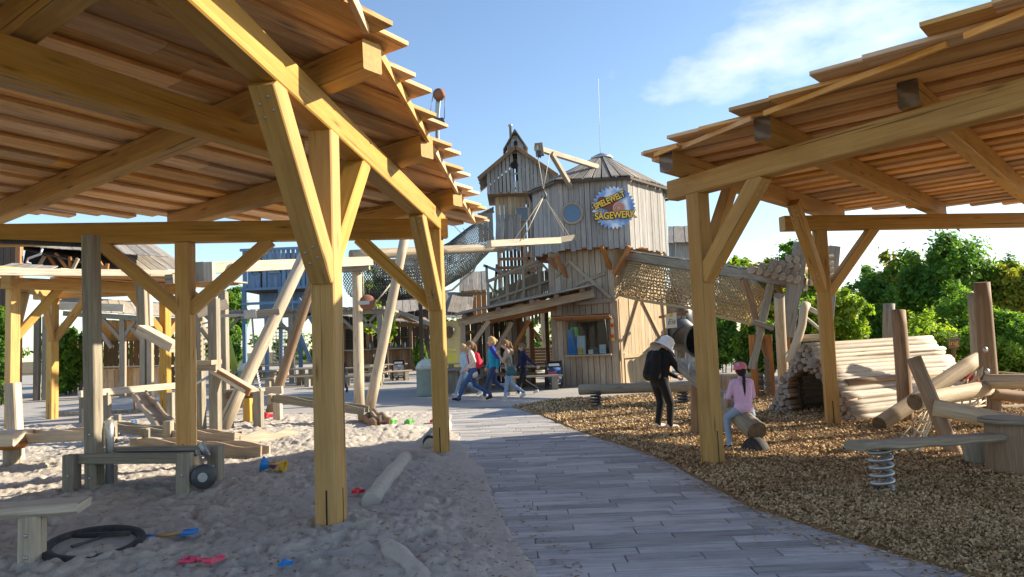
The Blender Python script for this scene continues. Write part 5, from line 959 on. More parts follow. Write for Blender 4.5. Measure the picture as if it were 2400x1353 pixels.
# ------------------------------------------------------------------ log tunnel
gl, gr, ge = G(1803, 967), G(2008, 992), G(2292, 952); ax_ = (ge-gr); Lt = ax_.length; ax_.normalize(); wv_ = (gr-gl); Wt = wv_.length; wv_.normalize(); Ht = 1.30
LT_ = empty('log_tunnel', gl.lerp(ge, .5), 'stacked log tunnel with round log ends and dark arched mouth', 'log tunnel')
prof = lambda t: Ht*(1-abs(2*t-1)**1.15)       # outline of the gable over its width
nl_ = 17
for sgn in (1, 0):
    for i in range(nl_ if sgn else 16):
        z = .08+(Ht-.08)*i/(nl_ if sgn else 16); hw = .5*(max(0, 1-z/Ht))**(1/1.15); u = .5+(hw if sgn else -hw)
        a_ = gl+wv_*(u*Wt)+V((0, 0, z))+ax_*random.uniform(-.03, .05); b_ = a_+ax_*(Lt*(1.10-.02*i/nl_)+random.uniform(-.12, .1))+V((0, 0, random.uniform(-.02, .02))); rl = random.uniform(.05, .068); obj('log', B().log(a_, b_, rl, rl*random.uniform(.75, 1.1), 10, 9, .16), [M['logg'], M['endgrey']], LT_)
obj('ridge_log', B().log(gl+wv_*(.5*Wt)+V((0, 0, Ht)), gl+wv_*(.5*Wt)+V((0, 0, Ht+.02))+ax_*Lt*1.08, .075, .07, 10, 6, .07), [M['log'], M['endg']], LT_)
acx, acw, ach = .50, .19, .80          # arched mouth
ends = []
tries = 0
while tries < 9000 and len(ends) < 240:
    tries += 1; r_ = random.uniform(.034, .066); u = random.uniform(.0, 1.); z = random.uniform(.03, Ht+.03)
    if z > prof(u)+.02: continue
    du = (u-acx)*Wt; inside = abs(du) < acw*Wt+r_ and (z < ach*.62 or (du/(acw*Wt+r_))**2+((z-ach*.62)/(ach*.38+r_+.02))**2 < 1)
    if inside or any(math.hypot((u-q[0])*Wt, z-q[1]) < (r_+q[2])*.90 for q in ends): continue
    ends.append((u, z, r_))
for u, z, r_ in ends:
    a_ = gl+wv_*(u*Wt)+V((0, 0, z))-ax_*(.03+random.uniform(0, .03)); obj('log_end', B().log(a_, a_+ax_*.4, r_, None, 10, 1, .05), [M['logb'], M['endgrey']], LT_)
wallp = [gl+wv_*(t*Wt)+V((0, 0, max(0, prof(t)-.03)))+ax_*.22 for t in np.linspace(.02, .98, 21)]
lft = [p for p, t in zip(wallp, np.linspace(.02, .98, 21)) if t <= acx-acw]+[gl+wv_*((acx-acw)*Wt)+ax_*.22]; rgt = [gl+wv_*((acx+acw)*Wt)+ax_*.22]+[p for p, t in zip(wallp, np.linspace(.02, .98, 21)) if t >= acx+acw]
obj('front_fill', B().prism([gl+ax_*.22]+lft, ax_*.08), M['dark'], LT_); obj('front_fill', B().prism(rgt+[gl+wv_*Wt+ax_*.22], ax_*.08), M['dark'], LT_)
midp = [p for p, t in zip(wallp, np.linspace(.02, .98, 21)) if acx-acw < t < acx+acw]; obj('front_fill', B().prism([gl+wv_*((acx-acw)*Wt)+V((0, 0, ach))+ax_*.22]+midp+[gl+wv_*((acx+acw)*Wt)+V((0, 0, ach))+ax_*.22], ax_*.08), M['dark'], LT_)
for i in range(5):
    a_ = gl+wv_*(Wt*.80)+V((0, 0, .08+i*.14)); obj('inner_log', B().log(a_+ax_*.3, a_+ax_*Lt*.9, .07, None, 8, 3, .05), [M['logb'], M['endd']], LT_)
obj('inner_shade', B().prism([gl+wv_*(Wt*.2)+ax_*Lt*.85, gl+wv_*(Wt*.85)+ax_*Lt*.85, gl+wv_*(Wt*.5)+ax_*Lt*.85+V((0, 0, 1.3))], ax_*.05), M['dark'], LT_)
# low stacked log wall left of the tunnel
SW = empty('low_log_wall', G(1750, 925), 'short stack of pale logs forming a low wall beside the tunnel', 'log wall')
for i in range(4): a_ = G(1668, 932)+V((0, 0, .08+i*.15)); b_ = G(1792, 930)+V((0, 0, .08+i*.15)); obj('log', B().log(a_+V((random.uniform(-.1, .1), 0, 0)), b_, .075, .07, 10, 5, .08), [M['log'], M['endg']], SW)
for i in range(7):
    c0 = G(1800, 934)+V((0, -.05, .07+i*.14)); obj('log', B().log(c0, c0+V((.5, 1.2, 0)), .075, None, 9, 2, .05), [M['logb'], M['endd']], SW)
# trunks standing by the platform, with carved post
tag(obj('upright_trunk', B().log(G(1838, 940), A(1826, 694, 15.2), .12, .11, 12, 6, .05), [M['log'], M['endd']]), 'grey upright trunk left of the bent bleached branch', 'trunk')
tag(obj('bent_branch', B().tube([A(1852, 850, 14.3), A(1868, 800, 14.3), A(1880, 762, 14.3), A(1884, 726, 14.35), A(1890, 712, 14.4)], .1, 9, rr=[.10, .085, .08, .085, .09]), M['log']), 'crooked bleached branch leaning over the log tunnel mouth', 'branch')
tag(obj('cross_branch', B().log(A(1870, 793, 14.5), A(1950, 790, 14.1), .075, .07, 9, 5, .08), [M['log'], M['endg']]), 'short bleached log lying on the tunnel ridge', 'log')
# ------------------------------------------------------------------ log climbing frame on the right
def lg(name, a_, b_, r_, label, mat='log', r1=None, end='endd'): return tag(obj(name, B().log(a_, b_, r_, r1, 12, 7, .05), [M[mat], M[end]]), label, 'log', 'logs of the climbing frame')
lg('standing_log', G(2124, 990)-V((0, 0, .1)), A(2106, 728, 12.6), .115, 'brown standing log right of the pavilion post, before the tunnel', 'logb', .12); lg('standing_log', A(2082, 900, 18), A(2083, 712, 18), .13, 'thin grey standing log behind the tunnel ridge', 'gpost')
lg('standing_log', G(2330, 1000)-V((0, 0, .1)), A(2300, 662, 11.2), .125, 'tall dark brown standing log holding the climbing beams', 'logb', .115); lg('standing_log', A(2293, 880, 14), A(2284, 688, 14), .12, 'hidden grey standing log just behind the tall brown one', 'gpost')
lg('leaning_log', G(2062, 1012)+V((0, 0, .12)), A(2292, 842, 12.3), .125, 'thick pale log leaning up to the tall brown post', 'log', .12); lg('leaning_log', G(2242, 1072)-V((0, 0, .05)), A(2142, 838, 9.2), .095, 'brown log leaning left over the mulch', 'logb', .09)
lg('level_log', A(2145, 944, 9.6), A(2312, 908, 11.0), .105, 'pale log running back from the leaning brown log to the post', 'log', .12); lg('level_log', A(2188, 956, 9.0), A(2440, 1003, 8.4), .105, 'long pale log running right from the leaning brown log', 'log', .11)
lg('level_log', A(2312, 893, 10.9), A(2440, 896, 10.3), .105, 'pale level log high on the right of the tall post', 'log'); lg('level_log', A(2318, 922, 11.2), A(2440, 936, 11.3), .09, 'thin brown level log under the high one', 'logb'); lg('level_log', A(2330, 962, 13.5), A(2460, 960, 13.5), .1, 'pale log lying on the ground behind the frame', 'log')
for (x0, y0), (x1, y1), dd, lb in (((2312, 830), (2318, 900), 11.0, 'steel bolts up the tall brown post'),):
    BT = empty('bolt_row', A(2312, 900, 11.0), lb, 'bolts')
    for py in (820, 871, 921): q_ = A(2308+(py-820)*.085, py, 11.03); obj('bolt', B().lathe(q_, ((.045, 0), (.045, .02), (.02, .04)), 10, ax=(.3, -.95, 0)), M['steel'], BT)
def rope_net(label, c00, c10, c01, c11, nu, nv_, r_=.014):
    N_ = empty('climbing_net', c00, label, 'net', 'climbing nets'); b = B(); c00, c10, c01, c11 = map(V, (c00, c10, c01, c11)); P_ = lambda u, v: c00.lerp(c10, u).lerp(c01.lerp(c11, u), v)-V((0, 0, .12*math.sin(math.pi*u)*math.sin(math.pi*v)))
    for i in range(nu+1): b.tube([P_(i/nu, k/8) for k in range(9)], r_, 4)
    for j in range(nv_+1): b.tube([P_(k/8, j/nv_) for k in range(9)], r_, 4)
    return obj('rope_mesh', b, M['rope'], N_)
rope_net('rope net below the leaning brown log, reaching the mulch', G(2075, 1075), G(2150, 1072), A(2165, 960, 9.6), A(2195, 958, 9.2), 4, 6); rope_net('rope net between the pale beams beside the tall post', A(2190, 975, 10.2), A(2310, 950, 11), A(2195, 945, 10.4), A(2310, 912, 11.), 6, 3); rope_net('rope net above the thick leaning log', A(2230, 925, 11.5), A(2250, 905, 11.8), A(2300, 880, 11.2), A(2305, 850, 11.3), 4, 3); rope_net('rope net along the far right edge behind the high beam', A(2335, 885, 12.), A(2440, 905, 11.5), A(2335, 872, 12.2), A(2440, 880, 11.7), 6, 2)
SB = empty('red_sign_board', A(2220, 806, 17.5), 'small red-brown board with yellow lettering behind the tunnel', 'sign'); bm('board', A(2222, 806, 17.5), A(2248, 803, 17.5), .05, .24, M['brown'], SB); lettering('ing', A(2235, 804, 17.44), V((1, 0, .04)), V((0, 0, 1)), V((0, -1, 0)), .17, M['pyel'], SB, 'lettering', .22, 0, .004); bm('stake', A(2235, 868, 17.55), A(2235, 798, 17.55), .08, .06, M['brown'], SB, up=(0, 1, 0))
# ------------------------------------------------------------------ spring plank and stumps
SP = empty('spring_plank', G(2070, 1155), 'worn wavy plank on a steel spring running to a wide stump', 'rocker'); g0 = G(2070, 1155); zt_ = .60
obj('plank', B().timber(A(2003, 1046, 6.75), A(2352, 1024, 7.75), .24, .075, n=10, wob=.008, c=.02), M['gpost'], SP)
sp = [g0+V((math.cos(t)*.097, math.sin(t)*.097, -.02+.44*t/(math.tau*6))) for t in np.linspace(0, math.tau*6, 130)]; obj('spring', B().tube(sp, .02, 7), M['steel'], SP); obj('spring_plate', B().timber(g0+V((-.17, 0, .45)), g0+V((.17, .03, .45)), .22, .06), M['dsteel'], SP)
ts_ = G(2372, 1114); tag(obj('wide_stump', B().log(ts_-V((0, 0, .1)), ts_+V((0, 0, .55)), .225, .22, 16, 4, .03), [M['logb'], M['endd']]), 'wide dark stump at the right end of the spring plank', 'stump'); tag(obj('stump_cover', B().lathe(ts_+V((0, 0, .552)), ((.27, 0), (.27, .04), (.25, .05)), 20), M['gpost']), 'round grey wooden cover on the wide stump', 'cover')
ts2 = G(2300, 1094); tag(obj('small_stump', B().log(ts2-V((0, 0, .1)), ts2+V((0, 0, .32)), .17, .165, 14, 3, .03), [M['gpost'], M['endd']]), 'small grey stump left of the wide one', 'stump')
# balance log on springs
BL = empty('balance_log', G(1500, 945), 'long dark balance log on springs at the edge of the mulch', 'balance log'); obj('log', B().log(A(1358, 914, 17.2), A(1660, 903, 16.2),   .12, .115, 12, 8, .03), [M['gpost'], M['endd']], BL)
for px in (1396, 1600):
    q_ = A(px, 922, 17.); q_.z = 0; s_ = [q_+V((math.cos(t)*.11, math.sin(t)*.11, .02+.36*t/(math.tau*5))) for t in np.linspace(0, math.tau*5, 90)]; obj('spring', B().tube(s_, .024, 6), M['dsteel'], BL)
# seesaw
SS = empty('log_seesaw', G(1660, 1030), 'log seesaw with rope handles, tilted down towards the girl', 'seesaw')
s0, s1 = A(1774, 1012, 9.85), A(1602, 862, 12.2); obj('log', B().log(s0, s1, .14, .11, 14, 8, .02), [M['gpost'], M['endd']], SS)
for px, py, yt in ((1634, 1022, 905), (1700, 1016, 880)): q_ = G(px, py); bm('pivot_post', q_-V((0, 0, .05)), A(px-2, yt, q_.y), .17, .2, M['logb' if px < 1650 else 'warm'], SS, up=(.5, .8, 0), c=.05)
tyc = G(1764, 1062)+V((-.02, .12, .0)); obj('tyre', B().lathe(tyc-V((.0, .09, 0)), ((.09, 0), (.18, .0), (.20, .04), (.20, .14), (.18, .18), (.09, .18)), 20, ax=(.92, .38, 0)), M['rubber'], SS)
def hoop(c, e_, r_): return [c+e_*(-r_), c+e_*(-r_)+V((0, 0, r_*1.3)), c+e_*(-r_*.6)+V((0, 0, r_*1.7)), c+e_*(r_*.6)+V((0, 0, r_*1.7)), c+e_*r_+V((0, 0, r_*1.3)), c+e_*r_]
for t_ in (.29, .80): obj('handle', B().tube(hoop(s0.lerp(s1, t_)+V((0, 0, .06)), V((.86, .5, 0)), .13), .016, 7), M['rope'] if False else M['steel'], SS)
# ------------------------------------------------------------------ sand pit equipment
def S(px, py): p = G(px, py, .05); return p
def trough(parent, a_, b_, wd, h, mat, wavy=.02, th=.035, name='side_board'):
    a_, b_ = V(a_), V(b_); d = (b_-a_); Ln = d.length; d.normalize(); sd_ = d.cross(V((0, 0, 1))).normalized(); upn = sd_.cross(d); ph = random.uniform(0, 6)
    for sg in (-1, 1):
        k = 14; top = [a_+d*(Ln*i/k)+upn*(h+wavy*math.sin(i*.9+ph+sg)) for i in range(k+1)]; poly = [a_, b_]+top[::-1]; poly = [p+sd_*sg*(wd/2) for p in poly]; obj(name, B().prism(poly, sd_*th*-sg, uvd=d), mat, parent)
    obj('trough_floor', B().timber(a_+upn*.02, b_+upn*.02, wd-th*2-.004, .03, upn), mat, parent); return sd_, upn
def bolt(parent, p, ax): return obj('bolt', B().lathe(p, ((.016, 0), (.016, .008), (.008, .014)), 8, ax=ax), M['steel'], parent)
WT = empty('work_table', S(75, 1330), 'worn plank table on a single square leg at the lower left edge', 'table'); t0 = S(75, 1330)
tt0, tt1 = A(-90, 1190, 5.55), A(198, 1196, 5.75); tt0.z = tt1.z = .47; bm('table_top', tt0, tt1, .34, .075, M['wash'], WT, c=.02, n=5, wob=.004); lgp = bm('leg', t0-V((0, 0, .12)), V((t0.x, t0.y, .435)), .15, .14, M['wash'], WT, up=(.2, 1, 0), c=.015); bolt(lgp, V((t0.x, t0.y-.07, .3)), (0, -1, 0)); bolt(lgp, V((t0.x, t0.y-.07, .14)), (0, -1, 0))
TH_ = empty('buried_hoop', S(225, 1300), 'flat black rubber ring half buried in the sand by the table', 'ring'); c0 = S(222, 1302)+V((0, 0, .07))
obj('ring', B().lathe(c0, ((.30, -.05), (.36, -.05), (.365, 0), (.36, .045), (.30, .045), (.295, 0), (.30, -.05)), 36, ax=(.06, -.10, 1), cap=False), M['rubber'], TH_); bm('cross_bar', c0+V((-.28, .16, .05)), c0+V((.2, .14, .055)), .05, .035, M['rubber'], TH_); obj('plate', B().lathe(c0-V((0, 0, .05)), ((.30, 0), (.30, .06)), 30, ax=(.06, -.1, 1)), M['sand'], TH_); bm('spoke', c0+V((-.03, .14, .035)), c0+V((-.12, -.1, .03)), .03, .02, M['dsteel'], TH_)
CV = empty('sand_conveyor', S(300, 1175), 'grey timber sand trough on four square legs with a caster wheel', 'trough')
cl, crr = S(168, 1177), S(434, 1177); bk = V((.10, .55, 0)); zt = .56
for p, nm in ((cl, 'leg'), (crr, 'leg'), (cl+bk, 'leg'), (crr+bk, 'leg')): o = bm('leg', p-V((0, 0, .1)), V((p.x, p.y, zt)), .145, .13, M['gpost'], CV, up=(.1, 1, 0), c=.01); bolt(o, V((p.x-.0, p.y-.066, .34)), (0, -1, 0)); bolt(o, V((p.x+.01, p.y-.066, .12)), (0, -1, 0))
for o_ in (V((0, 0, 0)), bk): bm('rail', cl+o_+V((.08, 0, zt-.10)), crr+o_+V((-.08, 0, zt-.10)), .05, .11, M['gpost'], CV)
obj('belt', B().prism([cl+V((.08, .03, zt-.13)), crr+V((-.08, .03, zt-.13)), crr+bk+V((-.08, -.03, zt-.13)), cl+bk+V((.08, -.03, zt-.13))], (0, 0, .03)), M['rubber'], CV)
k = 24; sb = B(); hv = []
for i in range(k+1):
    for j in range(7):
        p = (cl+V((.1, .04, 0))).lerp(crr+V((-.1, .04, 0)), i/k)+(bk*.86)*(j/6); sb.v.append(V((p.x, p.y, zt-.10+.07*float(vnoise(np.array([i*.6]), np.array([j*.8]), 3)[0])*math.sin(math.pi*j/6))))
for i in range(k):
    for j in range(6): q_ = i*7+j; sb.face((q_, q_+7, q_+8, q_+1), ((0, 0),)*4, 0, True)
obj('sand_fill', sb, M['sand'], CV); wc = A(480, 1117, 7.8); bm('axle_frame', crr+V((0, .3, zt-.1)), wc+V((0, 0, .02)), .04, .10, M['steel'], CV); obj('wheel', B().lathe(wc-V((.0, .04, 0)), ((.05, 0), (.12, .0), (.13, .015), (.13, .055), (.12, .07), (.05, .07)), 26, ax=(-.25, .95, 0)), M['dsteel'], CV); obj('wheel_hub', B().lathe(wc-V((0, .055, 0)), ((.05, 0), (.045, .015)), 12, ax=(-.25, .95, 0)), M['steel'], CV); bm('bracket', crr+V((.02, .35, zt)), crr+V((.12, .3, .42)), .03, .08, M['steel'], CV)
GP = empty('grey_post', S(222, 1172), 'tall weathered grey square post rising to the pavilion beam', 'post'); p = S(222, 1172); o = bm('shaft', p-V((0, 0, .1)), A(213, 553, p.y), .145, .145, M['gpost'], GP, up=(.15, 1, 0), c=.012); bolt(o, p+V((-.01, -.075, .72)), (0, -1, 0)); bolt(o, p+V((-.01, -.075, .25)), (0, -1, 0)); obj('water_pipe', B().tube([p+V((.12, .08, .05)), p+V((.12, .08, .75)), p+V((.1, .1, .85))], .045, 9), M['steel'], GP)
# wooden water channels
TK = empty('water_tank', S(20, 1085), 'pale wooden basin on a round leg at the left edge of the sand', 'basin'); q_ = S(28, 1092); q_.z = 0; obj('leg', B().log(q_-V((0, 0, .1)), q_+V((0, 0, .36)), .12, .12, 12, 2, .03), [M['gpost'], M['endd']], TK); bm('basin', q_+V((-.7, 0, .46)), q_+V((.18, 0, .46)), .5, .2, M['wash'], TK, c=.02); obj('drip_edge', B().lathe(q_+V((0, 0, .35)), ((.16, -.05), (.22, .03), (.22, .06)), 14), M['orange'], TK); bm('back_post', S(40, 1078)-V((0, 0, .1)), A(30, 898, S(40, 1078).y), .2, .16, M['wash'], TK, up=(.2, 1, 0), c=.02)
CH1 = empty('wavy_channel', S(150, 1060), 'wavy edged wooden water channel running right from the basin', 'channel'); trough(CH1, A(46, 1040, S(28, 1092).y+.2), A(262, 1030, 10.6), .2, .17, M['warm']); [bm('support', S(x_, y_)-V((0, 0, .1)), S(x_, y_)+V((0, 0, .42)), .11, .11, M['gpost'], CH1) for x_, y_ in ((250, 1066), (275, 1022))]
CH2 = empty('wavy_channel', S(480, 1072), 'dark wet wooden channel lying low in front of the second post', 'channel'); trough(CH2, S(335, 1078)+V((0, 0, .12)), S(622, 1080)+V((0, 0, .02)), .24, .2, M['warm'], .03); [bm('support', S(x_, y_)-V((0, 0, .1)), S(x_, y_)+V((0, 0, .34)), .13, .12, M['gpost'], CH2) for x_, y_ in ((318, 1080), (340, 1052))]
CH3 = empty('wavy_channel', S(600, 1045), 'pale curved channel curling right across the sunny sand', 'channel'); trough(CH3, S(400, 1048)+V((0, 0, .15)), S(560, 1046)+V((0, 0, .06)), .22, .16, M['warm'], .02); trough(CH3, S(555, 1050)+V((0, 0, .05)), S(690, 1032)+V((0, 0, .0)), .26, .18, M['wash'], .03)
CH4 = empty('low_channel', S(370, 1040), 'straight grey channel box between the short posts', 'channel'); trough(CH4, S(250, 1040)+V((0, 0, .25)), S(400, 1042)+V((0, 0, .12)), .24, .15, M['gpost'], .01); [bm('support', S(x_, y_)-V((0, 0, .1)), S(x_, y_)+V((0, 0, .45)), .14, .13, M['gpost'], CH4) for x_, y_ in ((262, 1048), (202, 1006), (395, 1050))]
SLD = empty('chute_stand', S(330, 1000), 'pale timber stand with two wavy chutes sloping down to the sand', 'chute'); yy = S(254, 985).y; bm('top_beam', A(186, 924, yy-1.1), A(414, 904, yy+.9), .16, .16, M['wash'], SLD)
for px, py in ((250, 990), (206, 985), (400, 980), (196, 990)): q_ = S(px, py); bm('leg', q_-V((0, 0, .1)), V((q_.x, q_.y, A(px, 920, q_.y).z)), .16, .15, M['gpost'], SLD)
trough(SLD, A(326, 930, yy-.1), S(398, 1026)+V((0, 0, .05)), .34, .15, M['warm'], .03, .045)
obj('hanging_ring', B().tube([A(316, 930, yy), A(316, 960, yy)], .03, 6), M['rust'], SLD)
FT = empty('play_frame', S(490, 1010), 'tall grey timber play frame with slide board and platform', 'play frame')
fy = S(506, 1018).y
for px, py, yt in ((506, 1018, 700), (468, 990, 735), (528, 985, 682), (470, 1012, 745)): q_ = S(px, py); bm('post', q_-V((0, 0, .1)), A(px-5, yt, q_.y), .18, .17, M['gpost'], FT, up=(.1, 1, 0))
bm('deck_board', A(456, 851, fy-.1), A(508, 849, fy-.1), .5, .09, M['warm'], FT); bm('deck_beam', A(454, 863, fy-.15), A(508, 861, fy-.15), .1, .12, M['gpost'], FT); bm('slide_board', A(505, 868, fy), A(588, 916, fy-.3), .34, .07, M['wash'], FT); bm('slide_side', A(508, 874, fy-.2), A(586, 920, fy-.45), .04, .14, M['orange'], FT); bm('brace', A(474, 770, fy+.2), A(500, 805, fy+.1), .1, .1, M['gpost'], FT); bm('top_bar', A(462, 735, fy+.4), A(534, 712, fy+.6), .14, .2, M['wash'], FT)
obj('rope_ladder', (lambda b: [b.tube([A(474+i, 760+i*12, fy+.5), A(500, 752+i*12, fy+.5)], .02, 5) for i in range(9)] and b)(B()), M['rope'], FT); obj('handle_pole', B().tube([A(450, 905, fy-.4), A(494, 880, fy-.2)], .025, 6), M['steel'], FT)
CHU = empty('zigzag_chute', A(345, 760, 13), 'bent wooden chute hanging from a short grey post', 'chute'); bm('post', A(332, 668, 13), A(336, 770, 13), .16, .15, M['gpost'], CHU, up=(0, 1, 0)); bm('side_post', A(347, 678, 13.1), A(350, 765, 13.1), .1, .12, M['wash'], CHU, up=(0, 1, 0)); bm('chute', A(332, 772, 12.9), A(412, 816, 12.7), .24, .16, M['wash'], CHU); bm('hanger', A(328, 665, 13.05), A(330, 640, 13.3), .12, .12, M['gpost'], CHU, up=(0, 1, 0))
WTB = empty('water_table', S(570, 1000), 'grey timber water table on square legs with outlet trough', 'water table'); wy = S(536, 1002).y
for px, py, mt_ in ((536, 1003, 'gpost'), (607, 1007, 'gpost'), (582, 990, 'new'), (652, 985, 'wash')): q_ = S(px, py); bm('leg', q_-V((0, 0, .1)), A(px-2, 918, q_.y), .17, .15, M[mt_], WTB, up=(.1, 1, 0))
bm('table_top', A(530, 918, wy), A(612, 914, wy), .5, .08, M['gpost'], WTB); bm('rim', A(530, 928, wy-.26), A(612, 924, wy-.26), .05, .14, M['brown'], WTB); bm('back_beam', A(600, 918, wy+.5), A(662, 914, wy+.5), .1, .16, M['wash'], WTB)
OT = empty('outlet_trough', S(760, 985), 'brown hollowed log trough sloping right behind the big front post', 'trough'); trough(OT, A(632, 940, wy+.2), A(858, 972, wy-.2), .26, .16, M['gpost'], .02); bm('trough_head', A(630, 934, wy+.15), A(640, 936, wy+.15), .3, .2, M['wash'], OT); bm('prop', S(745, 1000), A(745, 950, S(745, 1000).y), .12, .12, M['gpost'], OT)
BW = empty('log_bowl', S(880, 998), 'short hollowed log bowl resting in the sunny sand', 'bowl'); ba, bb = S(855, 985), S(898, 1002); trough(BW, ba+V((0, 0, .02)), bb+V((0, 0, .0)), .3, .14, M['logb'], .03); trough(BW, ba+V((.05, .1, .1)), bb+V((0, .2, .05)), .2, .14, M['warm'], .03)
# pale drift logs in the sand
def drift(name, pts, r_, label, end=True):
    pts = [V(p) for p in pts]; k = 14; f_ = []
    for i in range(k):
        t = i/(k-1)*(len(pts)-1); j = min(len(pts)-2, int(t)); f_.append(pts[j].lerp(pts[j+1], t-j))
    return tag(obj(name, B().tube(f_, r_, 14, rr=[r_*(1+.06*math.sin(i*1.7)) for i in range(k)]), plain(name+'_wood', (.50, .46, .40), .9, nscale=12, grime=.15, bst=.2)), label, 'log', 'pale logs edging the sand')
drift('drift_log', (S(868, 1184)+V((0, 0, .03)), S(905, 1135)+V((0, 0, .05)), S(952, 1078)+V((0, 0, .03))), .09, 'smooth pale log half sunk in the sand between the two front posts'); drift('drift_log', (S(875, 1245)-V((0, 0, .07)), S(930, 1300)-V((0, 0, .03)), S(985, 1353)-V((0, 0, .03)), S(1040, 1420)-V((0, 0, .05))), .10, 'pale log mostly buried in sand along the bottom edge'); DL = drift('drift_log', (S(1010, 1050)+V((0, 0, .02)), S(1045, 1000)+V((0, 0, .02))), .12, 'pale log behind the foot of the second front post'); 
obj('end_cap', B().lathe(S(1009, 1046)+V((0, -.1, .07)), ((.11, 0), (.11, .03)), 16, ax=(-.5, -.85, .1)), M['rubber'], DL)
# edging stones at the far rim of the sand
ES = empty('sand_edging', S(240, 972), 'row of small dark edging blocks along the far rim of the sand', 'edging')
for i in range(18): a_ = S(130+i*12.5, 973-i*.5); bm('block', a_+V((-.05, 0, .03)), a_+V((.09, 0, .03)), .1, .1, M['gpost'], ES)
tag(obj('green_slide_tube', B().tube([A(522, 768, 24), A(535, 800, 24), A(545, 840, 24), A(550, 872, 24)], .1, 9), M['plgreen']), 'bent lime green pole behind the play frame', 'pole')
# ------------------------------------------------------------------ sand toys
def gz(px, py): p = G(px, py, .06); p.z = SZ(p.x, p.y); return p
def shovel(label, px, py, ang, col, L_=.42, handle='new'):
    c0 = gz(px, py)+V((0, 0, .035)); d = V((math.cos(ang), math.sin(ang), .02)); s_ = V((-d.y, d.x, 0)); T = empty('toy_shovel', c0, label, 'toy shovel', 'plastic sand toys')
    bl = [c0+d*(L_*.22)-s_*.05, c0+d*(L_*.27)-s_*.065, c0+d*(L_*.5)-s_*.065, c0+d*(L_*.52), c0+d*(L_*.5)+s_*.065, c0+d*(L_*.27)+s_*.065, c0+d*(L_*.22)+s_*.05]
    obj('blade', B().prism(bl, (0, 0, .014)), M[col], T); obj('shaft', B().tube([c0-d*(L_*.22), c0+d*(L_*.26)+V((0, 0, .01))], .013, 8), M[handle], T); g = c0-d*(L_*.36); obj('grip', B().tube([g+d*.05+s_*.035, g-d*.04+s_*.05, g-d*.05, g-d*.04-s_*.05, g+d*.05-s_*.035], .014, 7, closed=True), M[col], T); obj('collar', B().tube([c0-d*(L_*.30), c0-d*(L_*.2)], .02, 8), M[col], T)
    for sg in (-1, 1): obj('rim', B().tube([c0+d*(L_*.24)+s_*sg*.06+V((0, 0, .015)), c0+d*(L_*.5)+s_*sg*.064+V((0, 0, .015))], .01, 6), M[col], T)
shovel('blue toy shovel with wooden shaft lying right of the rubber ring', 392, 1272, .12, 'pblue', .46); shovel('pink toy shovel lying at the bottom edge of the sand', 472, 1334, -.35, 'ppink', .30, 'ppink')
def bucket(label, px, py, col, r_=.06, tip=(1, 0, .3)): c0 = gz(px, py)+V((0, 0, .04)); T = empty('toy_bucket', c0, label, 'toy bucket', 'plastic sand toys'); obj('pail', B().lathe(c0, ((.0, 0), (r_*.72, 0), (r_, r_*1.7), (r_*1.1, r_*1.75), (r_*.92, r_*1.7), (r_*.66, .01)), 16, ax=tip, cap=False), M[col], T); obj('handle', B().tube([c0+V((0, 0, r_*t*.0))+V(tip).normalized()*(r_*1.75)+V((math.cos(a_)*r_, 0, math.sin(a_)*r_)) for a_ in np.linspace(0, math.pi, 9)], .006, 5), M[col], T)
def mould(label, px, py, col, sc_=1.):
    c0 = gz(px, py)+V((0, 0, .02)); T = empty('toy_mould', c0, label, 'sand mould', 'plastic sand toys'); poly = [c0+V((math.cos(a_)*r_*sc_, math.sin(a_)*r_*sc_, 0)) for a_, r_ in zip(np.linspace(0, math.tau, 10, endpoint=False), (.09, .05)*5)]; obj('shell', B().prism(poly, (.01, 0, .045*sc_)), M[col], T); obj('dome', B().ball(c0+V((0, 0, .045*sc_)), .045*sc_, sc=(1, 1, .6)), M[col], T)
mould('bright red toy mould beside the water table', 625, 982, 'pred', 1.6); mould('small red toy mould right of the big front post', 838, 1164, 'pred', .8); mould('red toy mould against the second front post', 1018, 990, 'pred', 1.2); mould('green toy mould left of the other green one in the sunny sand', 918, 992, 'pgreen', 1.2); mould('green toy mould nearer the second front post', 958, 992, 'pgreen', 1.2); mould('tiny blue toy mould at the bottom edge', 668, 1334, 'pblue', .6); mould('small blue toy mould in the sunny sand behind', 312, 995, 'pblue', 1.0)
SV = empty('toy_sand_mill', gz(645, 1122), 'blue and yellow toy sand mill lying on its side', 'toy', 'plastic sand toys'); c0 = gz(645, 1122)+V((0, 0, .07)); obj('funnel', B().lathe(c0+V((-.06, 0, 0)), ((.035, 0), (.05, .03), (.09, .09), (.095, .1), (.08, .09)), 18, ax=(-1, -.1, .25), cap=False), M['pblue'], SV); obj('base_ring', B().lathe(c0+V((.06, 0, -.01)), ((.05, 0), (.075, .05), (.078, .07), (.06, .05)), 18, ax=(1, -.1, -.15), cap=False), M['pyel'], SV)
for a_ in (.5, 2.6, 4.7): s_ = V((0, math.cos(a_), math.sin(a_)))*.06; obj('strut', B().tube([c0+V((-.07, 0, 0))+s_*.7, c0+V((.08, 0, -.01))+s_], .014, 7), M['pyel'], SV)
obj('paddle_wheel', B().lathe(c0+V((-.02, -.02, 0)), ((.01, 0), (.04, .0), (.04, .04), (.01, .04)), 10, ax=(0, 1, 0)), M['ppurple'], SV)
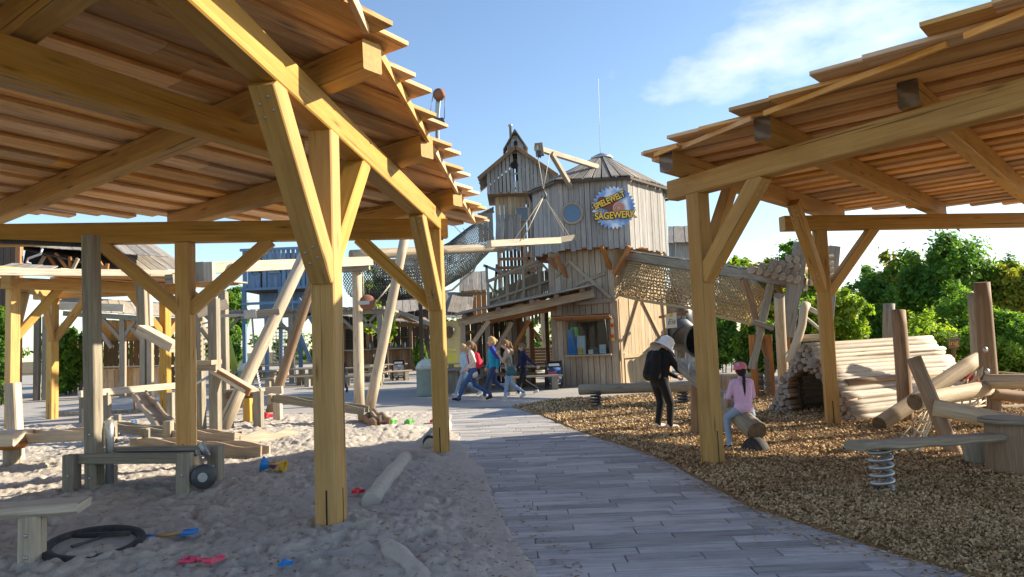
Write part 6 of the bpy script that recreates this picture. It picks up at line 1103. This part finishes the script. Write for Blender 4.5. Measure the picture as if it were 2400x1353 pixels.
# ------------------------------------------------------------------ trees and shrubs
def leaves(n, cen, rad, seed, size, clumps, zmin=None, hollow=.35):
    rg = np.random.default_rng(seed); cc = rg.normal(size=(clumps, 3)); cc /= np.linalg.norm(cc, axis=1)[:, None]; cc *= (hollow+(1-hollow)*rg.random((clumps, 1))**.6); cc *= (.82+.36*rg.random((clumps, 1))); cc = cc*rad+cen
    pick = rg.integers(0, clumps, n); cr_ = (.11+.17*rg.random(clumps))*min(rad); off = rg.normal(size=(n, 3))*.66; p = cc[pick]+off*cr_[pick][:, None]
    nrm = (p-cen)/rad+rg.normal(size=(n, 3))*.75+np.array([0, 0, .35]); nrm /= np.linalg.norm(nrm, axis=1)[:, None]
    t = np.cross(nrm, rg.normal(size=(n, 3))); t /= np.linalg.norm(t, axis=1)[:, None]; b_ = np.cross(nrm, t); s_ = size*(.55+.9*rg.random(n))[:, None]
    vv = np.stack([p-t*s_, p-b_*s_*.42+nrm*s_*.12, p+t*s_, p+b_*s_*.42+nrm*s_*.12], 1)
    if zmin is not None: k = vv[:, :, 2].min(1) > zmin; vv = vv[k]; pick = pick[k]
    cv = rg.random(clumps); u = np.clip(.55*cv[pick]+.45*rg.random(len(pick)), 0, 1); return vv, u
def tree(name, label, base, h, rx, ry, n, size, mat, seed, cat='tree', zc=None, trunk=True, group='trees and shrubs around the playground', blobs=3):
    base = V(base); T = empty(name, base, label, cat, group); rg = random.Random(seed); crown = h*(.62 if trunk else .98); zc0 = h-crown/2
    vs_, us_ = [], []
    for k in range(blobs):
        a_ = k*2.4+rg.random(); f_ = 0 if k == 0 else .48; c = np.array([base.x+math.cos(a_)*rx*f_, base.y+math.sin(a_)*ry*f_, base.z+zc0+(0 if k == 0 else crown*rg.uniform(-.26, .16))]); sc_ = 1 if k == 0 else rg.uniform(.5, .72)
        v_, u_ = leaves(int(n*sc_**2), c, np.array([rx, ry, crown/2])*sc_*(.9 if k == 0 else 1), seed*13+k, size, int(64*sc_**2)+10, .02); vs_.append(v_); us_.append(u_)
    v_ = np.concatenate(vs_); u_ = np.concatenate(us_); npobj('crown', v_.reshape(-1, 3), np.arange(len(v_)*4).reshape(-1, 4), np.repeat(u_, 4)[:, None]*np.array([[1, 1]]), mat, T)
    tb = B(); r_ = .035*h*.55
    stems = [(base, base+V((rg.uniform(-.2, .2), 0, h*.62)), r_)] if trunk else [(base+V((rg.uniform(-.4, .4)*rx, 0, 0)), base+V((rg.uniform(-.6, .6)*rx, 0, h*.6)), r_*.5) for _ in range(3)]
    for a_, b_, q in stems: tb.log(a_-V((0, 0, .1)), b_, q, q*.4, 8, 5, .12, bend=.1)
    for k in range(7): a_ = base+V((0, 0, h*rg.uniform(.3, .6))); an_ = rg.random()*6.28; tb.log(a_, a_+V((math.cos(an_)*rx*.75, math.sin(an_)*ry*.75, h*rg.uniform(.12, .32))), r_*.42, r_*.1, 6, 4, .15)
    obj('trunk', tb, [M['bark'], M['bark']], T)
def tpx(px, ytop, Y, ybase=None): q = A(px, ytop, Y); return (q.x, Y, 0.), q.z
SEED = 40
for (px, yt, Y, wpx, mt_, n, sz, tr, lb, nm) in (
    (2195, 548, 25, 105, 'lf2', 11000, .11, True, 'tall dark green tree rising highest behind the log tunnel', 'leafy_tree'), (2100, 590, 26.5, 62, 'lf4', 6500, .11, True, 'tree with turning rusty leaves left of the tallest one', 'leafy_tree'),
    (2030, 618, 24.5, 60, 'lf2', 7000, .10, False, 'dark shrub behind the pavilion post above the tunnel', 'shrub'), (1960, 655, 21.5, 62, 'lf3', 8000, .085, False, 'bright yellow-green shrub beside the pavilion post', 'shrub'),
    (2330, 610, 27, 85, 'lf1', 8000, .11, True, 'mid green tree near the right edge behind the tall log', 'leafy_tree'), (2230, 650, 22, 70, 'lf1', 8000, .085, False, 'fresh green shrub in front of the tallest tree', 'shrub'),
    (2400, 600, 24, 70, 'lf4', 7000, .10, True, 'yellowing tree cut by the right picture edge', 'leafy_tree'), (2150, 745, 19.5, 85, 'lf3', 8500, .07, False, 'low yellow-green hedge just above the tunnel ridge', 'shrub'), (2350, 725, 18.5, 95, 'lf1', 10000, .07, False, 'dense green shrub behind the tall brown log on the right', 'shrub'),
    (2290, 740, 21, 60, 'lf3', 6000, .075, False, 'light shrub between hedge and right-hand tall log', 'shrub'), (1880, 690, 23, 60, 'lf1', 7000, .085, False, 'green shrub seen through the log platform legs', 'shrub'), (1725, 588, 36, 45, 'lf3', 5000, .14, True, 'yellow-green tree above the net bridge', 'leafy_tree'), (1790, 600, 33, 45, 'lf4', 5000, .13, True, 'turning tree above the middle of the net bridge', 'leafy_tree'),
    (1848, 562, 34, 42, 'lf1', 5000, .13, True, 'round green tree above the stacked log ends', 'leafy_tree'), (1770, 735, 23.5, 52, 'lf2', 7500, .085, False, 'dark green shrub beside the brown board fence', 'shrub'), (1690, 720, 30, 40, 'lf2', 4000, .11, False, 'dark shrub behind the brown board fence', 'shrub'), (1880, 640, 30, 55, 'lf3', 5500, .11, True, 'pale tree behind the log platform', 'leafy_tree'),
    (545, 662, 52, 32, 'lf1', 4500, .18, True, 'green tree left of the blue house', 'leafy_tree'), (535, 740, 49, 30, 'lf2', 4500, .16, False, 'dark shrub at the foot of the blue house', 'shrub'), (868, 628, 40, 36, 'lf3', 4500, .13, True, 'sunlit tree tangled behind the net tunnel', 'leafy_tree'), (905, 690, 42, 22, 'lf3', 2500, .13, True, 'small sunlit tree above the food hut', 'leafy_tree'),
    (160, 762, 33, 40, 'lf1', 4500, .12, False, 'green shrub beside the warm lit hut', 'shrub'), (5, 700, 27, 26, 'lf2', 4500, .10, False, 'dark shrub at the far left edge', 'shrub'), (215, 790, 36, 30, 'lf2', 3500, .12, False, 'dark shrub behind the grey sand pit post', 'shrub'), (985, 790, 46, 15, 'lf2', 1500, .12, False, 'dark potted shrub beside the food hut counter', 'shrub')):
    b_, hh = tpx(px, yt, Y); rx = wpx*Y/1700; tree(nm, lb, b_, hh, rx, min(rx, 1.6), int(n*1.25), sz*.88, M[mt_], SEED, 'tree' if 'tree' in nm else 'shrub', trunk=tr); SEED += 1
# far wood on the skyline
rg = np.random.default_rng(5); vs_, us_ = [], []
for i in range(60):
    x = -95+i*4.6; y_ = 88+rg.random()*14
    if x > 20: y_ = 44+rg.random()*10+max(0, (50-x))*.5
    h_w = 4.2+rg.random()*2.2; v_, u_ = leaves(900, np.array([x, y_, h_w*.5]), np.array([3.4, 2., h_w*.5]), 900+i, .34, 26, .0); vs_.append(v_); us_.append(u_*.8)
v_ = np.concatenate(vs_); u_ = np.concatenate(us_); npobj('far_wood', v_.reshape(-1, 3), np.arange(len(v_)*4).reshape(-1, 4), np.repeat(u_, 4)[:, None]*np.array([[1, 1]]), M['lf2'], kind='stuff', label='distant belt of trees along the skyline beyond the playground', cat='wood')
# ------------------------------------------------------------------ people
def cap_mesh(caps):
    vs_, fs_ = [], []
    for p0, p1, r0_, r1_ in caps:
        p0, p1 = V(p0), V(p1); d = p1-p0; Ln = d.length; d = d/Ln if Ln > 1e-6 else V((0, 0, 1)); x = d.orthogonal().normalized(); y = d.cross(x); o = len(vs_); rings = []
        for k in range(1, 5): t = -math.pi/2+k*math.pi/8; rings.append((p0+d*(r0_*math.sin(t)), r0_*math.cos(t)))
        for k in range(0, 4): t = k*math.pi/8; rings.append((p1+d*(r1_*math.sin(t)), r1_*math.cos(t)))
        for c, r_ in rings:
            for i in range(12): vs_.append(c+(x*math.cos(i/12*math.tau)+y*math.sin(i/12*math.tau))*r_)
        for k in range(7):
            for i in range(12): j = (i+1) % 12; fs_.append((o+k*12+i, o+k*12+j, o+k*12+12+j, o+k*12+12+i))
        vs_ += [p0-d*r0_, p1+d*r1_]; a_ = len(vs_)-2
        for i in range(12): j = (i+1) % 12; fs_.append((a_, o+j, o+i)); fs_.append((a_+1, o+84+i, o+84+j))
    return vs_, fs_
def blob(name, caps, parent, voxel=.012, smooth=5):
    # caps: (p0, p1, r0, r1, material); one continuous skin grown over them
    vs_, fs_ = cap_mesh([c[:4] for c in caps]); me = bpy.data.meshes.new(name); me.from_pydata([tuple(p) for p in vs_], [], fs_); t = bpy.data.objects.new(name+'_tmp', me); COL.objects.link(t)
    md = t.modifiers.new('r', 'REMESH'); md.mode = 'VOXEL'; md.voxel_size = voxel; sm = t.modifiers.new('s', 'SMOOTH'); sm.iterations = smooth; sm.factor = .5
    dg = bpy.context.evaluated_depsgraph_get(); m2 = bpy.data.meshes.new_from_object(t.evaluated_get(dg)); bpy.data.objects.remove(t); bpy.data.meshes.remove(me); m2.name = name
    n = len(m2.polygons); cen = np.zeros(n*3); m2.polygons.foreach_get('center', cen); cen = cen.reshape(-1, 3); best = np.full(n, 9e9); idx = np.zeros(n, np.int32); mats = []
    for p0, p1, r0_, r1_, mt_ in caps:
        if mt_ not in mats: mats.append(mt_)
        a_, b_ = np.array(p0), np.array(p1); d = b_-a_; q = np.clip(((cen-a_)@d)/max(d@d, 1e-9), 0, 1); dist = np.linalg.norm(cen-a_-q[:, None]*d, axis=1)-(r0_+(r1_-r0_)*q); k = dist < best; best[k] = dist[k]; idx[k] = mats.index(mt_)
    co = np.zeros(len(m2.vertices)*3); m2.vertices.foreach_get('co', co); co = co.reshape(-1, 3); org = np.array([co[:, 0].mean(), co[:, 1].mean(), co[:, 2].min()]); m2.vertices.foreach_set('co', (co-org).ravel())
    m2.materials.clear(); [m2.materials.append(M[k]) for k in mats]; m2.polygons.foreach_set('material_index', idx); m2.polygons.foreach_set('use_smooth', np.ones(n, bool)); m2.update()
    o = bpy.data.objects.new(name, m2); place(o, V(org), parent); return o
def person(label, loc, heading, H, pose, top, bottom, shoe, skin='skin', hair='blond', sleeve=None, cuff=None, voxel=.012, lean=0., headpitch=0., headturn=0., fat=1., shirt_len=.86, hairstyle='ponytail', fitted=True, yoke=None, group='people walking across the plaza'):
    s_ = H/1.7; loc = V(loc); f_ = V((math.cos(heading), math.sin(heading), 0)); l_ = V((-math.sin(heading), math.cos(heading), 0)); T = empty('person', loc, label, 'person', group)
    hipz = pose.get('hipz', .90)
    def W(p): return loc+(f_*p[0]+l_*p[1]+V((0, 0, p[2])))*s_
    def U(p):  # upper body point, leaned about the hip
        x, y, z = p; z0 = z-.90; c, q = math.cos(lean), math.sin(lean); return W((x*c+z0*q+pose.get('hipx', 0), y, hipz+z0*c-x*q))
    D = dict(hipL=(0, .09, hipz), hipR=(0, -.09, hipz), kneeL=(.05, .1, .49), kneeR=(.05, -.1, .49), ankL=(0, .1, .09), ankR=(0, -.1, .09), toeL=(.15, .11, .045), toeR=(.15, -.11, .045), elbL=(-.04, .25, 1.14), elbR=(-.04, -.25, 1.14), wrL=(.08, .26, .90), wrR=(.08, -.26, .90))
    D.update({k: v for k, v in pose.items() if k in D}); D['hipL'] = (pose.get('hipx', 0), .09, hipz); D['hipR'] = (pose.get('hipx', 0), -.09, hipz)
    sl = sleeve or top; cf = cuff or sl; C = []; q = s_*fat
    for sd_ in 'LR':
        h, k, a_, t = (W(D[n+sd_]) for n in ('hip', 'knee', 'ank', 'toe')); C += [(h, k, .088*q, .062*q, bottom), (k, a_, .062*q, .046*q, bottom)]
        heel = a_+(a_-t).normalized()*.035*s_; heel.z = min(a_.z, t.z+ (a_.z-t.z)*.4); C += [(heel, t, .042*s_, .034*s_, shoe), (a_-V((0, 0, .03*s_)), t, .040*s_, .03*s_, shoe)]
    C += [(W((D['hipL'][0], .06, hipz+.02)), W((D['hipR'][0], -.06, hipz+.02)), .112*q, .112*q, bottom)]
    C += [(U((0, .055, shirt_len+.06)), U((0, -.055, shirt_len+.06)), .118*q, .118*q, top), (U((0, .05, 1.0)), U((.0, .075, 1.30)), .105*q, .108*q, top), (U((0, -.05, 1.0)), U((.0, -.075, 1.30)), .105*q, .108*q, top), (U((.02, 0, 1.05)), U((.015, 0, 1.30)), .11*q, .115*q, top), (U((0, .12, 1.385)), U((0, -.12, 1.385)), .072*q, .072*q, yoke or top), (U((0, 0, 1.40)), U((.0, 0, 1.45)), .075*q, .058*q, yoke or top)]
    hb = U((.012, 0, 1.47)); c_, q_ = math.cos(lean+headpitch), math.sin(lean+headpitch); hu = f_*q_+V((0, 0, c_)); hf = f_*c_-V((0, 0, q_)); ct, st = math.cos(headturn), math.sin(headturn); hl = l_*ct-hf*st; hf = hf*ct+l_*st
    Hd = lambda x, y, z: hb+(hf*x+hl*y+hu*z)*s_
    C += [(U((0, 0, 1.43)), Hd(.0, 0, .04), .05*s_, .048*s_, skin), (Hd(.005, 0, .11), Hd(-.012, 0, .155), .083*s_, .097*s_, skin), (Hd(.035, 0, .055), Hd(.03, 0, .12), .05*s_, .07*s_, skin), (Hd(.098, 0, .125), Hd(.112, 0, .098), .011*s_, .015*s_, skin), (Hd(.088, .02, .062), Hd(.088, -.02, .062), .011*s_, .011*s_, 'lip')]
    for sd_ in (1, -1): C += [(Hd(.083, .033*sd_, .132), Hd(.085, .033*sd_, .132), .012*s_, .012*s_, 'eye'), (Hd(-.005, .092*sd_, .13), Hd(-.012, .096*sd_, .10), .02*s_, .014*s_, skin)]
    for sd_, sg in (('L', 1), ('R', -1)):
        sh = U((0, .175*sg, 1.375)); e_, w_ = U(D['elb'+sd_]), U(D['wr'+sd_]); C += [(sh, e_, .06*q, .047*q, sl), (e_, w_, .046*q, .034*q, cf)]
        d = (w_-e_).normalized(); side = d.cross(l_); side = side.normalized() if side.length > .1 else f_; pn = d.cross(side).normalized(); kn = w_+d*.085*s_; C += [(w_, kn, .026*s_, .034*s_, skin)]
        for i, (ln_, sp_) in enumerate(((.062, .030), (.07, .010), (.066, -.010), (.05, -.030))):
            k0 = kn+side*(sp_*s_); k1 = k0+(d*.8+pn*(.35*sg))*(ln_*.55*s_); k2 = k1+(d*.45+pn*(.8*sg))*(ln_*.5*s_); C += [(k0, k1, .0105*s_, .0095*s_, skin), (k1, k2, .0095*s_, .0085*s_, skin)]
        th = w_+d*.03*s_+side*.03*s_; C += [(th, th+(d*.7+side*.6)*.045*s_, .013*s_, .011*s_, skin), (th+(d*.7+side*.6)*.045*s_, th+(d*1.3+side*.7)*.06*s_, .011*s_, .009*s_, skin)]
    blob('body', C, T, voxel); hc = []
    if hairstyle:
        hc = [(Hd(-.02, 0, .155), Hd(-.03, 0, .165), .106*s_, .104*s_, hair), (Hd(-.05, 0, .10), Hd(-.055, 0, .13), .085*s_, .09*s_, hair), (Hd(.03, .0, .215), Hd(.0, 0, .22), .06*s_, .065*s_, hair)]
        if hairstyle == 'ponytail': hc += [(Hd(-.12, 0, .16), Hd(-.15, 0, .13), .035*s_, .04*s_, hair), (Hd(-.15, 0, .13), Hd(-.16, 0, -.02), .04*s_, .034*s_, hair), (Hd(-.16, 0, -.02), Hd(-.13, 0, -.14), .034*s_, .012*s_, hair)]
        if hairstyle == 'long': hc += [(Hd(-.06, .05, .1), Hd(-.08, .05, -.12), .06*s_, .05*s_, hair), (Hd(-.06, -.05, .1), Hd(-.08, -.05, -.12), .06*s_, .05*s_, hair), (Hd(-.09, 0, .08), Hd(-.1, 0, -.16), .06*s_, .05*s_, hair)]
        if hairstyle == 'bun': hc += [(Hd(-.12, 0, .15), Hd(-.14, 0, .14), .045*s_, .045*s_, hair)]
        if hairstyle == 'braid': hc += [(Hd(-.10, 0, .08), Hd(-.12, 0, .0), .03*s_, .03*s_, hair)]+[(Hd(-.125+.008*i, -.0, .0-.06*i), Hd(-.125+.008*i, 0, -.05-.06*i), .032*s_, .026*s_, hair) for i in range(6)]
        blob('hair', hc, T, voxel*.9, 3)
    return T, W, U, Hd, s_
PI = math.pi
stride = lambda a_, b_: dict(hipz=.86, kneeL=(.26*a_, .1, .47), ankL=(.42*a_, .1, .10), toeL=(.57*a_, .11, .06+.04*a_), kneeR=(-.02*b_, -.09, .45), ankR=(-.42*b_, -.09, .18), toeR=(-.32*b_, -.1, .05))
HD = PI+.10
# girl with red backpack
T, W, U, Hd, s_ = person('girl in cream cardigan with red backpack striding in blue jeans', G(1112, 941), HD, 1.68, dict(stride(1.05, 1.1), elbL=(-.06, .24, 1.15), wrL=(.14, .22, 1.02), elbR=(.02, -.24, 1.13), wrR=(.16, -.2, .98)), 'cream', 'jeans', 'shoeb', hair='brownh', lean=.10, shirt_len=.74)
blob('backpack', [(U((-.16, .06, 1.02)), U((-.15, .05, 1.3)), .10, .085, 'redp'), (U((-.16, -.06, 1.02)), U((-.15, -.05, 1.3)), .10, .085, 'redp'), (U((-.24, .0, 1.04)), U((-.22, 0, 1.14)), .07, .065, 'redp')], T, .014); blob('strap', [(U((-.10, .10, 1.40)), U((.12, .11, 1.34)), .018, .018, 'redp'), (U((.12, .11, 1.34)), U((.11, .13, 1.1)), .018, .018, 'redp')], T, .01, 2)
# companion in pale blue just behind her
T, W, U, Hd, s_ = person('companion in light blue jacket and pale trousers half hidden behind the red backpack', G(1092, 930), HD, 1.60, dict(stride(.75, 1.15)), 'lblue', 'ljeans', 'shoew', hair='blond', lean=.06, shirt_len=.66, hairstyle='long', fat=1.08)
# turquoise and cobalt jacket
T, W, U, Hd, s_ = person('blond walker in turquoise jacket with cobalt sleeves and navy trousers', G(1160, 934), HD, 1.78, dict(stride(.7, .9), elbL=(-.12, .26, 1.12), wrL=(-.08, .27, .86), elbR=(.04, -.25, 1.12), wrR=(.16, -.24, .90)), 'turq', 'navyj', 'shoew', hair='blond', sleeve='cobalt', cuff='turq', yoke='cobalt', lean=.05, hairstyle='bun', fat=1.1)
# beige hoodie
T, W, U, Hd, s_ = person('girl in beige hoodie with teal handbag lifting her hands to her face', G(1196, 936), HD, 1.68, dict(stride(.35, .95), elbL=(.16, .2, 1.12), wrL=(.25, .06, 1.34), elbR=(.14, -.2, 1.12), wrR=(.25, -.04, 1.32)), 'beige', 'ljeans', 'shoew', hair='brownh', lean=.08, headpitch=.25)
blob('hood', [(U((-.09, .06, 1.40)), U((-.09, -.06, 1.40)), .07, .07, 'beige'), (U((-.13, 0, 1.38)), U((-.15, 0, 1.32)), .06, .04, 'beige')], T, .014)
HBG = empty('handbag', U((.02, .30, .88)), 'slouchy teal handbag on the arm of the girl in beige', 'bag'); blob('pouch', [(U((.06, .30, .80)), U((-.1, .30, .80)), .085, .085, 'teal'), (U((.04, .29, .92)), U((-.07, .29, .92)), .06, .06, 'teal')], HBG, .014); obj('handle', B().tube([U((.05, .28, .97)), U((.04, .22, 1.2)), U((-.02, .21, 1.22)), U((-.06, .28, .97))], .012, 6), M['teal'], HBG)
# navy jacket
T, W, U, Hd, s_ = person('short haired walker in navy jacket and black leggings, last of the group', G(1230, 926), HD, 1.56, dict(stride(.5, 1.0), elbL=(-.18, .26, 1.15), wrL=(-.38, .28, .98), elbR=(.06, -.25, 1.1), wrR=(.2, -.24, .92)), 'navy', 'blackc', 'shoew', hair='brownh', lean=.02, headpitch=.15, shirt_len=.78, hairstyle='short', fat=1.06)
# dark visitor behind the front post
T, W, U, Hd, s_ = person('visitor in dark navy coat mostly hidden behind the big front post', G(802, 922), PI*.9, 1.55, dict(stride(.4, .4)), 'navy', 'navyj', 'shoeb', hair='darkh', lean=.25, fat=1.15, hairstyle='short')
# adult at the seesaw
al = G(1556, 1006)
T, W, U, Hd, s_ = person('adult in black with white bucket hat and backpack leaning onto the seesaw', al, rad(28), 1.62, dict(hipz=.86, hipx=-.05, kneeL=(.06, .12, .47), ankL=(-.02, .13, .09), toeL=(.13, .15, .045), kneeR=(.08, -.12, .46), ankR=(.02, -.15, .09), toeR=(.17, -.17, .045), elbL=(.24, .2, 1.13), wrL=(.46, .1, 1.05), elbR=(.26, -.2, 1.14), wrR=(.50, -.12, 1.10)), 'blackc', 'blackc', 'shoew', hair='darkh', lean=.20, headpitch=.5, headturn=-.3, hairstyle=None, voxel=.010, fat=1.2, group='people at the seesaw')
def hat(T, Hd, s_, mat, brim=.19, z0=.13, droop=.07):
    b = B(); c0 = Hd(-.01, 0, z0); upd = (Hd(0, 0, 1)-Hd(0, 0, 0)).normalized(); b.lathe(c0, ((brim*s_, -droop*s_), (brim*.82*s_, -droop*.55*s_), (.118*s_, 0), (.116*s_, .05*s_), (.108*s_, .105*s_), (.08*s_, .135*s_), (.0, .145*s_)), 28, ax=upd, cap=False); b.lathe(c0-upd*.004, ((brim*s_, -droop*s_), (brim*.82*s_, -droop*.55*s_-.004), (.112*s_, -.004), (.112*s_, .05*s_)), 28, ax=upd, cap=False); obj('sun_hat', b, M[mat], T)
hat(T, Hd, s_*1.22, 'whitec', .205, .10, .09); blob('backpack', [(U((-.18, .07, 1.0)), U((-.17, .06, 1.34)), .12, .10, 'blackc'), (U((-.18, -.07, 1.0)), U((-.17, -.06, 1.34)), .12, .10, 'blackc'), (U((-.28, 0, 1.03)), U((-.26, 0, 1.18)), .08, .07, 'blackc')], T, .014)
# girl on the seesaw
sa, sb_ = A(1774, 1012, 9.85), A(1602, 862, 12.2); sd2 = (sb_-sa).normalized(); seat = sa.lerp(sb_, .14); gh = math.atan2(sd2.y, sd2.x); gH = 1.28; ss = gH/1.7; hz = (seat.z+.17)/ss
T, W, U, Hd, s_ = person('girl in lilac shirt and pink cap sitting astride the seesaw log', (seat.x, seat.y, 0), gh, gH, dict(hipz=hz, kneeL=(.16, .27, hz-.16), ankL=(-.02, .33, .10), toeL=(.12, .38, .045), kneeR=(.18, -.25, hz-.16), ankR=(.02, -.29, .10), toeR=(.16, -.33, .045), elbL=(.08, .25, 1.12), wrL=(.28, .18, 1.0), elbR=(.08, -.25, 1.12), wrR=(.28, -.18, 1.0)), 'pink', 'ljeans', 'shoeb', hair='darkh', cuff='skin2', skin='skin2', lean=.06, hairstyle='braid', voxel=.009, fat=1.06, shirt_len=.865, group='people at the seesaw')
b = B(); upd = (Hd(0, 0, 1)-Hd(0, 0, 0)).normalized(); c0 = Hd(-.015, 0, .165); b.lathe(c0, ((.122*s_, -.02*s_), (.123*s_, .03*s_), (.105*s_, .085*s_), (.06*s_, .118*s_), (.0, .125*s_)), 24, ax=upd, cap=False); cp = obj('cap', b, M['pinkcap'], T); vis = [Hd(.10, .09, .15), Hd(.15, .07, .145), Hd(.20, .0, .14), Hd(.15, -.07, .145), Hd(.10, -.09, .15)]; obj('visor', B().prism(vis, upd*.012), M['brownh'], T); obj('cap_patch', B().ball(Hd(-.09, .07, .24), .022, sc=(1, 1, 1)), M['lblue'], T); obj('cap_patch', B().ball(Hd(-.12, -.02, .22), .02), M['beige'], T)
# child behind the nets
T, W, U, Hd, s_ = person('child in red top crouching behind the rope net by the tall brown log', G(2284, 948), PI*1.05, 1.1, dict(hipz=.62, kneeL=(.3, .1, .55), ankL=(.1, .1, .09), toeL=(.25, .11, .045), kneeR=(.3, -.1, .5), ankR=(.06, -.1, .09), toeR=(.2, -.11, .045)), 'redp', 'navyj', 'shoeb', hair='darkh', skin='skin2', lean=.35, hairstyle='short', group='people at the seesaw')
T['group'] = 'children climbing'
